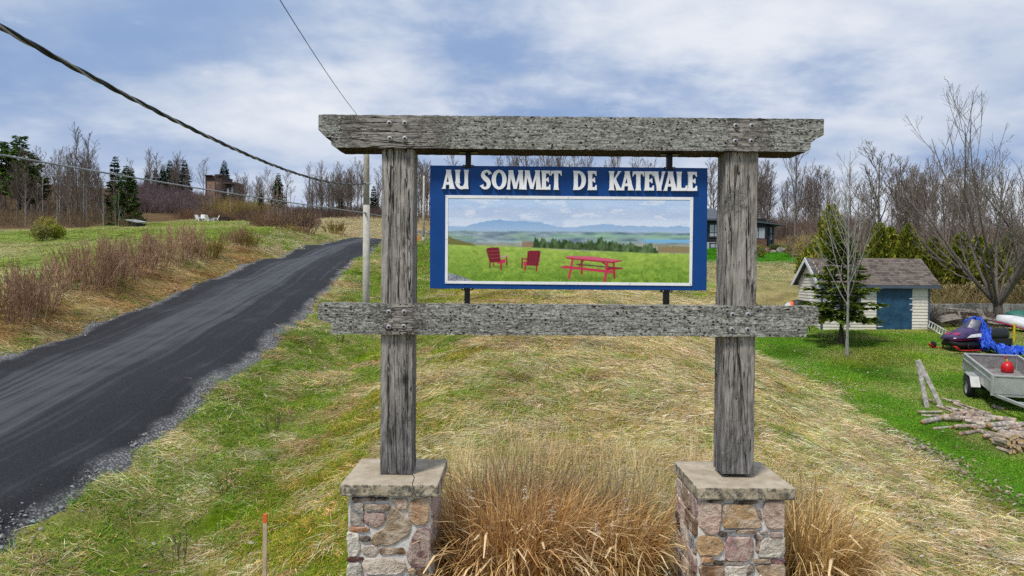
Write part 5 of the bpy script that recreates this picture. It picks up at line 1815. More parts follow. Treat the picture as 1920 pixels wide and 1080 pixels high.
# leafing yellow-green bushes in the field (leaf-sized faces through the volume)
def leafy(name, label, loc, rx, rz_, n, cols, leaf, stems=14, seed=1, cat='shrub', lift=0.05):
    rg = np.random.default_rng(seed)
    root = thing(name, label, cat, loc)
    d = rg.normal(0, 1, (n, 3)); d /= np.linalg.norm(d, axis=1, keepdims=True)
    bump_ = 0.75 + 0.5 * fbm(d[:, 0] * 2 + 5, d[:, 1] * 2 + d[:, 2] * 3, seed, 3)
    r_ = rg.random(n) ** 0.45 * bump_
    c = d * r_[:, None] * np.array([rx, rx, rz_ / 2]) + np.array([0, 0, rz_ / 2 + lift])
    c[:, 2] = np.maximum(c[:, 2], 0.05)
    u = rg.normal(0, 1, (n, 3)); u /= np.linalg.norm(u, axis=1, keepdims=True)
    w = np.cross(u, rg.normal(0, 1, (n, 3))); w /= np.linalg.norm(w, axis=1, keepdims=True)
    s = leaf * rg.uniform(0.6, 1.4, n)[:, None]
    q = np.stack([c - u * s, c + w * s * 0.5, c + u * s, c - w * s * 0.5], 1).reshape(-1, 3)
    cc = np.array(cols)[rg.integers(0, len(cols), n)] * rg.uniform(0.7, 1.25, n)[:, None]
    place('foliage', mesh_np('foliage', q, np.arange(4 * n).reshape(-1, 4), 'plant', np.repeat(cc, 4, 0), smooth=False), root)
    a = rg.uniform(0, 6.28, stems)
    end = np.c_[np.cos(a) * rx * 0.6, np.sin(a) * rx * 0.6, np.full(stems, rz_ * 0.8)]
    Pn = np.stack([end * t_ * np.array([1, 1, 1]) for t_ in (0, 0.3, 0.65, 1.0)], 1)
    v_, f_ = tubes(Pn, np.linspace(0.03, 0.008, 4)[None] * np.ones((stems, 1)), 4)
    place('stems', mesh_np('stems', v_, f_, 'bark_dark'), root)
    return root


YG = [(0.26, 0.27, 0.03), (0.20, 0.23, 0.03), (0.32, 0.31, 0.05)]
leafy('leafing_bush', 'pale yellow-green rounded bush at the field edge, taller one behind', G(78, 452), 0.62, 0.95, 2200, [(0.24, 0.25, 0.06), (0.28, 0.25, 0.09)], 0.045, seed=3)
leafy('leafing_bush', 'bright yellow-green rounded bush at the field edge', G(105, 450), 0.50, 0.90, 2200, YG, 0.045, seed=4)
leafy('leafing_bush', 'sparse yellow bush at the wood edge above the rounded bushes', P(88, 432, 80), 1.3, 2.2, 1300, [(0.36, 0.32, 0.05), (0.30, 0.26, 0.06)], 0.08, seed=5)
for o in list(COL.objects):
    if o.name.startswith('leafing_bush'):
        o.location.z = gz(o.location.x, o.location.y)

# ------------------------------------------------------------------ bare woods
forest = [bare_tree(300 + q, 10.5, 0.10, 21, 6, 3, 0.22 + 0.05 * (q % 3), 32 + 5 * (q % 4), 0.26, 0.31 + 0.04 * (q % 3), rmin=0.0115, wig=0.06) for q in range(7)]
broad = [bare_tree(320 + q, 10.0, 0.14, 16, 7, 4, 0.22, 42, 0.28, 0.44, rmin=0.013, wig=0.07) for q in range(3)]
young = [bare_tree(330 + q, 7.5, 0.055, 12, 5, 3, 0.2, 32, 0.3, 0.28, ('bark_pale', 'bark_twig'), 0.009) for q in range(2)]
rt = random.Random(5)


def wood(n, px0, px1, d0, d1, h0, h1, label, group, protos, ymin=None):
    for q in range(n):
        px = px0 + (px1 - px0) * (0.35 * (q + rt.random()) / n + 0.65 * rt.random())
        d = rt.uniform(d0, d1)
        p = on_ground(px, d)
        pr = protos[rt.randrange(len(protos))]
        H = rt.uniform(h0, h1)
        ref = 10.5 if pr in forest else (10.0 if pr in broad else 7.5)
        w = rt.uniform(1.0, 1.7)
        plant(pr, p - np.array([0, 0, 0.15]), None, (H / ref * w, H / ref * w, H / ref), label, group)


wood(52, 545, 725, 118, 160, 6.0, 10.2, 'slender bare tree in the grey row behind the hilltop road', 'bare trees behind the hilltop road', forest)
wood(10, 775, 815, 100, 150, 6.5, 10.5, 'bare tree seen between the post and the blue board', 'bare trees behind the sign', forest)
wood(26, 815, 1345, 105, 150, 9.5, 13.2, 'bare tree top showing over the blue board', 'bare trees behind the sign', forest + broad[:1])
wood(44, 1330, 1600, 95, 125, 7, 11.5, 'bare tree in the wood behind the dark house', 'bare trees behind the dark house', forest + young[:1])
wood(66, 1560, 1930, 62, 110, 5.5, 10.5, 'bare tree in the wood behind the cedar row', 'bare trees behind the cedars', forest + young + broad)
wood(26, 380, 560, 135, 170, 5.5, 9.5, 'bare tree near the brown block house on the hill', 'bare trees by the block house', forest)
wood(18, 255, 390, 170, 195, 6, 11, 'bare tree on the ridge above the purple thicket', 'bare trees on the ridge', forest)
wood(64, -30, 250, 92, 140, 6, 10.5, 'bare grey tree in the wood at the far side of the field', 'bare trees beyond the field', forest + young)
wood(10, -20, 240, 84, 100, 3.5, 6, 'small bare birch at the front of the wood beyond the field', 'young birches beyond the field', young)
for px, d, H, s_, lb in [(145, 112, 14.5, 0, 'tallest bare tree of the wood beyond the field'), (163, 108, 13.0, 1, 'bare tree with a wide crown next to the tallest one'), (110, 105, 10.5, 2, 'bare tree with a pale trunk near the tall pines')]:
    plant(forest[s_], on_ground(px, d), None, (H / 10.5 * 1.25, H / 10.5 * 1.25, H / 10.5), lb)
plant(broad[1], on_ground(1490, 88), None, (1.15, 1.15, 1.28), 'wide fan-crowned bare tree right behind the dark house')
plant(young[0], on_ground(432, 122), None, 0.7, 'small pale-stemmed birch beside the white chairs')
plant(young[1], on_ground(394, 124), None, 0.8, 'thin birch behind the white chairs')
bt = [bare_tree(340, 8.0, 0.06, 12, 6, 4, 0.1, 26, 0.3, 0.3, ('bark_pale', 'bark_red'), 0.010)]
for q, px in enumerate((504, 512, 520, 527, 536, 545)):
    plant(bt[0], on_ground(px, 84 + 2 * (q % 3)), None, (0.62, 0.62, 0.62 + 0.06 * (q % 3)), 'slim birch in the red-brown clump above the road bend', 'birches of the clump above the road bend')

# undergrowth and thickets (uncountable brush)
def brush(rg, n, H, spread, c0, c1):
    a = rg.uniform(0, 6.28, n); base = np.c_[rg.normal(0, spread, (n, 2)), np.full(n, -0.1)]
    D = np.c_[rg.normal(0, 0.35, (n, 2)), np.ones(n)]; D /= np.linalg.norm(D, axis=1, keepdims=True)
    L = H * rg.uniform(0.4, 1.1, n); pts = [base]
    for j in range(3):
        D = D + rg.normal(0, 0.16, D.shape); D /= np.linalg.norm(D, axis=1, keepdims=True); pts.append(pts[-1] + D * (L / 3)[:, None])
    A = (np.stack(pts, 1), 0.016 * np.linspace(1, 0.5, 4)[None] * np.ones((n, 1)), L)
    B = grow(*A, rg, 5, 0.2, 1.0, 0.5, 38, 0.1, 0.18, 3, 0.8, 0.009)
    v_, f_ = join([A[:2], B[:2]], (3, 3))
    c = np.array(c0) + (np.array(c1) - np.array(c0)) * rg.random((len(v_), 1))
    return v_, f_, c


def brushwood(name, label, pts, H, tintc, var=0.45):
    n_ = len(pts)
    x, y = pts[:, 0], pts[:, 1]
    vs_ = [brush(RG, 16, H, 0.55, (0.8, 0.8, 0.8), (1.15, 1.15, 1.15)) for q in range(3)]
    tn = np.array(tintc) * RG.uniform(1 - var, 1 + var, (n_, 1)) * (1 + RG.normal(0, 0.05, (n_, 3)))
    scatter(name, label, vs_, np.c_[x, y, ground_h(x, y)], np.c_[RG.normal(0, 0.05, (n_, 2)), RG.uniform(0, 6.28, n_)], RG.uniform(0.6, 1.25, n_), tn, 'grass', 'undergrowth')


def band(n, px0, px1, d0, d1):
    px = RG.uniform(px0, px1, n); d = RG.uniform(d0, d1, n)
    q = np.array([P(a, 540, b)[:2] for a, b in zip(px, d)])
    return q


brushwood('undergrowth', 'brown leafless undergrowth in the wood beyond the field', np.r_[band(330, -60, 252, 88, 140)], 2.2, (0.26, 0.185, 0.115))
brushwood('undergrowth', 'dark brown undergrowth along the foot of the bare trees behind the road', np.r_[band(420, 450, 740, 112, 150)], 2.2, (0.14, 0.10, 0.078))
brushwood('undergrowth', 'brown leafless undergrowth behind the dark house and cedars', np.r_[band(300, 1330, 1620, 96, 122), band(300, 1500, 1940, 58, 100), band(160, 770, 1340, 100, 130)], 3.4, (0.24, 0.175, 0.135))
brushwood('purple_thicket', 'purple-brown leafless thicket on the slope below the ridge', np.r_[band(620, 258, 392, 126, 166)], 3.0, (0.215, 0.15, 0.15))
brushwood('tawny_thicket', 'tawny yellow-brown scrub behind the white chairs', np.r_[band(320, 378, 505, 126, 150)], 2.8, (0.36, 0.27, 0.10))
brushwood('rusty_scrub', 'rusty scrub on the banks around the hilltop', np.r_[band(240, 485, 580, 82, 96), band(90, 330, 480, 119, 124)], 1.8, (0.27, 0.165, 0.10))

# ------------------------------------------------------------------ conifers
near_spruce = conifer('spruce_tree', 'small spruce standing before the white shed', 400, 4.5, 1.22, 30, 6, 0.26, 62, 0.24, base_t=0.20, col=((0.035, 0.080, 0.012), (0.19, 0.24, 0.03)), shape=0.8, irregular=0.3)
plant(near_spruce, G(1577, 645), 0.4, 1.0)
dark_sp = [conifer('spruce_tree', 'spruce', 410 + q, 11.0, 2.3, 30, 7, 0.30, 30, 0.60, base_t=0.05, shape=0.85) for q in range(2)]
pine = [conifer('pine_tree', 'pine', 420 + q, 12.0, 3.0, 17, 6, 0.05, 26, 0.85, base_t=0.25, shape=0.5, irregular=0.3, col=((0.045, 0.105, 0.015), (0.12, 0.21, 0.035))) for q in range(2)]
gsp = [conifer('spruce_tree', 'spruce', 430, 11.0, 3.0, 30, 7, 0.30, 30, 0.62, base_t=0.04, shape=0.85, col=((0.03, 0.075, 0.012), (0.10, 0.165, 0.028)))]
plant(gsp[0], on_ground(238, 97), None, (0.72, 0.72, 0.78), 'tall green spruce at the front corner of the wood beyond the field')
plant(dark_sp[0], on_ground(216, 112), None, (0.75, 0.75, 0.95), 'dark blue-green spruce behind the tall green one')
plant(pine[0], on_ground(38, 120), None, (1.05, 1.05, 1.1), 'tall bright green pine in the wood beyond the field, the one in full view')
plant(pine[1], on_ground(2, 118), None, (1.0, 1.0, 1.02), 'tall green pine cut by the photo edge')
plant(pine[0], on_ground(55, 112), 2.0, (0.9, 0.9, 0.7), 'shorter pine right of the tallest pine')
for px, d, s_, lb in [(247, 150, 0.62, 'small dark spruce above the purple thicket'), (275, 180, 0.5, 'dark spruce on the ridge above the purple thicket'), (292, 182, 0.62, 'dark spruce on the ridge above the purple thicket'), (305, 184, 0.72, 'dark spruce on the ridge above the purple thicket'), (318, 182, 0.85, 'dark spruce on the ridge above the purple thicket'), (346, 180, 0.9, 'dark spruce on the ridge above the purple thicket'),
                      (327, 178, 0.6, 'dark spruce on the ridge above the purple thicket'), (420, 182, 1.05, 'ragged conifer behind the brown block house'), (489, 135, 0.42, 'small dark conifer in the gap of the far tree row'), (521, 138, 0.78, 'dark brown conifer standing among the far bare trees'), (700, 130, 0.5, 'short dark conifer behind the utility pole'), (640, 128, 0.45, 'short dark conifer at the foot of the far bare trees')]:
    plant(dark_sp[rt.randrange(2)], on_ground(px, d), None, s_, lb, 'dark spruces on the ridge' if 'ridge' in lb else None)

# cedars behind the shed and by the lawn
def cedar_mesh(seed, H, Rr, n, cols):
    rg = np.random.default_rng(seed)
    t = rg.random(n) ** 0.85
    prof = np.clip(1.15 * (1 - t) ** 0.62, 0, 1) * (0.55 + 0.45 * sstep(0, 0.18, t))
    a = rg.uniform(0, 6.28, n)
    bmp = 0.65 + 0.7 * fbm(np.cos(a) * 2 + 4, np.sin(a) * 2 + t * 7, seed, 3)
    r_ = Rr * prof * bmp * rg.random(n) ** 0.35
    c = np.c_[np.cos(a) * r_, np.sin(a) * r_, 0.75 + t * (H - 0.75)]
    out = np.c_[np.cos(a), np.sin(a), rg.uniform(0.3, 1.6, n)] + rg.normal(0, 0.35, (n, 3)); out /= np.linalg.norm(out, axis=1, keepdims=True)
    w = np.cross(out, rg.normal(0, 1, (n, 3))); w /= np.linalg.norm(w, axis=1, keepdims=True)
    s = rg.uniform(0.10, 0.24, n)[:, None]
    q = np.stack([c - out * s * 0.3, c + w * s * 0.33 + out * s * 0.3, c + out * s, c - w * s * 0.33 + out * s * 0.3], 1).reshape(-1, 3)
    cc = np.array(cols)[rg.integers(0, len(cols), n)] * rg.uniform(0.65, 1.25, n)[:, None]
    return q, np.arange(4 * n).reshape(-1, 4), np.repeat(cc, 4, 0)


CED = [(0.19, 0.235, 0.02), (0.27, 0.30, 0.028), (0.10, 0.135, 0.016), (0.35, 0.31, 0.06)]
ced = []
for q in range(3):
    root = thing('cedar_tree', 'cedar', 'tree')
    v_, f_, c_ = cedar_mesh(450 + q, 3.2, 0.95, 2600, CED)
    place('crown', mesh_np('crown', v_, f_, 'plant', c_, smooth=False), root)
    tv, tf = join([trunk_line(np.random.default_rng(q), 3.0, 0.09, 6, 0.02)[:2]], (6,))
    place('trunk', mesh_np('trunk', tv, tf, 'bark_dark'), root)
    ced.append(root)
ORD = 'first second third fourth fifth sixth seventh eighth ninth tenth eleventh twelfth'.split()
names = ['just past the spruce', 'over the shed roof', 'over the shed door', 'over the end of the shed roof', 'beside the shed', 'behind the debris pile', 'behind the big bare tree', 'behind the big bare tree', 'at the photo edge']
for q, (px, d, H) in enumerate([(1592, 37.5, 3.0), (1648, 37.8, 4.1), (1668, 39.2, 3.7), (1702, 38.0, 4.0), (1722, 39.5, 3.1), (1752, 37.6, 3.4), (1780, 39.4, 2.7), (1800, 38.0, 3.6), (1832, 39.5, 3.2), (1860, 38, 3.0), (1893, 39.4, 3.5), (1926, 38, 3.0)]):
    plant(ced[q % 3], on_ground(px, d), None, (0.9, 0.9, H / 3.2), ORD[q] + ' yellow-green cedar of the row behind the shed, counted from the spruce', 'cedars in the row behind the shed')
c_ = on_ground(1556, 34.8)
plant(ced[1], c_, None, (1.15, 1.15, 1.72), 'tall pointed green cedar left of the shed roof, behind the spruce')
plant(ced[0], on_ground(1520, 40), None, (0.95, 0.95, 0.8), 'low yellowish cedar at the open end of the shed row')

# young pale tree in front of the spruce, big spreading tree by the wall
def sapling():
    rg = np.random.default_rng(502)
    loc = G(1588, 668)
    root = thing('young_tree', 'slim pale-barked leafless tree on the lawn before the spruce', 'tree', loc)
    d = loc[1]; H = (668 - 285) / F * d
    T0 = trunk_line(rg, H, 0.054, 12, 0.016)
    A = grow(*T0, rg, 17, 0.24, 0.60, 0.46, 34, 0.15, 0.05, 7, 0.55, 0.009, 0.35)
    A2 = grow(*T0, rg, 8, 0.6, 0.98, 0.22, 30, 0.2, 0.06, 5, 0.6, 0.007, 0.5)
    B = grow(*A, rg, 8, 0.2, 1.0, 0.40, 34, 0.14, 0.08, 4, 0.6, 0.0065)
    B2 = grow(*A2, rg, 6, 0.2, 1.0, 0.5, 34, 0.12, 0.08, 3, 0.6, 0.0065)
    v_, f_ = join([T0[:2], A[:2], A2[:2]], (8, 5, 4)); place('trunk', mesh_np('trunk', v_, f_, 'bark_pale'), root)
    v_, f_ = join([B[:2], B2[:2]], (3, 3)); place('crown', mesh_np('crown', v_, f_, 'bark_pale'), root)


sapling()


def big_tree(label, loc, H, seed, n1, lean):
    rg = np.random.default_rng(seed)
    root = thing('spreading_tree', label, 'tree', loc)
    n = n1
    a = np.linspace(0, 6.28, n, endpoint=False) + rg.normal(0, 0.3, n)
    st0 = np.linspace(0, 1, 4)[:, None] * np.array([lean[0] * 0.12, lean[1] * 0.12, 1.0]) * 1.0
    T0 = (st0[None], np.linspace(0.23, 0.17, 4)[None], np.array([1.5]))
    D = np.c_[np.cos(a) * 0.95 + lean[0], np.sin(a) * 0.7 + lean[1], np.ones(n) * rg.uniform(0.8, 1.5, n)]; D /= np.linalg.norm(D, axis=1, keepdims=True)
    L = H * rg.uniform(0.75, 1.05, n)
    pts = [np.repeat(st0[-1:] * 0.85, n, 0) + rg.normal(0, 0.08, (n, 3))]
    for j in range(9):
        D = D + np.array([0, 0, 0.06]) + rg.normal(0, 0.06, D.shape); D /= np.linalg.norm(D, axis=1, keepdims=True); pts.append(pts[-1] + D * (L / 9)[:, None])
    A = (np.stack(pts, 1), np.linspace(0.088, 0.015, 10)[None] * rg.uniform(0.7, 1.1, (n, 1)), L)
    B = grow(*A, rg, 10, 0.12, 0.98, 0.48, 34, 0.15, 0.06, 6, 0.55, 0.014, 0.5)
    C = grow(*B, rg, 5, 0.2, 0.98, 0.50, 34, 0.11, 0.07, 4, 0.6, 0.009)
    E = grow(*C, rg, 3, 0.2, 1.0, 0.55, 34, 0.08, 0.08, 3, 0.7, 0.007)
    v_, f_ = join([T0[:2], A[:2]], (9, 6)); place('trunk', mesh_np('trunk', v_, f_, 'bark_grey'), root)
    v_, f_ = join([B[:2], C[:2], E[:2]], (4, 3, 3)); place('crown', mesh_np('crown', v_, f_, 'bark_grey'), root)


p = on_ground(1872, 32.0)
big_tree('large spreading bare tree beside the concrete wall behind the canoes', p, 9.0, 511, 11, (-0.10, 0.0))
p = on_ground(1990, 33.5)
big_tree('bare tree just outside the photo edge whose branches reach into view', p, 8.0, 517, 7, (-0.15, 0.0))

# dead stalks standing in the ditch by the road
WD = ['beside the pillar-side slope', 'halfway down', 'near the photo bottom', 'under the lower beam end', 'by the upper ditch']
for q, (px, py, s_) in enumerate([(508, 812, 0.55), (425, 930, 0.5), (330, 1060, 0.6), (636, 645, 0.55), (520, 690, 0.35)]):
    sh = shrub('dead_weed', 260 + q, 9, 0.9, 0.5, ('bark_dark', 'bark_twig'), 4, 3, 0.004, lab='x')
    plant(sh, G(px, py), None, s_, 'dry dark weed stalks in the roadside ditch, ' + WD[q], 'dead weeds in the roadside ditch')

# ================================================================== BUILDINGS
MATS['siding'] = plain('white_siding', (0.70, 0.66, 0.565), 0.6, 0, 0.10, 1.2)
MATS['blue_door'] = plain('faded_blue_door', (0.020, 0.072, 0.135), 0.55, 0, 0.3, 2.5)
MATS['blue_trim'] = plain('slate_blue_trim', (0.075, 0.10, 0.135), 0.6, 0, 0.12, 3)
MATS['white_trim'] = plain('white_trim_paint', (0.66, 0.67, 0.68), 0.5, 0, 0.06, 3)
MATS['dark_wall'] = plain('charcoal_cladding', (0.022, 0.021, 0.024), 0.6, 0, 0.2, 2)
MATS['dark_trim'] = plain('dark_slate_trim', (0.035, 0.045, 0.058), 0.5, 0, 0.2, 2)
MATS['roof_metal'] = plain('grey_roofing', (0.095, 0.105, 0.125), 0.7, 0, 0.25, 6)
MATS['foundation'] = plain('pale_foundation', (0.42, 0.42, 0.40), 0.85, 0, 0.12, 3)
MATS['brick'] = plain('red_brown_stonework', (0.17, 0.085, 0.062), 0.9, 0, 0.4, 9)
MATS['tower_brown'] = plain('brown_shingle_wall', (0.075, 0.052, 0.043), 0.9, 0, 0.3, 1.5)
MATS['tower_tan'] = plain('tan_wall_panel', (0.27, 0.165, 0.115), 0.85, 0, 0.2, 1.2)
k = NT('window_glass')
v = k.coord()
MATS['glass'] = k.done(k.mix(k.noise(v, 0.6, 3), (0.30, 0.33, 0.38), (0.42, 0.45, 0.49)), 0.12, None, 0, 0.8)
MATS['dark_glass'] = plain('dark_window_glass', (0.02, 0.024, 0.03), 0.1, 0, 0.2, 1, 0.8)
MATS['shingle'] = object_colour('asphalt_shingle', 0.95, 26, 0.35, 0.01, 0.5, 0.1)
k = NT('asphalt_shingles')
v = k.coord()
n1 = k.noise(v, 42, 4, 0.7)
cell = k.n('ShaderNodeTexBrick')
k.put(cell.inputs['Vector'], k.coord('Object', (1, 1, 1)))
geo = k.attr('Col')
MATS['shingles'] = k.done(k.mix(1.0, geo, k.mix(k.ramp(n1, 0.3, 0.7), (0.7, 0.7, 0.7), (1.25, 1.25, 1.25)), 'MULTIPLY'), 0.95, k.bump(n1, 0.5, 0.01), 0, 0.1)
MATS['metal'] = plain('galvanised_steel', (0.44, 0.45, 0.44), 0.5, 0.4, 0.09, 3)
MATS['metal_in'] = plain('dull_trailer_bed', (0.26, 0.245, 0.24), 0.75, 0.2, 0.25, 5)
MATS['rubber'] = plain('black_rubber', (0.018, 0.018, 0.019), 0.85)
MATS['rim'] = plain('pale_wheel_rim', (0.48, 0.48, 0.47), 0.5, 0.3)
MATS['red_plastic'] = plain('red_plastic', (0.55, 0.008, 0.012), 0.35, 0, 0.08, 4, 0.5)
MATS['purple'] = plain('purple_hood', (0.050, 0.026, 0.105), 0.3, 0, 0.35, 3, 0.5)
MATS['black_plastic'] = plain('black_plastic', (0.012, 0.012, 0.014), 0.5, 0, 0.2, 4, 0.4)
MATS['windshield'] = plain('smoked_windshield', (0.05, 0.05, 0.09), 0.15, 0, 0.2, 2, 0.7)
MATS['decal'] = plain('white_decal', (0.60, 0.60, 0.62), 0.4)
MATS['pink'] = plain('magenta_stripe', (0.33, 0.02, 0.10), 0.4)
MATS['tarp'] = plain('blue_tarp', (0.018, 0.085, 0.56), 0.42, 0, 0.2, 8, 0.4)
MATS['canoe_white'] = plain('white_hull', (0.58, 0.59, 0.60), 0.45, 0, 0.1, 3)
MATS['canoe_green'] = plain('teal_hull', (0.025, 0.14, 0.105), 0.5, 0, 0.15, 3)
MATS['yellow'] = plain('yellow_paint', (0.60, 0.45, 0.02), 0.55)
MATS['orange'] = plain('orange_paint', (0.80, 0.16, 0.04), 0.6)
MATS['stake'] = plain('pale_stake_wood', (0.52, 0.40, 0.28), 0.8, 0, 0.15, 12)
MATS['old_board'] = plain('grey_old_board', (0.20, 0.18, 0.15), 0.9, 0, 0.4, 9, 0.2, 0.4)
MATS['white_plank'] = plain('peeling_plank', (0.46, 0.43, 0.39), 0.9, 0, 0.35, 10, 0.2, 0.4)
MATS['concrete'] = plain('stained_concrete', (0.30, 0.29, 0.265), 0.95, 0, 0.35, 1.8, 0.1, 0.4)
MATS['pole'] = plain('weathered_pole', (0.36, 0.335, 0.275), 0.9, 0, 0.2, 5, 0.1, 0.4)
MATS['pole_low'] = plain('pale_pole_sleeve', (0.46, 0.44, 0.385), 0.85, 0, 0.14, 6, 0.1, 0.2)
MATS['cable_black'] = plain('black_cable', (0.014, 0.015, 0.018), 0.5)
MATS['cable_grey'] = plain('grey_cable', (0.32, 0.33, 0.35), 0.5)
MATS['chair_white'] = plain('white_chair_paint', (0.80, 0.80, 0.80), 0.5, 0, 0.04)
MATS['log_end'] = plain('cut_wood', (0.50, 0.30, 0.13), 0.85, 0, 0.25, 18)
MATS['split_wood'] = plain('split_wood', (0.56, 0.385, 0.20), 0.85, 0, 0.22, 14)
MATS['rock'] = plain('grey_rock', (0.30, 0.275, 0.25), 0.95, 0, 0.35, 2.5, 0.1, 0.5)

# ---- the white shed
SX0, SX1, SY0, SY1 = 12.78, 17.22, 28.15, 30.45
SZ0 = 0.78; SZW = 2.83; RZ = 3.78; RYM = (SY0 + SY1) / 2
shed = thing('garden_shed', 'small white sided shed with blue door and grey shingle roof', 'shed', ((SX0 + SX1) / 2, SY0, SZ0))
mb = MB()
mb.bx(SX0 + 0.03, SX1 - 0.03, SY0 + 0.03, SY1 - 0.03, SZ0 - 0.3, SZW)
mb.prism([(0, 0)] * 0 or [(SX0, 0)] * 0 or [(0, 0), (1, 0), (0, 1)], 0, 0.0) if False else None
mb.add([(SX0 + 0.03, SY0 + 0.03, SZW), (SX0 + 0.03, SY1 - 0.03, SZW), (SX0 + 0.03, RYM, RZ - 0.1), (SX1 - 0.03, SY0 + 0.03, SZW), (SX1 - 0.03, SY1 - 0.03, SZW), (SX1 - 0.03, RYM, RZ - 0.1)], [(0, 2, 1), (3, 4, 5), (0, 3, 5, 2), (1, 2, 5, 4)])
mb.build('wall', 'siding', shed)
DX0, DX1, DZ1 = 15.05, 16.50, 2.72
nb = 16; bh = (SZW - SZ0) / nb
WX0, WX1, WZ0, WZ1 = 13.45, 14.30, 1.75, 2.55
for q in range(nb):
    z0 = SZ0 + q * bh
    def clap(xa, xb):
        MB().add([(xa, SY0 - 0.009, z0 + 0.003), (xb, SY0 - 0.009, z0 + 0.003), (xb, SY0 + 0.012, z0 + bh), (xa, SY0 + 0.012, z0 + bh), (xa, SY0 + 0.03, z0), (xb, SY0 + 0.03, z0)], [(0, 1, 2, 3), (0, 4, 5, 1)]).build('siding_board', 'siding', shed)
    segs_ = [(SX0, DX0), (DX1, SX1)] if z0 < DZ1 - 0.02 else [(SX0, SX1)]
    for xa, xb in segs_:
        if z0 + bh > WZ0 + 0.02 and z0 < WZ1 - 0.02 and xa < WX0 < xb:
            clap(xa, WX0); clap(WX1, xb)
        else:
            clap(xa, xb)
for q in range(22):
    z0 = SZ0 + q * bh
    t_ = 0 if z0 < SZW else (z0 - SZW) / (RZ - SZW) * (RYM - SY0)
    if z0 > RZ - 0.2:
        break
    ya, yb_ = SY0 + t_, SY1 - t_
    mb = MB()
    mb.add([(SX0 - 0.009, ya, z0 + 0.003), (SX0 - 0.009, yb_, z0 + 0.003), (SX0 + 0.012, yb_, z0 + bh), (SX0 + 0.012, ya, z0 + bh), (SX0 + 0.03, ya, z0), (SX0 + 0.03, yb_, z0)], [(0, 3, 2, 1), (0, 1, 5, 4)])
    mb.build('siding_board', 'siding', shed)
mb = MB()
for xx in (SX0 - 0.02, SX1 - 0.05):
    mb.bx(xx, xx + 0.07, SY0 - 0.02, SY0 + 0.05, SZ0 - 0.1, SZW - 0.02)
mb.build('corner_trim', 'blue_trim', shed)
mb = MB(); mb.bx(DX0, DX1, SY0 - 0.028, SY0 + 0.02, SZ0 + 0.03, DZ1)
door = mb.build('door', 'blue_door', shed, bevel=0.006)
for z in (DZ1 - 0.22, SZ0 + 0.95, SZ0 + 0.16):
    mb = MB(); mb.add([(DX0 + 0.03, SY0 - 0.034, z - 0.028), (DX0 + 0.26, SY0 - 0.034, z - 0.008), (DX0 + 0.26, SY0 - 0.034, z + 0.008), (DX0 + 0.03, SY0 - 0.034, z + 0.028), (DX0 + 0.03, SY0 - 0.026, z - 0.028), (DX0 + 0.26, SY0 - 0.026, z - 0.008), (DX0 + 0.26, SY0 - 0.026, z + 0.008), (DX0 + 0.03, SY0 - 0.026, z + 0.028)], [(0, 1, 2, 3), (1, 5, 6, 2), (0, 4, 5, 1), (3, 2, 6, 7)])
    mb.build('hinge', 'white_trim', door)
mb = MB()
for z, w in ((DZ1 - 0.62, 0.10), (DZ1 - 0.85, 0.10), (DZ1 - 1.08, 0.07)):
    mb.bx(DX1 - 0.02 - w, DX1 + 0.02, SY0 - 0.045, SY0 - 0.028, z - 0.02, z + 0.02)
mb.build('latch', 'white_trim', door)
mb = MB(); mb.bx(WX0 - 0.09, WX1 + 0.09, SY0 - 0.022, SY0 + 0.02, WZ0 - 0.09, WZ1 + 0.09)
wf = mb.build('window', 'blue_trim', shed)
mb = MB(); mb.bx(WX0, WX1, SY0 - 0.026, SY0 + 0.0, WZ0, WZ1); mb.build('pane', 'dark_glass', wf)
# roof: deck, fascia and rows of shingles
RXa, RXb = SX0 - 0.22, SX1 + 0.32
EYf, EYb = SY0 - 0.22, SY1 + 0.22
sl_ = (RZ - SZW) / (RYM - SY0)
EZ = RZ - sl_ * (RYM - EYf)
mb = MB()
mb.add([(RXa, EYf, EZ), (RXb, EYf, EZ), (RXb, RYM, RZ), (RXa, RYM, RZ), (RXa, EYf, EZ - 0.05), (RXb, EYf, EZ - 0.05), (RXb, RYM, RZ - 0.05), (RXa, RYM, RZ - 0.05)], [(0, 1, 2, 3), (4, 7, 6, 5), (0, 4, 5, 1), (1, 5, 6, 2), (0, 3, 7, 4)])
mb.add([(RXa, EYb, EZ), (RXb, EYb, EZ), (RXb, RYM, RZ), (RXa, RYM, RZ), (RXa, EYb, EZ - 0.05), (RXb, EYb, EZ - 0.05), (RXb, RYM, RZ - 0.05), (RXa, RYM, RZ - 0.05)], [(3, 2, 1, 0), (5, 6, 7, 4), (1, 5, 4, 0), (2, 6, 5, 1), (4, 7, 3, 0)])
roof = mb.build('roof', 'roof_metal', shed)
mb = MB(); mb.bx(RXa - 0.01, RXb + 0.01, EYf - 0.03, EYf - 0.004, EZ - 0.13, EZ - 0.006)
mb.build('fascia', 'blue_trim', roof)
mb = MB()
for ya, yb_ in ((EYf, RYM), (EYb, RYM)):
    d_ = np.array([0, yb_ - ya, RZ - EZ]); L_ = np.linalg.norm(d_)
    mb.add([(RXa - 0.03, ya, EZ + 0.02), (RXa - 0.03, yb_, RZ + 0.02), (RXa - 0.03, yb_, RZ - 0.16), (RXa - 0.03, ya, EZ - 0.16), (RXa - 0.002, ya, EZ + 0.02), (RXa - 0.002, yb_, RZ + 0.02), (RXa - 0.002, yb_, RZ - 0.16), (RXa - 0.002, ya, EZ - 0.16)], [(0, 1, 2, 3), (4, 7, 6, 5), (0, 4, 5, 1), (3, 2, 6, 7)])
mb.build('barge_board', 'white_trim', roof)
sv_, sf_, scs, n = [], [], [], 0
rows = 15
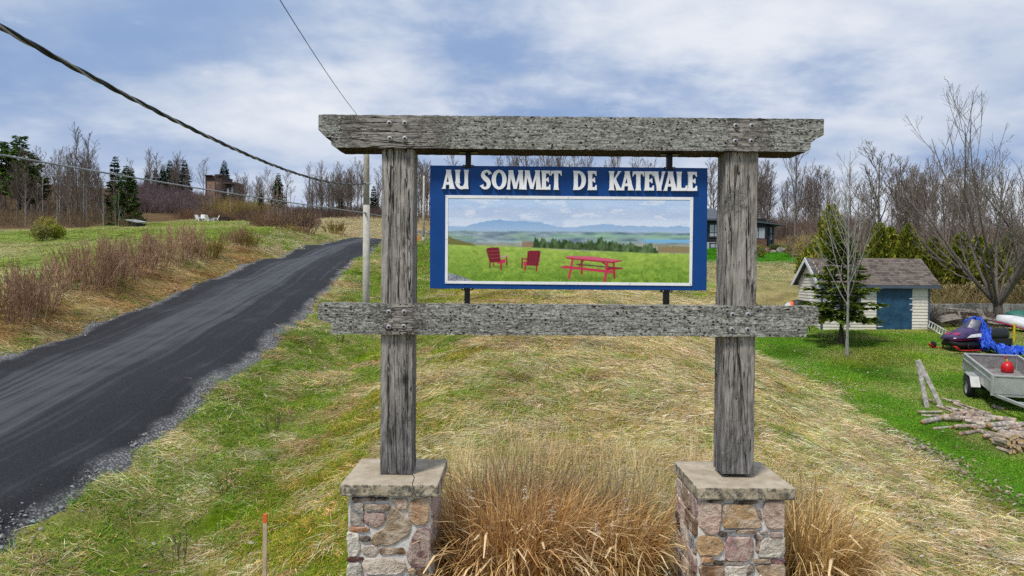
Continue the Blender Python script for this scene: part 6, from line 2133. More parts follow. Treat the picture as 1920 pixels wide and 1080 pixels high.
for q in range(rows):
    u0 = q / rows; u1 = (q + 1.25) / rows
    x = RXa + (q % 3) * 0.1
    while x < RXb:
        w = rt.choice([0.14, 0.18, 0.24]); xb = min(x + w - 0.008, RXb)
        if xb - x > 0.03:
            th = rt.uniform(0.014, 0.026)
            f = lambda u, up_: (EYf + (RYM - EYf) * min(u, 1.0), EZ + (RZ - EZ) * min(u, 1.0) + up_)
            y0, z0 = f(u0, th); y1, z1 = f(u1, 0.004); yb0, zb0 = f(u0, 0.001)
            sv_ += [(x, y0 - 0.006, z0), (xb, y0 - 0.006, z0), (xb, y1, z1), (x, y1, z1), (x, yb0 - 0.006, zb0), (xb, yb0 - 0.006, zb0)]
            sf_ += [(n, n + 1, n + 2, n + 3), (n, n + 4, n + 5, n + 1)]
            c_ = np.array([(0.150, 0.122, 0.105), (0.185, 0.152, 0.130), (0.10, 0.083, 0.072), (0.165, 0.138, 0.12)][rt.randrange(4)]) * rt.uniform(0.9, 1.1)
            scs += [c_] * 6; n += 6
        x += w
me = mesh_np('shingles', np.array(sv_) - WORLD[shed.name], np.array(sf_), 'shingles', np.array(scs), smooth=False)
so = place('shingles', me, roof); so['kind'] = 'stuff'

# ---- dark house up the hill
HD = 85.0
hz = P(1395, 467, HD)[2] - 0.1


def HX(px, y=HD):
    return on_y(px, 500, y)[0]


def HZ(py, y=HD, px=1340):
    return on_y(px, py, y)[2]


house = thing('dark_house', 'modern charcoal house with grey roof half hidden by the timber post', 'house', (HX(1380), HD, hz))
x0, x1 = HX(1285), HX(1436)
mb = MB(); mb.bx(x0, x1, HD, HD + 8, HZ(454), HZ(409)); mb.build('wall', 'dark_wall', house)
mb = MB(); mb.bx(x0 - 0.05, x1 + 0.05, HD - 0.06, HD + 8, hz - 1.5, HZ(454)); mb.build('foundation', 'foundation', house)
for q in range(9):
    z = HZ(452 - q * 4.6); mb = MB(); mb.bx(x0, x1, HD - 0.035, HD - 0.002, z, z + 0.26); mb.build('cladding_board', 'dark_wall', house)
ez = HZ(411); rzz = HZ(391)
mb = MB()
ra, rb_ = x0 - 0.4, HX(1352)
mb.add([(ra, HD - 0.9, ez), (rb_, HD - 0.9, ez), (rb_, HD + 2.8, rzz + 0.3), (ra, HD + 2.8, rzz + 0.3), (ra, HD + 8.5, ez), (rb_, HD + 8.5, ez), (ra, HD - 0.9, ez - 0.22), (rb_, HD - 0.9, ez - 0.22), (rb_, HD + 8.5, ez - 0.22), (ra, HD + 8.5, ez - 0.22)], [(0, 1, 2, 3), (3, 2, 5, 4), (6, 7, 1, 0), (1, 7, 8, 5, 2), (0, 3, 4, 9, 6), (6, 9, 8, 7)])
ra, rb_ = HX(1352), HX(1466)
mb.add([(ra, HD - 1.2, HZ(407)), (rb_, HD - 0.2, HZ(420)), (rb_, HD + 8, HZ(420)), (ra, HD + 8, HZ(400)), (ra, HD - 1.2, HZ(411)), (rb_, HD - 0.2, HZ(422)), (rb_, HD + 8, HZ(422)), (ra, HD + 8, HZ(406))], [(0, 1, 2, 3), (4, 7, 6, 5), (0, 4, 5, 1), (1, 5, 6, 2), (2, 6, 7, 3), (3, 7, 4, 0)])
mb.build('roof', 'roof_metal', house)
def win(px0, px1, py0, py1, cols, splits, y=HD, glass='glass'):
    a, b = HX(px0), HX(px1); z0, z1 = HZ(py1), HZ(py0)
    m = MB(); m.bx(a - 0.12, b + 0.12, y - 0.10, y - 0.04, z0 - 0.12, z1 + 0.12)
    w_ = m.build('window', 'dark_trim', house)
    zs = [z0] + [z0 + (z1 - z0) * s_ for s_ in splits] + [z1]
    for i in range(cols):
        for j in range(len(zs) - 1):
            xa = a + (b - a) * i / cols + 0.05; xb = a + (b - a) * (i + 1) / cols - 0.05
            m = MB(); m.bx(xa, xb, y - 0.13, y - 0.095, zs[j] + 0.05, zs[j + 1] - 0.05); m.build('pane', glass, w_)
win(1329, 1347, 421, 444, 2, [0.33]); win(1290, 1316, 421, 444, 3, [0.33]); win(1331, 1349, 457, 465, 2, []); win(1408, 1433, 426, 447, 2, [])
# glazed corner bay under the overhanging roof
mb = MB(); xa, xb = HX(1436), HX(1452)
mb.bx(xa, xb, HD + 0.6, HD + 6, hz - 0.3, HZ(418)); mb.build('bay_wall', 'dark_trim', house)
for px in (1437.5, 1444, 1451):
    mb = MB(); mb.bx(HX(px) - 0.12, HX(px) + 0.12, HD + 0.3, HD + 0.56, hz - 0.2, HZ(415)); mb.build('column', 'dark_trim', house)
win(1439.5, 1443, 424, 449, 1, [0.5], HD + 0.6, 'dark_glass'); win(1445.5, 1450, 424, 449, 1, [0.5], HD + 0.6)
mb = MB(); mb.bx(HX(1404), HX(1434), HD - 0.5, HD - 0.08, hz - 0.6, HZ(448.5)); mb.build('stone_base', 'brick', house)


# rocks and planting before the house
def rock(label, loc, r_, seed, group=None, mat='rock'):
    rg = np.random.default_rng(seed)
    import bmesh
    bm = bmesh.new(); bmesh.ops.create_icosphere(bm, subdivisions=3, radius=1.0)
    sx_ = np.array([r_ * rg.uniform(0.9, 1.4), r_ * rg.uniform(0.8, 1.1), r_ * rg.uniform(0.6, 0.85)])
    for vt in bm.verts:
        c = np.array(vt.co); n_ = 0.8 + 0.45 * float(fbm(np.array([c[0] * 1.6 + c[2] * 2 + seed]), np.array([c[1] * 1.6 - c[2]]), seed, 3)[0])
        vt.co = Vector(c * sx_ * n_)
    me = bpy.data.meshes.new('boulder'); bm.to_mesh(me); bm.free(); me.materials.append(MATS[mat])
    o = place('boulder', me); o.location = tuple(np.array(loc) + np.array([0, 0, sx_[2] * 0.4]))
    return tag(o, label, 'rock', group)


rock('round pale boulder in the bed before the dark house', on_ground(1463, 79.5), 0.62, 3)
for q, (px, d, r_) in enumerate([(1428, 80.5, 0.5), (1440, 81, 0.55), (1448, 80, 0.4), (1434, 79.5, 0.4), (1456, 81.5, 0.5), (1475, 80, 0.45)]):
    rock('brown rock of the rockery before the dark house', on_ground(px, d), r_, 10 + q, 'rocks of the rockery before the dark house', 'brick' if q % 2 else 'rock')
leafy('garden_bush', 'low green bush on the rockery before the dark house', on_ground(1452, 80.5), 0.75, 1.0, 900, [(0.08, 0.11, 0.03), (0.12, 0.13, 0.04)], 0.09, seed=21)
leafy('garden_bush', 'tawny bush between the rockery and the cedar', on_ground(1488, 74), 1.5, 2.3, 1800, [(0.30, 0.20, 0.10), (0.24, 0.15, 0.07), (0.33, 0.25, 0.12)], 0.09, seed=22)
leafy('garden_bush', 'yellow bush in front of the tawny one beside the cedar', on_ground(1512, 62), 1.3, 2.4, 1500, [(0.36, 0.29, 0.04), (0.30, 0.24, 0.05)], 0.08, seed=23)
leafy('garden_bush', 'yellow-green bush next to the timber post above the lawn', on_ground(1425, 72), 0.7, 1.6, 700, [(0.28, 0.25, 0.05), (0.22, 0.22, 0.05)], 0.08, seed=24)

# ---- block house on the ridge
TD = 172.0
tz = P(410, 388, TD)[2]


def TX(px, y=TD):
    return on_y(px, 400, y)[0]


def TZ(py, y=TD):
    return on_y(410, py, y)[2]


tower = thing('block_house', 'brown flat-roofed block house on the ridge among bare trees', 'house', (TX(410), TD, tz))
mb = MB(); mb.bx(TX(385), TX(418), TD, TD + 6, tz - 2, TZ(330)); mb.build('wall', 'tower_brown', tower)
mb = MB(); mb.bx(TX(389), TX(404), TD - 0.25, TD - 0.01, tz - 1, TZ(341)); mb.build('wall_panel', 'tower_tan', tower)
mb = MB(); mb.bx(TX(405.5), TX(414), TD - 0.25, TD - 0.01, TZ(372), TZ(341)); mb.build('wall_panel', 'tower_tan', tower)
mb = MB(); mb.bx(TX(418), TX(441), TD + 0.5, TD + 6, tz - 2, TZ(345)); mb.build('side_wing', 'tower_brown', tower)
mb = MB(); mb.bx(TX(404), TX(417), TD - 0.6, TD + 3, TZ(329.9), TZ(327.5)); mb.bx(TX(384.5), TX(399), TD - 0.6, TD + 4, TZ(329.9), TZ(328.6)); mb.bx(TX(418.5), TX(443), TD - 0.4, TD + 5, TZ(345), TZ(341.5)); mb.build('roof', 'tower_brown', tower)
for px0, px1, py0, py1 in [(424, 429, 352, 366), (432, 437, 350, 364), (397, 402, 372, 381)]:
    mb = MB(); y_ = TD + 0.45 if px0 > 418 else TD - 0.3; mb.bx(TX(px0), TX(px1), y_ - 0.08, y_ - 0.01, TZ(py1), TZ(py0)); w_ = mb.build('window', 'dark_trim', tower)
    mb = MB(); mb.bx(TX(px0 + 0.7), TX(px1 - 0.7), y_ - 0.12, y_ - 0.075, TZ(py1 - 0.7), TZ(py0 + 0.7)); mb.build('pane', 'glass', w_)
mb = MB(); mb.bx(TX(356), TX(385), TD + 2, TD + 8, tz - 2, TZ(371)); mb.bx(TX(370), TX(385), TD + 1.6, TD + 7, TZ(371) + 0.02, TZ(366)); mb.build('low_wing', 'tower_brown', tower)


# ---- white garden chairs on the hill crest
def adirondack(name):
    t = thing(name, 'chair', 'chair')
    def part(nm, fn):
        m = MB(); fn(m); m.build(nm, 'chair_white', t, local=True)
    for q in range(5):
        xq = -0.26 + 0.13 * q
        part('back_slat', lambda m: m.add([(xq - 0.055, 0.22, 0.30), (xq + 0.055, 0.22, 0.30), (xq + 0.065, 0.52, 1.02 - 0.3 * xq * xq), (xq - 0.065, 0.52, 1.02 - 0.3 * xq * xq), (xq - 0.055, 0.25, 0.29), (xq + 0.055, 0.25, 0.29), (xq + 0.065, 0.55, 1.01 - 0.3 * xq * xq), (xq - 0.065, 0.55, 1.01 - 0.3 * xq * xq)], [(0, 1, 2, 3), (7, 6, 5, 4), (0, 4, 5, 1), (1, 5, 6, 2), (2, 6, 7, 3), (3, 7, 4, 0)]))
    part('seat', lambda m: m.add([(-0.3, -0.32, 0.40), (0.3, -0.32, 0.40), (0.3, 0.25, 0.29), (-0.3, 0.25, 0.29), (-0.3, -0.32, 0.36), (0.3, -0.32, 0.36), (0.3, 0.25, 0.25), (-0.3, 0.25, 0.25)], [(0, 1, 2, 3), (7, 6, 5, 4), (0, 4, 5, 1), (1, 5, 6, 2), (2, 6, 7, 3), (3, 7, 4, 0)]))
    for s_ in (-1, 1):
        part('armrest', lambda m: m.bx(s_ * 0.30, s_ * 0.44, -0.38, 0.36, 0.56, 0.59))
        part('leg', lambda m: m.bx(s_ * 0.31, s_ * 0.36, -0.34, -0.22, 0, 0.56))
        part('leg', lambda m: m.add([(s_ * 0.31, 0.2, 0.3), (s_ * 0.36, 0.2, 0.3), (s_ * 0.36, 0.62, 0), (s_ * 0.31, 0.62, 0), (s_ * 0.31, 0.3, 0.34), (s_ * 0.36, 0.3, 0.34), (s_ * 0.36, 0.72, 0), (s_ * 0.31, 0.72, 0)], [(0, 1, 2, 3), (7, 6, 5, 4), (0, 4, 5, 1), (1, 5, 6, 2), (2, 6, 7, 3), (3, 7, 4, 0)]))
    return t


ch = adirondack('garden_chair')
for q, (px, rz_, lb) in enumerate([(373, 1.2, 'white slatted garden chair at the far end of the hilltop row'), (380, 0.3, 'second white garden chair of the hilltop row, close to the end one'), (391, 2.8, 'white garden chair in the middle of the hilltop row seen from behind'), (404, -1.0, 'white garden chair next to the dark bench on the hilltop')]):
    p = on_ground(px, 117 + (q % 2))
    if q == 0:
        ch.location = tuple(p); ch.rotation_euler = (0, 0, rz_); ch['label'] = lb; ch['group'] = 'white chairs on the hilltop'; ch.scale = (1.15,) * 3
    else:
        dup(ch, p, rz_, 1.15, lb, 'white chairs on the hilltop')
bl = on_ground(420, 118)
bench = thing('hilltop_bench', 'dark low bench beside the white hilltop chairs', 'bench', bl)
mb = MB(); mb.box(bl + np.array([0, 0, 0.45]), (1.8, 0.45, 0.06)); mb.build('seat', 'dark_wall', bench)
mb = MB(); mb.box(bl + np.array([0, 0.25, 0.75]), (1.8, 0.05, 0.25)); mb.build('backrest', 'dark_wall', bench)
for s_ in (-0.75, 0.75):
    mb = MB(); mb.box(bl + np.array([s_, 0, 0.22]), (0.08, 0.4, 0.46)); mb.build('leg', 'dark_wall', bench)

# ---- small silver lean-to roof at the wood edge
p = on_ground(247, 92)
lt = thing('lean_to', 'low shelter with a pale slanting roof at the wood edge', 'shelter', p)
mb = MB(); mb.add([(p[0] - 0.9, p[1], p[2] + 1.1), (p[0] + 0.9, p[1], p[2] + 0.75), (p[0] + 1.0, p[1] + 2.2, p[2] + 0.95), (p[0] - 0.8, p[1] + 2.2, p[2] + 1.3), (p[0] - 0.9, p[1], p[2] + 1.0), (p[0] + 0.9, p[1], p[2] + 0.65), (p[0] + 1.0, p[1] + 2.2, p[2] + 0.85), (p[0] - 0.8, p[1] + 2.2, p[2] + 1.2)], [(0, 1, 2, 3), (7, 6, 5, 4), (0, 4, 5, 1), (1, 5, 6, 2), (2, 6, 7, 3), (3, 7, 4, 0)]); mb.build('roof', 'metal', lt)
mb = MB(); mb.bx(p[0] - 0.7, p[0] + 0.8, p[1] + 0.3, p[1] + 1.9, p[2] - 0.2, p[2] + 0.66); mb.build('wall', 'dark_wall', lt)

# ================================================================== POLES AND WIRES
pb = on_ground(686.5, 24.0)
zt = P(686, 232, 24.0)[2]; zj = P(686, 385, 24.0)[2]
pole = thing('utility_pole', 'pale wooden utility pole with thicker lower sleeve beside the road', 'pole', pb)
mb = MB(); mb.tube([(pb[0], pb[1], zj - 0.3), (pb[0] - 0.01, pb[1], zt)], [0.106, 0.094], 14); mb.build('shaft', 'pole', pole)
mb = MB(); mb.tube([(pb[0], pb[1], pb[2] - 0.3), (pb[0], pb[1], pb[2] + 1.5), (pb[0], pb[1], zj)], [0.128, 0.124, 0.116], 14); mb.build('sleeve', 'pole_low', pole)
for py in (345, 400, 240):
    z = P(686, py, 24.0)[2]
    mb = MB(); mb.lathe([(0.112, -0.02), (0.118, -0.015), (0.118, 0.015), (0.112, 0.02)], (pb[0], pb[1], z), 12); mb.box((pb[0] - 0.02, pb[1] - 0.13, z), (0.05, 0.08, 0.07)); mb.build('cable_clamp', 'bolt', pole)
p2 = on_ground(793.5, 62)
pole2 = thing('utility_pole', 'thin distant white pole standing on the lawn between post and sign', 'pole', p2)
z2 = P(793, 330, 62)[2]
mb = MB(); mb.tube([(p2[0], p2[1], p2[2] - 0.2), (p2[0], p2[1], z2)], [0.11, 0.08], 10); mb.build('shaft', 'pole_low', pole2)
mb = MB(); mb.lathe([(0.16, 0), (0.16, 0.5), (0.12, 0.55)], (p2[0], p2[1], p2[2] - 0.02), 10); mb.build('footing', 'pole_low', pole2)

# twisted service cable
A0 = P(0, 50, 5.2); A1 = np.array([pb[0] - 0.02, pb[1] - 0.12, P(686, 345, 24.0)[2]])
ts_ = np.linspace(-0.75, 1.0, 420)
ctr = A0[None] * (1 - ts_[:, None]) + A1[None] * ts_[:, None]
ctr[:, 2] -= 4 * 0.41 * ts_ * (1 - ts_)
mb_root = thing('twisted_cable', 'thick twisted black service cable running to the utility pole', 'cable', A1)
slen = np.r_[0, np.cumsum(np.linalg.norm(np.diff(ctr, axis=0), axis=1))]
tg = np.gradient(ctr, axis=0); tg /= np.linalg.norm(tg, axis=1, keepdims=True)
uu_ = np.cross(tg, [0, 0, 1.0]); uu_ /= np.linalg.norm(uu_, axis=1, keepdims=True); ww_ = np.cross(tg, uu_)
for q in range(3):
    ph = slen / 1.05 * 6.283 + q * 2.094
    r_ = (0.0105 if q == 2 else 0.0135)
    pts = ctr + 0.0145 * (np.cos(ph)[:, None] * uu_ + np.sin(ph)[:, None] * ww_)
    mb = MB(); mb.tube(pts, r_, 7); mb.build('strand', 'cable_black' if q != 2 else 'cable_grey', mb_root)
# telephone cable, to the pole and on to the far pole
B0 = P(0, 290, 11.0); B1 = np.array([pb[0], pb[1] - 0.14, P(686, 400, 24.0)[2]]); B2 = np.array([p2[0], p2[1], P(793, 395, 62)[2]])
ts_ = np.linspace(-0.8, 1, 60)[:, None]
pts = B0 * (1 - ts_) + B1 * ts_; pts[:, 2] -= (4 * 0.05 * ts_ * (1 - ts_))[:, 0]
ts2 = np.linspace(0, 1, 30)[1:, None]
q2 = B1 * (1 - ts2) + B2 * ts2; q2[:, 2] -= (4 * 0.35 * ts2 * (1 - ts2))[:, 0]
mb = MB(); mb.tube(np.r_[pts, q2], 0.017, 7); tag(mb.build('telephone_cable', 'cable_grey'), 'straight grey telephone cable crossing low over the road', 'cable')
C0 = P(525, 0, 10.0); C1 = np.array([pb[0], pb[1] - 0.1, zt - 0.1])
ts_ = np.linspace(-1.0, 1, 40)[:, None]
pts = C0 * (1 - ts_) + C1 * ts_; pts[:, 2] -= (4 * 0.12 * ts_ * (1 - ts_))[:, 0]
mb = MB(); mb.tube(pts, 0.0075, 6); tag(mb.build('overhead_wire', 'cable_black'), 'thin dark overhead wire rising steeply from the pole top', 'cable')

# orange marker and low stone wall on the far lawn
p = on_ground(783, 58)
mk = thing('road_marker', 'small orange marker sign on the far lawn next to the timber post', 'sign', p)
mb = MB(); mb.box(p + np.array([0, 0, 0.5]), (0.05, 0.04, 1.0)); mb.build('stake', 'stake', mk)
mb = MB(); mb.box(p + np.array([0, -0.035, 0.62]), (0.22, 0.02, 0.72)); pn_ = mb.build('panel', 'orange', mk)
mb = MB()
for zq in (0.45, 0.62, 0.8):
    mb.box(p + np.array([0, -0.05, zq]), (0.12, 0.008, 0.06))
mb.build('stripe', 'yellow', pn_)
w0 = on_ground(776, 72); w1 = on_ground(808, 71)
sw = thing('dry_stone_wall', 'low dry stone wall crossing the far lawn left of the sign', 'wall', w0)
for q in range(34):
    f = (q % 17 + rt.random() * 0.5) / 17; row = q // 17
    c = w0 * (1 - f) + w1 * f
    r_ = rt.uniform(0.13, 0.2)
    vs = np.array([(x_, y_, z_) for x_ in (-1, 1) for y_ in (-1, 1) for z_ in (-1, 1)]) * np.array([r_ * 1.2, 0.2, r_ * 0.75]) * np.array([[rt.uniform(0.75, 1.15) for _ in range(3)] for _ in range(8)])
    MB().add(vs + c + np.array([0, 0, 0.14 + row * 0.26]), [(0, 1, 3, 2), (4, 6, 7, 5), (0, 4, 5, 1), (2, 3, 7, 6), (0, 2, 6, 4), (1, 5, 7, 3)]).build('stone', 'stone', sw, bevel=0.03, color=(0.20, 0.185, 0.175))

# survey stake in the foreground
p = on_y(496, 1000, 7.0); p = np.array([p[0], 7.0, gz(p[0], 7.0)]); zt_ = P(497, 966, 7.0)[2]
st_ = thing('survey_stake', 'pale wooden survey stake with orange painted tip in the grass', 'stake', p)
mb = MB(); mb.add([(p[0] - 0.02, 6.985, p[2] - 0.2), (p[0] + 0.02, 6.985, p[2] - 0.2), (p[0] + 0.02, 7.005, p[2] - 0.2), (p[0] - 0.02, 7.005, p[2] - 0.2), (p[0] - 0.012, 6.985, zt_ - 0.09), (p[0] + 0.028, 6.985, zt_ - 0.09), (p[0] + 0.028, 7.005, zt_ - 0.09), (p[0] - 0.012, 7.005, zt_ - 0.09)], [(0, 1, 5, 4), (1, 2, 6, 5), (2, 3, 7, 6), (3, 0, 4, 7)])
mb.build('shaft', 'stake', st_)
mb = MB(); mb.box((p[0] + 0.008, 6.995, zt_ - 0.045), (0.043, 0.023, 0.09)); mb.build('tip', 'orange', st_, bevel=0.003)

# ================================================================== THE YARD
# concrete wall behind the shed, in cast panels
wl = thing('concrete_wall', 'low stained concrete wall behind the debris and canoes', 'wall', (20, 34, 0.7))
xx = 17.6
while xx < 29:
    w_ = rt.uniform(1.0, 1.5)
    z0 = gz(xx, 33.9) - 0.2
    mb = MB(); mb.bx(xx + 0.015, xx + w_ - 0.015, 33.85 + rt.uniform(-0.02, 0.02), 34.2, z0, 1.70 + rt.uniform(-0.03, 0.03)); mb.build('panel', 'concrete', wl, bevel=0.012)
    xx += w_

# trailer: local frame, +Y is towards the drawbar
fr = np.array([12.25, 17.35]); re_ = np.array([13.25, 20.0])
dirv = (fr - re_) / np.linalg.norm(fr - re_)
rotz = math.atan2(-dirv[0], dirv[1])
TL, TWd = 2.75, 1.30
side_v = np.array([dirv[1], -dirv[0]])             # right of travel
ctr_ = (fr + re_) / 2 - side_v * TWd / 2
tloc = np.array([ctr_[0], ctr_[1], gz(ctr_[0], ctr_[1])])
trailer = thing('utility_trailer', 'galvanised box trailer with one wheel in view parked on the lawn', 'trailer', tloc, rotz=rotz)
pitch = math.atan(0.115) * 0.9
trailer.rotation_euler = (pitch * dirv[1] * -1 * -1, 0, rotz) if False else (-pitch * 1.0 * (1 if dirv[1] < 0 else -1), 0, rotz)
HB, HT = 0.52, 0.95
def tp(nm, fn, m='metal', par=None, bevel=0.006):
    mb = MB(); fn(mb); return mb.build(nm, m, par or trailer, bevel=bevel, local=True)
tp('bed', lambda m: m.bx(-TWd / 2 + 0.02, TWd / 2 - 0.02, -TL / 2, TL / 2, HB, HB + 0.03), 'metal_in')
for s_ in (-1, 1):
    tp('side_panel', lambda m: m.bx(s_ * TWd / 2 - 0.012, s_ * TWd / 2 + 0.012, -TL / 2, TL / 2, HB - 0.03, HT - 0.02))
    tp('top_rail', lambda m: m.bx(s_ * TWd / 2 - 0.03, s_ * TWd / 2 + 0.03, -TL / 2 - 0.02, TL / 2 + 0.02, HT - 0.02, HT + 0.025))
    tp('side_rail', lambda m: m.bx(s_ * (TWd / 2 + 0.012), s_ * (TWd / 2 + 0.04), -TL / 2, TL / 2, HT - 0.16, HT - 0.12))
    tp('corner_post', lambda m: (m.bx(s_ * TWd / 2 - 0.035, s_ * TWd / 2 + 0.035, TL / 2 - 0.03, TL / 2 + 0.035, HB - 0.08, HT - 0.021), m.bx(s_ * TWd / 2 - 0.035, s_ * TWd / 2 + 0.035, -TL / 2 - 0.035, -TL / 2 + 0.03, HB - 0.08, HT - 0.021)))
    fx_ = s_ * (TWd / 2 + 0.17)
    prof = [(-0.44, 0.40), (-0.29, 0.66), (0.27, 0.66), (0.46, 0.42)]
    def fender(m):
        pts = prof
        for (ya, za), (yb_, zb_) in zip(pts[:-1], pts[1:]):
            m.add([(fx_ - 0.15, ya, za), (fx_ + 0.07, ya, za), (fx_ + 0.07, yb_, zb_), (fx_ - 0.15, yb_, zb_), (fx_ - 0.15, ya, za - 0.02), (fx_ + 0.07, ya, za - 0.02), (fx_ + 0.07, yb_, zb_ - 0.02), (fx_ - 0.15, yb_, zb_ - 0.02)], [(0, 1, 2, 3), (7, 6, 5, 4), (0, 4, 5, 1), (1, 5, 6, 2), (2, 6, 7, 3), (3, 7, 4, 0)])
    tp('fender', fender, bevel=0)
    wh = tp('wheel', lambda m: m.lathe([(0.17, -0.085), (0.255, -0.085), (0.285, -0.05), (0.29, 0), (0.285, 0.05), (0.255, 0.085), (0.17, 0.085)], (fx_, 0, 0.29), 26, axis='x', caps=False), 'rubber', bevel=0)
    def rimf(m):
        m.lathe([(0.02, s_ * 0.05), (0.05, s_ * 0.06), (0.06, s_ * 0.04), (0.13, s_ * 0.035), (0.165, s_ * 0.06), (0.185, s_ * 0.0875), (0.18, s_ * 0.05)], (fx_, 0, 0.29), 22, axis='x')
    tp('rim', rimf, 'rim', wh, 0)
    for q in range(5):
        a = q * 1.2566
        tp('spoke_hole', lambda m: m.lathe([(0.024, s_ * 0.03), (0.024, s_ * 0.045)], (fx_, 0.098 * math.cos(a), 0.29 + 0.098 * math.sin(a)), 8, axis='x'), 'rubber', wh, 0)
tp('front_panel', lambda m: m.bx(-TWd / 2 + 0.036, TWd / 2 - 0.036, TL / 2 - 0.012, TL / 2 + 0.012, HB - 0.03, HT - 0.02))
tp('rear_panel', lambda m: m.bx(-TWd / 2 + 0.036, TWd / 2 - 0.036, -TL / 2 - 0.012, -TL / 2 + 0.012, HB - 0.03, HT - 0.02), 'metal_in')
tp('front_rail', lambda m: m.bx(-TWd / 2 + 0.03, TWd / 2 - 0.03, TL / 2 - 0.03, TL / 2 + 0.03, HT - 0.018, HT + 0.022))
tp('rear_rail', lambda m: m.bx(-TWd / 2 + 0.03, TWd / 2 - 0.03, -TL / 2 - 0.03, -TL / 2 + 0.03, HT - 0.018, HT + 0.022))
tp('chassis', lambda m: (m.bx(-0.55, -0.49, -TL / 2, TL / 2, HB - 0.11, HB - 0.03), m.bx(0.49, 0.55, -TL / 2, TL / 2, HB - 0.11, HB - 0.03), m.bx(-0.6, 0.6, TL / 2 - 0.06, TL / 2, HB - 0.10, HB - 0.031)))
tp('axle', lambda m: m.bx(-TWd / 2 - 0.1, TWd / 2 + 0.1, -0.03, 0.03, 0.26, 0.32), 'black_metal')
for s_ in (-1, 1):
    tp('drawbar', lambda m: m.add([(s_ * 0.55 - 0.035, TL / 2 - 0.05, HB - 0.12), (s_ * 0.55 + 0.035, TL / 2 - 0.05, HB - 0.12), (s_ * 0.02 + 0.035, TL / 2 + 1.25, HB - 0.14), (s_ * 0.02 - 0.035, TL / 2 + 1.25, HB - 0.14), (s_ * 0.55 - 0.035, TL / 2 - 0.05, HB - 0.05), (s_ * 0.55 + 0.035, TL / 2 - 0.05, HB - 0.05), (s_ * 0.02 + 0.035, TL / 2 + 1.25, HB - 0.07), (s_ * 0.02 - 0.035, TL / 2 + 1.25, HB - 0.07)], [(4, 5, 6, 7), (3, 2, 1, 0), (0, 1, 5, 4), (1, 2, 6, 5), (2, 3, 7, 6), (3, 0, 4, 7)]))
tp('crossbar', lambda m: m.bx(-0.28, 0.28, TL / 2 + 0.55, TL / 2 + 0.60, HB - 0.125, HB - 0.065))
tp('coupling', lambda m: m.tube([(0, TL / 2 + 1.2, HB - 0.1), (0, TL / 2 + 1.42, HB - 0.12)], [0.05, 0.06], 10), 'black_metal', bevel=0)
tp('jockey_leg', lambda m: m.tube([(0.12, TL / 2 + 0.9, 0.02), (0.12, TL / 2 + 0.9, HB + 0.05)], 0.025, 8), 'metal', bevel=0)
tp('tail_light', lambda m: m.bx(-TWd / 2 - 0.06, -TWd / 2 + 0.06, -TL / 2 - 0.09, -TL / 2 - 0.036, HT - 0.12, HT - 0.02), 'black_plastic')
bpy.context.view_layer.update()
MT = trailer.matrix_world.copy()


def in_trailer(x, y, z):
    return np.array(MT @ Vector((x, y, z)))


# red fuel can in the trailer
jl = in_trailer(-0.30, -TL / 2 + 0.42, HB + 0.03)
jc = thing('fuel_can', 'round red plastic fuel can with tilted spout inside the trailer', 'fuel can', jl)
mb = MB(); mb.lathe([(0.02, 0.0), (0.125, 0.0), (0.15, 0.03), (0.155, 0.13), (0.14, 0.20), (0.095, 0.265), (0.045, 0.29), (0.03, 0.30)], (0, 0, 0), 20); mb.build('body', 'red_plastic', jc, local=True)
mb = MB(); mb.tube([(0, 0, 0.295), (-0.01, 0, 0.33), (-0.035, 0, 0.37)], [0.026, 0.022, 0.02], 10); mb.build('collar', 'yellow', jc, local=True)
mb = MB(); mb.tube([(-0.035, 0, 0.37), (-0.06, 0, 0.42), (-0.10, 0, 0.46)], [0.019, 0.017, 0.015], 10); mb.build('spout', 'red_plastic', jc, local=True)
mb = MB(); mb.tube([(0.13, 0, 0.20), (0.12, 0, 0.27), (0.07, 0, 0.31), (0.02, 0, 0.30)], 0.016, 8); mb.build('handle', 'red_plastic', jc, local=True)

# snowmobile: local frame, nose towards -X
sl0 = G(1826, 656)
snow = thing('snowmobile', 'purple and black snowmobile parked nose towards the shed lawn', 'snowmobile', sl0, rotz=0.32)


def loft(mb, secs, smooth=True):
    """secs: list of (x, [(y, z)...]) cross-sections of equal length, closed."""
    k_ = len(secs[0][1]); vs = []
    for x_, sec in secs:
        vs += [(x_, y_, z_) for y_, z_ in sec]
    fs = [(a * k_ + i, a * k_ + (i + 1) % k_, (a + 1) * k_ + (i + 1) % k_, (a + 1) * k_ + i) for a in range(len(secs) - 1) for i in range(k_)]
    fs += [list(range(k_))[::-1], list(range((len(secs) - 1) * k_, len(secs) * k_))]
    mb.add(vs, fs, smooth)


def sec(w, z0, z1, top=0.6, n=14):
    out = []
    for i in range(n):
        a = 2 * math.pi * i / n
        cy = math.copysign(abs(math.cos(a)) ** 0.6, math.cos(a)); cz = math.copysign(abs(math.sin(a)) ** 0.7, math.sin(a))
        ww = w * (top + (1 - top) * (0.5 - 0.5 * cz))
        out.append((cy * ww, (z0 + z1) / 2 + cz * (z1 - z0) / 2))
    return out


def sp_(nm, fn, m, par=None, bevel=0):
    mb = MB(); fn(mb); return mb.build(nm, m, par or snow, bevel=bevel, local=True)


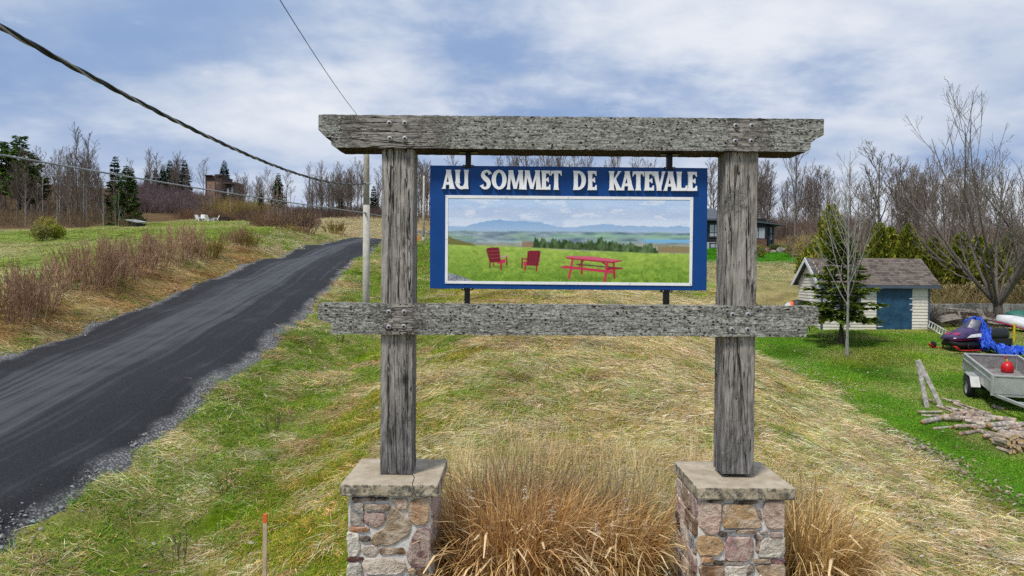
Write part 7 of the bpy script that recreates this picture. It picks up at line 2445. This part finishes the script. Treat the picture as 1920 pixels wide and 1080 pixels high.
sp_('belly_pan', lambda m: loft(m, [(-1.30, sec(0.22, 0.22, 0.40)), (-1.15, sec(0.42, 0.14, 0.42)), (-0.7, sec(0.52, 0.10, 0.44)), (-0.1, sec(0.50, 0.10, 0.44)), (0.35, sec(0.34, 0.14, 0.42))]), 'black_plastic')
hood = sp_('hood', lambda m: loft(m, [(-1.34, sec(0.18, 0.38, 0.45)), (-1.22, sec(0.40, 0.38, 0.52)), (-0.85, sec(0.52, 0.40, 0.66)), (-0.45, sec(0.50, 0.42, 0.80)), (-0.10, sec(0.44, 0.42, 0.86)), (0.25, sec(0.32, 0.42, 0.74))]), 'purple')
sp_('nose_stripe', lambda m: loft(m, [(-1.325, sec(0.225, 0.375, 0.392)), (-1.2, sec(0.435, 0.375, 0.395)), (-0.7, sec(0.545, 0.395, 0.415)), (-0.1, sec(0.525, 0.40, 0.42)), (0.3, sec(0.37, 0.40, 0.42))]), 'pink', hood)
for s_ in (-1, 1):
    sp_('side_decal', lambda m: m.add([(-1.0, s_ * 0.50, 0.47), (-0.35, s_ * 0.535, 0.50), (-0.30, s_ * 0.50, 0.62), (-0.75, s_ * 0.47, 0.58)], [(0, 1, 2, 3)]), 'decal', hood)
    sp_('headlight', lambda m: m.add([(-1.14, s_ * 0.06, 0.555), (-1.12, s_ * 0.26, 0.545), (-0.98, s_ * 0.28, 0.615), (-0.98, s_ * 0.05, 0.635)], [(0, 1, 2, 3)]), 'pink', hood)
sp_('windshield', lambda m: m.grid(np.array([[(-0.55 + 0.22 * abs(u) - 0.0 * t + 0.30 * t, 0.40 * u * (1 - 0.25 * t), 0.74 + 0.36 * t - 0.05 * abs(u)) for u in np.linspace(-1, 1, 9)] for t in np.linspace(0, 1, 5)])), 'windshield')
sp_('seat', lambda m: loft(m, [(0.15, sec(0.18, 0.40, 0.70)), (0.35, sec(0.21, 0.38, 0.72)), (0.9, sec(0.22, 0.36, 0.74)), (1.45, sec(0.22, 0.36, 0.78)), (1.6, sec(0.16, 0.38, 0.72))]), 'black_plastic')
sp_('tunnel', lambda m: m.bx(0.1, 1.65, -0.22, 0.22, 0.14, 0.38), 'black_plastic', None, 0.02)
sp_('track', lambda m: loft(m, [(0.0, sec(0.19, 0.02, 0.16)), (0.3, sec(0.19, -0.02, 0.22)), (1.45, sec(0.19, -0.02, 0.24)), (1.75, sec(0.19, 0.08, 0.22))]), 'rubber')
sp_('handlebar', lambda m: m.tube([(0.02, -0.34, 0.94), (-0.05, -0.12, 0.98), (-0.05, 0.12, 0.98), (0.02, 0.34, 0.94)], 0.016, 8), 'black_metal')
for s_ in (-1, 1):
    ski = sp_('ski', lambda m: m.grid(np.array([[(-1.55 + 0.10 * j, s_ * 0.50 + u * 0.065, 0.02 + 0.16 * max(0, (3 - j) / 3) ** 2) for u in (-1, 1)] for j in range(13)])), 'red_plastic')
    ski.modifiers.new('thick', 'SOLIDIFY').thickness = 0.025
    sp_('ski_strut', lambda m: m.tube([(-0.9, s_ * 0.50, 0.03), (-0.85, s_ * 0.44, 0.30)], 0.022, 8), 'black_metal')

# blue tarp slipping from the snowmobile seat onto the grass
q0 = np.array([P(1824, 601, 24.6), P(1836, 603, 24.5), P(1842, 622, 24.3), P(1846, 640, 24.1), P(1862, 652, 23.8), P(1885, 653, 23.6), P(1908, 656, 23.4), P(1935, 660, 23.2)])
for i in range(8):
    q0[i, 2] = max(q0[i, 2], gz(q0[i, 0], q0[i, 1]) + (0.16 if i > 3 else 0.0))
NU, NV = 200, 70
uq = np.linspace(0, 1, NU); vq = np.linspace(-1, 1, NV)
cq = cr(q0, uq * 7)
wid = np.interp(uq, [0, 0.15, 0.4, 0.55, 0.8, 1], [0.36, 0.32, 0.28, 0.52, 0.75, 0.7])
Uq, Vq = np.meshgrid(uq, vq, indexing='ij')
warp = fbm(Uq * 9, Vq * 2 + 3, 95, 3) - 0.5
rd1 = 1 - np.abs(2 * fbm(Uq * 15 + Vq * 1.2 + warp * 2.5, Vq * 2.4 + warp * 2 + 7, 91, 2) - 1)      # sharp folds
rd2 = 1 - np.abs(2 * fbm(Uq * 34 - Vq * 2 + warp * 4, Vq * 5.0 + 11, 92, 2) - 1)
dn = np.where((uq > 0.5)[:, None], np.array([0.18, -0.9, 0.0]), np.array([0.55, -0.75, 0.0])); dn /= np.linalg.norm(dn, axis=1, keepdims=True)
T_ = cq[:, None] + dn[:, None] * (Vq * wid[:, None])[..., None]
flat = sstep(0.42, 0.55, uq)[:, None]
T_[..., 0] += warp * 0.14; T_[..., 1] += (rd1 - 0.6) * 0.10
T_[..., 2] += 0.02 + (rd1 - 0.72) * 0.42 + (rd2 - 0.72) * 0.16 - np.where(flat > 0.5, 0.20 * Vq ** 2, 0.5 * Vq ** 2 * wid[:, None])
gq = ground_h(T_[..., 0], T_[..., 1]) + 0.02 + 0.05 * rd2
T_[..., 2] = np.where(flat > 0.5, np.maximum(T_[..., 2], gq), T_[..., 2])
mb = MB(); mb.grid(T_); tag(mb.build('blue_tarp', 'tarp'), 'crumpled bright blue tarp sliding off the snowmobile onto the grass', 'tarp')

# yellow stake, small black wheel
p = G(1901, 641)
ys = thing('yellow_stake', 'short yellow plastic stake behind the blue tarp', 'stake', p)
mb = MB(); mb.box(p + np.array([0, 0, 0.30]), (0.07, 0.05, 0.64)); mb.build('shaft', 'yellow', ys, bevel=0.006)
mb = MB(); mb.box(p + np.array([0, 0, 0.66]), (0.16, 0.05, 0.06)); mb.build('crosspiece', 'yellow', ys, bevel=0.006)
p = G(1750, 653)
bw = thing('small_wheel', 'small black wheel lying upright on the lawn near the snowmobile', 'wheel', p)
mb = MB(); mb.lathe([(0.06, -0.04), (0.11, -0.045), (0.13, 0), (0.11, 0.045), (0.06, 0.04)], p + np.array([0, 0, 0.12]), 16, axis='x'); mb.build('tyre', 'rubber', bw)
mb = MB(); mb.lathe([(0.03, -0.048), (0.055, -0.05), (0.055, 0.05), (0.03, 0.048)], p + np.array([0, 0, 0.12]), 10, axis='x'); mb.build('hub', 'black_metal', bw)


# canoes turned over by the wall
def canoe(label, p0, p1, half, hgt, mat, rim, tilt):
    p0 = np.array(p0); p1 = np.array(p1)
    t = thing('canoe', label, 'canoe', (p0 + p1) / 2)
    ax = p1 - p0; L = np.linalg.norm(ax); ax = ax / L
    sd = np.cross(ax, [0, 0, 1.0]); sd /= np.linalg.norm(sd); upv = np.cross(sd, ax)
    n_, m_ = 25, 13
    X = np.zeros((n_, m_, 3)); rimp = [[], []]
    for i, u in enumerate(np.linspace(0, 1, n_)):
        w_ = half * max(0.03, math.sin(math.pi * u) ** 0.62); h_ = hgt * (0.75 + 0.25 * math.sin(math.pi * u))
        lift = 0.10 * abs(2 * u - 1) ** 3
        for j, a in enumerate(np.linspace(0, math.pi, m_)):
            X[i, j] = p0 + ax * L * u + sd * w_ * math.cos(a) + upv * (h_ * math.sin(a) ** 0.8 - lift)
        rimp[0].append(X[i, 0]); rimp[1].append(X[i, -1])
    Rt = rotm(Vector(ax), tilt); c0 = (p0 + p1) / 2
    X = (X - c0) @ Rt.T + c0
    mb = MB(); mb.grid(X); h_ = mb.build('hull', mat, t); h_.modifiers.new('thick', 'SOLIDIFY').thickness = 0.012
    for r_ in rimp:
        mb = MB(); mb.tube((np.array(r_) - c0) @ Rt.T + c0, 0.035, 6); mb.build('gunwale', rim, t)


a = P(1867, 598, 28.5); b = P(1990, 632, 27.2)
canoe('white canoe with magenta rim lying bottom up by the big bare tree', a, b, 0.42, 0.36, 'canoe_white', 'pink', 0.15)
a = P(1884, 592, 30.5); b = P(1960, 612, 29.8)
canoe('teal canoe tipped on its side behind the white one', a, b, 0.42, 0.40, 'canoe_green', 'canoe_white', 0.5)

# debris by the shed: boards, sheet, ladder
def board(name, label, a, b, w, th, mat, cat, bowed=0.0, face=(0, -1, 0), group=None):
    a = np.array(a); b = np.array(b); ax = b - a; L = np.linalg.norm(ax); ax /= L
    fn_ = np.array(face, float); sd = np.cross(ax, fn_); sd /= np.linalg.norm(sd); nn_ = np.cross(sd, ax)
    n_ = 9; mb = MB(); vs = []
    for i in range(n_):
        u = i / (n_ - 1); c = a + ax * L * u + np.array([0, 0, bowed * 4 * u * (1 - u)])
        for s1, s2 in ((-1, -1), (1, -1), (1, 1), (-1, 1)):
            vs.append(c + sd * w / 2 * s1 + nn_ * th / 2 * s2)
    fs = [(4 * i + j, 4 * i + (j + 1) % 4, 4 * i + 4 + (j + 1) % 4, 4 * i + 4 + j) for i in range(n_ - 1) for j in range(4)] + [(3, 2, 1, 0), (4 * n_ - 4, 4 * n_ - 3, 4 * n_ - 2, 4 * n_ - 1)]
    mb.add(vs, fs)
    return tag(mb.build(name, mat), label, cat, group)


D1 = 29.5
board('curved_board', 'long grey board bowed over the debris beside the shed', P(1745, 596, 29), P(1778, 582, 29.5), 0.16, 0.03, 'old_board', 'board', 0.10)
board('metal_sheet', 'bent olive-grey sheet leaning on the debris pile', P(1759, 600, 28.6), P(1798, 593, 28.8), 0.42, 0.02, 'old_board', 'sheet', 0.02, (0.1, -0.45, 0.9))
for q, (a, b, w_) in enumerate([((1762, 577, 31), (1848, 585, 31), 0.12), ((1770, 583, 30.5), (1838, 586, 30.5), 0.09), ((1835, 580, 30), (1846, 600, 29.4), 0.22), ((1846, 596, 29.5), (1898, 609, 28.6), 0.16), ((1852, 604, 29), (1900, 612, 28.4), 0.14), ((1797, 583, 29.6), (1802, 602, 29.2), 0.07), ((1780, 590, 30), (1850, 600, 29.6), 0.10), ((1755, 588, 30.6), (1830, 596, 30), 0.10), ((1850, 575, 32), (1852, 590, 32), 0.12)]):
    board('old_plank', 'grey weathered plank in the debris heap between shed and canoes', P(*a), P(*b), w_, 0.045, 'old_board', 'plank', 0, (0, -0.7, 0.7), 'planks of the debris heap')
brushwood('branch_heap', 'heap of dark dead branches behind the snowmobile', np.c_[RG.uniform(17.6, 22.3, 95), RG.uniform(29.4, 32.8, 95)], 0.75, (0.15, 0.11, 0.085))
brushwood('tawny_stems', 'tawny dry stems under the cedars behind the concrete wall', np.c_[RG.uniform(17.4, 34, 150), RG.uniform(34.6, 38.5, 150)], 1.3, (0.42, 0.33, 0.15))
brushwood('branch_heap', 'heap of brown roots and branches left of the shed', np.c_[RG.uniform(10.6, 12.4, 34), RG.uniform(28.8, 31.5, 34)], 0.75, (0.16, 0.085, 0.06))
la = P(1742, 604, 28.0); lb_ = P(1776, 616, 27.2)
la[2] = gz(la[0], la[1]) + 0.38; lb_[2] = gz(lb_[0], lb_[1]) + 0.10
lad = thing('ladder', 'aluminium ladder lying against the debris by the shed corner', 'ladder', (la + lb_) / 2)
ofs = np.array([-0.28, -0.35, -0.20])
for o_ in (np.zeros(3), ofs):
    mb = MB(); mb.tube([la + o_, lb_ + o_], 0.03, 6); mb.build('rail', 'metal', lad)
for q in range(7):
    c = la + (lb_ - la) * (0.06 + 0.147 * q)
    mb = MB(); mb.tube([c, c + ofs], 0.02, 6); mb.build('rung', 'metal', lad)

# black hood with white and orange nose left of the shed
p = P(1502, 574, 29.2); p[2] = gz(p[0], p[1])
cv = thing('covered_sled', 'black-hooded sled with white and orange nose beside the shed wall', 'sled', p, rotz=0.1)
cv.scale = (1.25, 1.0, 1.05)
for nm, m_, secs in (('nose', 'decal', [(-0.62, sec(0.10, 0.55, 0.75)), (-0.52, sec(0.24, 0.45, 0.88)), (-0.44, sec(0.28, 0.42, 0.95))]), ('stripe', 'orange', [(-0.438, sec(0.285, 0.41, 0.955)), (-0.34, sec(0.31, 0.40, 1.0))]), ('hood', 'black_plastic', [(-0.338, sec(0.31, 0.40, 1.0)), (-0.1, sec(0.36, 0.36, 1.06)), (0.25, sec(0.36, 0.34, 0.98)), (0.55, sec(0.30, 0.34, 0.78)), (0.72, sec(0.22, 0.34, 0.62))]), ('base', 'rubber', [(-0.5, sec(0.25, 0.0, 0.42)), (0.6, sec(0.25, 0.0, 0.40))])):
    mb = MB(); loft(mb, secs); mb.build(nm, m_, cv, local=True)

# leaning planks over the log heap
def zp5(zx, zy):
    return 1700 + zx / 5.4, 660 + zy / 5.4


pa = G(*zp5(205, 575)); pb_ = G(*zp5(350, 560)); dtop = pa[1] + 0.15
tp_ = P(*zp5(110, 85), dtop)
board('leaning_plank', 'peeling white plank leaning, the upright one of two', pa, tp_, 0.115, 0.035, 'white_plank', 'plank')
board('leaning_plank', 'peeling pale plank leaning at a slant against the upright one', pb_, tp_ + np.array([0.05, 0.06, 0.0]), 0.115, 0.035, 'white_plank', 'plank')

LOGC = [(0.40, 0.34, 0.29), (0.33, 0.25, 0.20), (0.46, 0.42, 0.37), (0.27, 0.20, 0.165), (0.38, 0.28, 0.22)]


def log(a, b, r_, col, label='cut log lying in the loose firewood heap', group='logs of the loose firewood heap'):
    t = thing('firewood_log', label, 'log', (np.array(a) + np.array(b)) / 2, group)
    a = np.array(a); b = np.array(b)
    n_ = 5; f = np.linspace(0, 1, n_)[:, None]
    pts = a * (1 - f) + b * f + np.r_[[np.zeros(3)], [[rt.uniform(-.25, .25) * r_ for _ in range(3)] for _ in range(n_ - 2)], [np.zeros(3)]]
    mb = MB(); mb.tube(pts, [r_ * rt.uniform(0.9, 1.1) for _ in range(n_)], 9, caps=False); mb.build('bark', 'log', t, color=col)
    ax = (b - a) / np.linalg.norm(b - a)
    for e, s_ in ((a, -1), (b, 1)):
        mb = MB(); mb.tube([e - ax * s_ * 0.012, e + ax * s_ * 0.004], r_ * 0.93, 9); mb.build('cut_end', 'log_end', t)


lg = [(110, 630, 350, 640, 20), (150, 650, 420, 662, 18), (160, 722, 370, 695, 38), (370, 700, 555, 702, 40), (555, 690, 750, 695, 40), (760, 695, 930, 700, 32), (920, 715, 1105, 730, 42), (270, 790, 450, 770, 18), (440, 775, 600, 740, 20), (485, 795, 665, 790, 28),
      (600, 755, 860, 750, 25), (680, 790, 840, 760, 30), (830, 790, 1080, 770, 45), (540, 845, 720, 820, 28), (720, 820, 900, 870, 35), (780, 890, 960, 880, 30), (850, 905, 1010, 885, 26), (930, 840, 1140, 840, 40), (1020, 810, 1090, 808, 32), (1100, 820, 1230, 800, 36),
      (400, 660, 560, 650, 26), (550, 650, 740, 650, 28), (700, 630, 950, 680, 26), (640, 612, 790, 640, 30), (360, 490, 860, 660, 13), (430, 500, 540, 510, 22), (310, 560, 500, 625, 22), (400, 580, 620, 640, 20), (480, 540, 640, 600, 22), (220, 512, 330, 500, 22), (1080, 770, 1260, 785, 38), (650, 700, 820, 760, 26), (380, 640, 560, 690, 24), (900, 760, 1080, 730, 26), (1140, 845, 1290, 850, 36)]
for q in range(26):
    xa_ = rt.uniform(330, 900); ya_ = 560 + (xa_ - 300) * 0.36 + rt.uniform(-30, 60); an_ = rt.uniform(-0.25, 0.3); ll = rt.uniform(150, 260)
    lg.append((xa_, ya_, xa_ + ll * math.cos(an_), ya_ + ll * math.sin(an_), rt.uniform(18, 34)))
for q, (xa, ya, xb, yb_, dm) in enumerate(lg):
    r_ = dm / 5.4 / 2 / F * 16.0 * 1.45
    ga = G(*zp5(xa, ya + dm * 0.4)); gb = G(*zp5(xb, yb_ + dm * 0.4))
    up_ = r_ * 0.9 + (0.05 if q % 3 == 0 else 0.0)
    log(ga + np.array([0, 0, up_]), gb + np.array([0, 0, up_]), r_, LOGC[q % 5])
ga = G(*zp5(868, 578)); gb = G(*zp5(985, 598))
log(ga + np.array([0, 0, 0.05]), gb + np.array([0, 0, 0.05]), 0.045, (0.33, 0.27, 0.2), 'single stray log on the grass by the trailer drawbar', None)
# stacked split wood, ends to the camera
base = G(*zp5(1085, 1025)) + np.array([0.12, 0, 0])
q = 0
for row in range(4):
    for col_ in range(8 - (row == 3) * 2):
        r_ = rt.uniform(0.045, 0.062)
        c = base + np.array([-0.30 + 0.105 * col_ + (row % 2) * 0.05 + rt.uniform(-0.025, 0.025), 0.03 * row + rt.uniform(-0.12, 0.06), 0.055 + 0.088 * row + rt.uniform(-0.015, 0.02)])
        c[2] += gz(c[0], base[1]) - base[2]
        t = thing('split_log', 'split yellow firewood log in the small stack at the photo edge', 'log', c, 'split logs of the stack')
        k3 = rt.choice([4, 5, 5, 6]); a0_ = rt.random() * 6
        ring_ = [(r_ * rt.uniform(0.8, 1.15) * math.cos(a0_ + 6.283 * i / k3), r_ * rt.uniform(0.8, 1.15) * math.sin(a0_ + 6.283 * i / k3)) for i in range(k3)]
        mb = MB(); vs = [(x_, 0, z_) for x_, z_ in ring_] + [(x_ + rt.uniform(-.01, .01), 0.38, z_) for x_, z_ in ring_]
        mb.add(vs, [(i, (i + 1) % k3, k3 + (i + 1) % k3, k3 + i) for i in range(k3)]); mb.build('bark', 'log', t, local=True, color=(0.36, 0.28, 0.2))
        mb = MB(); mb.add([(x_ * 0.97, -0.004, z_ * 0.97) for x_, z_ in ring_] + [(x_ * 0.97, 0.384, z_ * 0.97) for x_, z_ in ring_], [list(range(k3)), list(range(2 * k3 - 1, k3 - 1, -1))]); mb.build('split_face', 'split_wood', t, local=True)
        q += 1

# any prototype never planted is removed
for r_ in PROTO + red + yel + rs + ced + forest + broad + young:
    try:
        nm = r_.name
    except ReferenceError:
        continue
    if nm not in USED:
        for c in list(r_.children):
            bpy.data.objects.remove(c)
        bpy.data.objects.remove(r_)
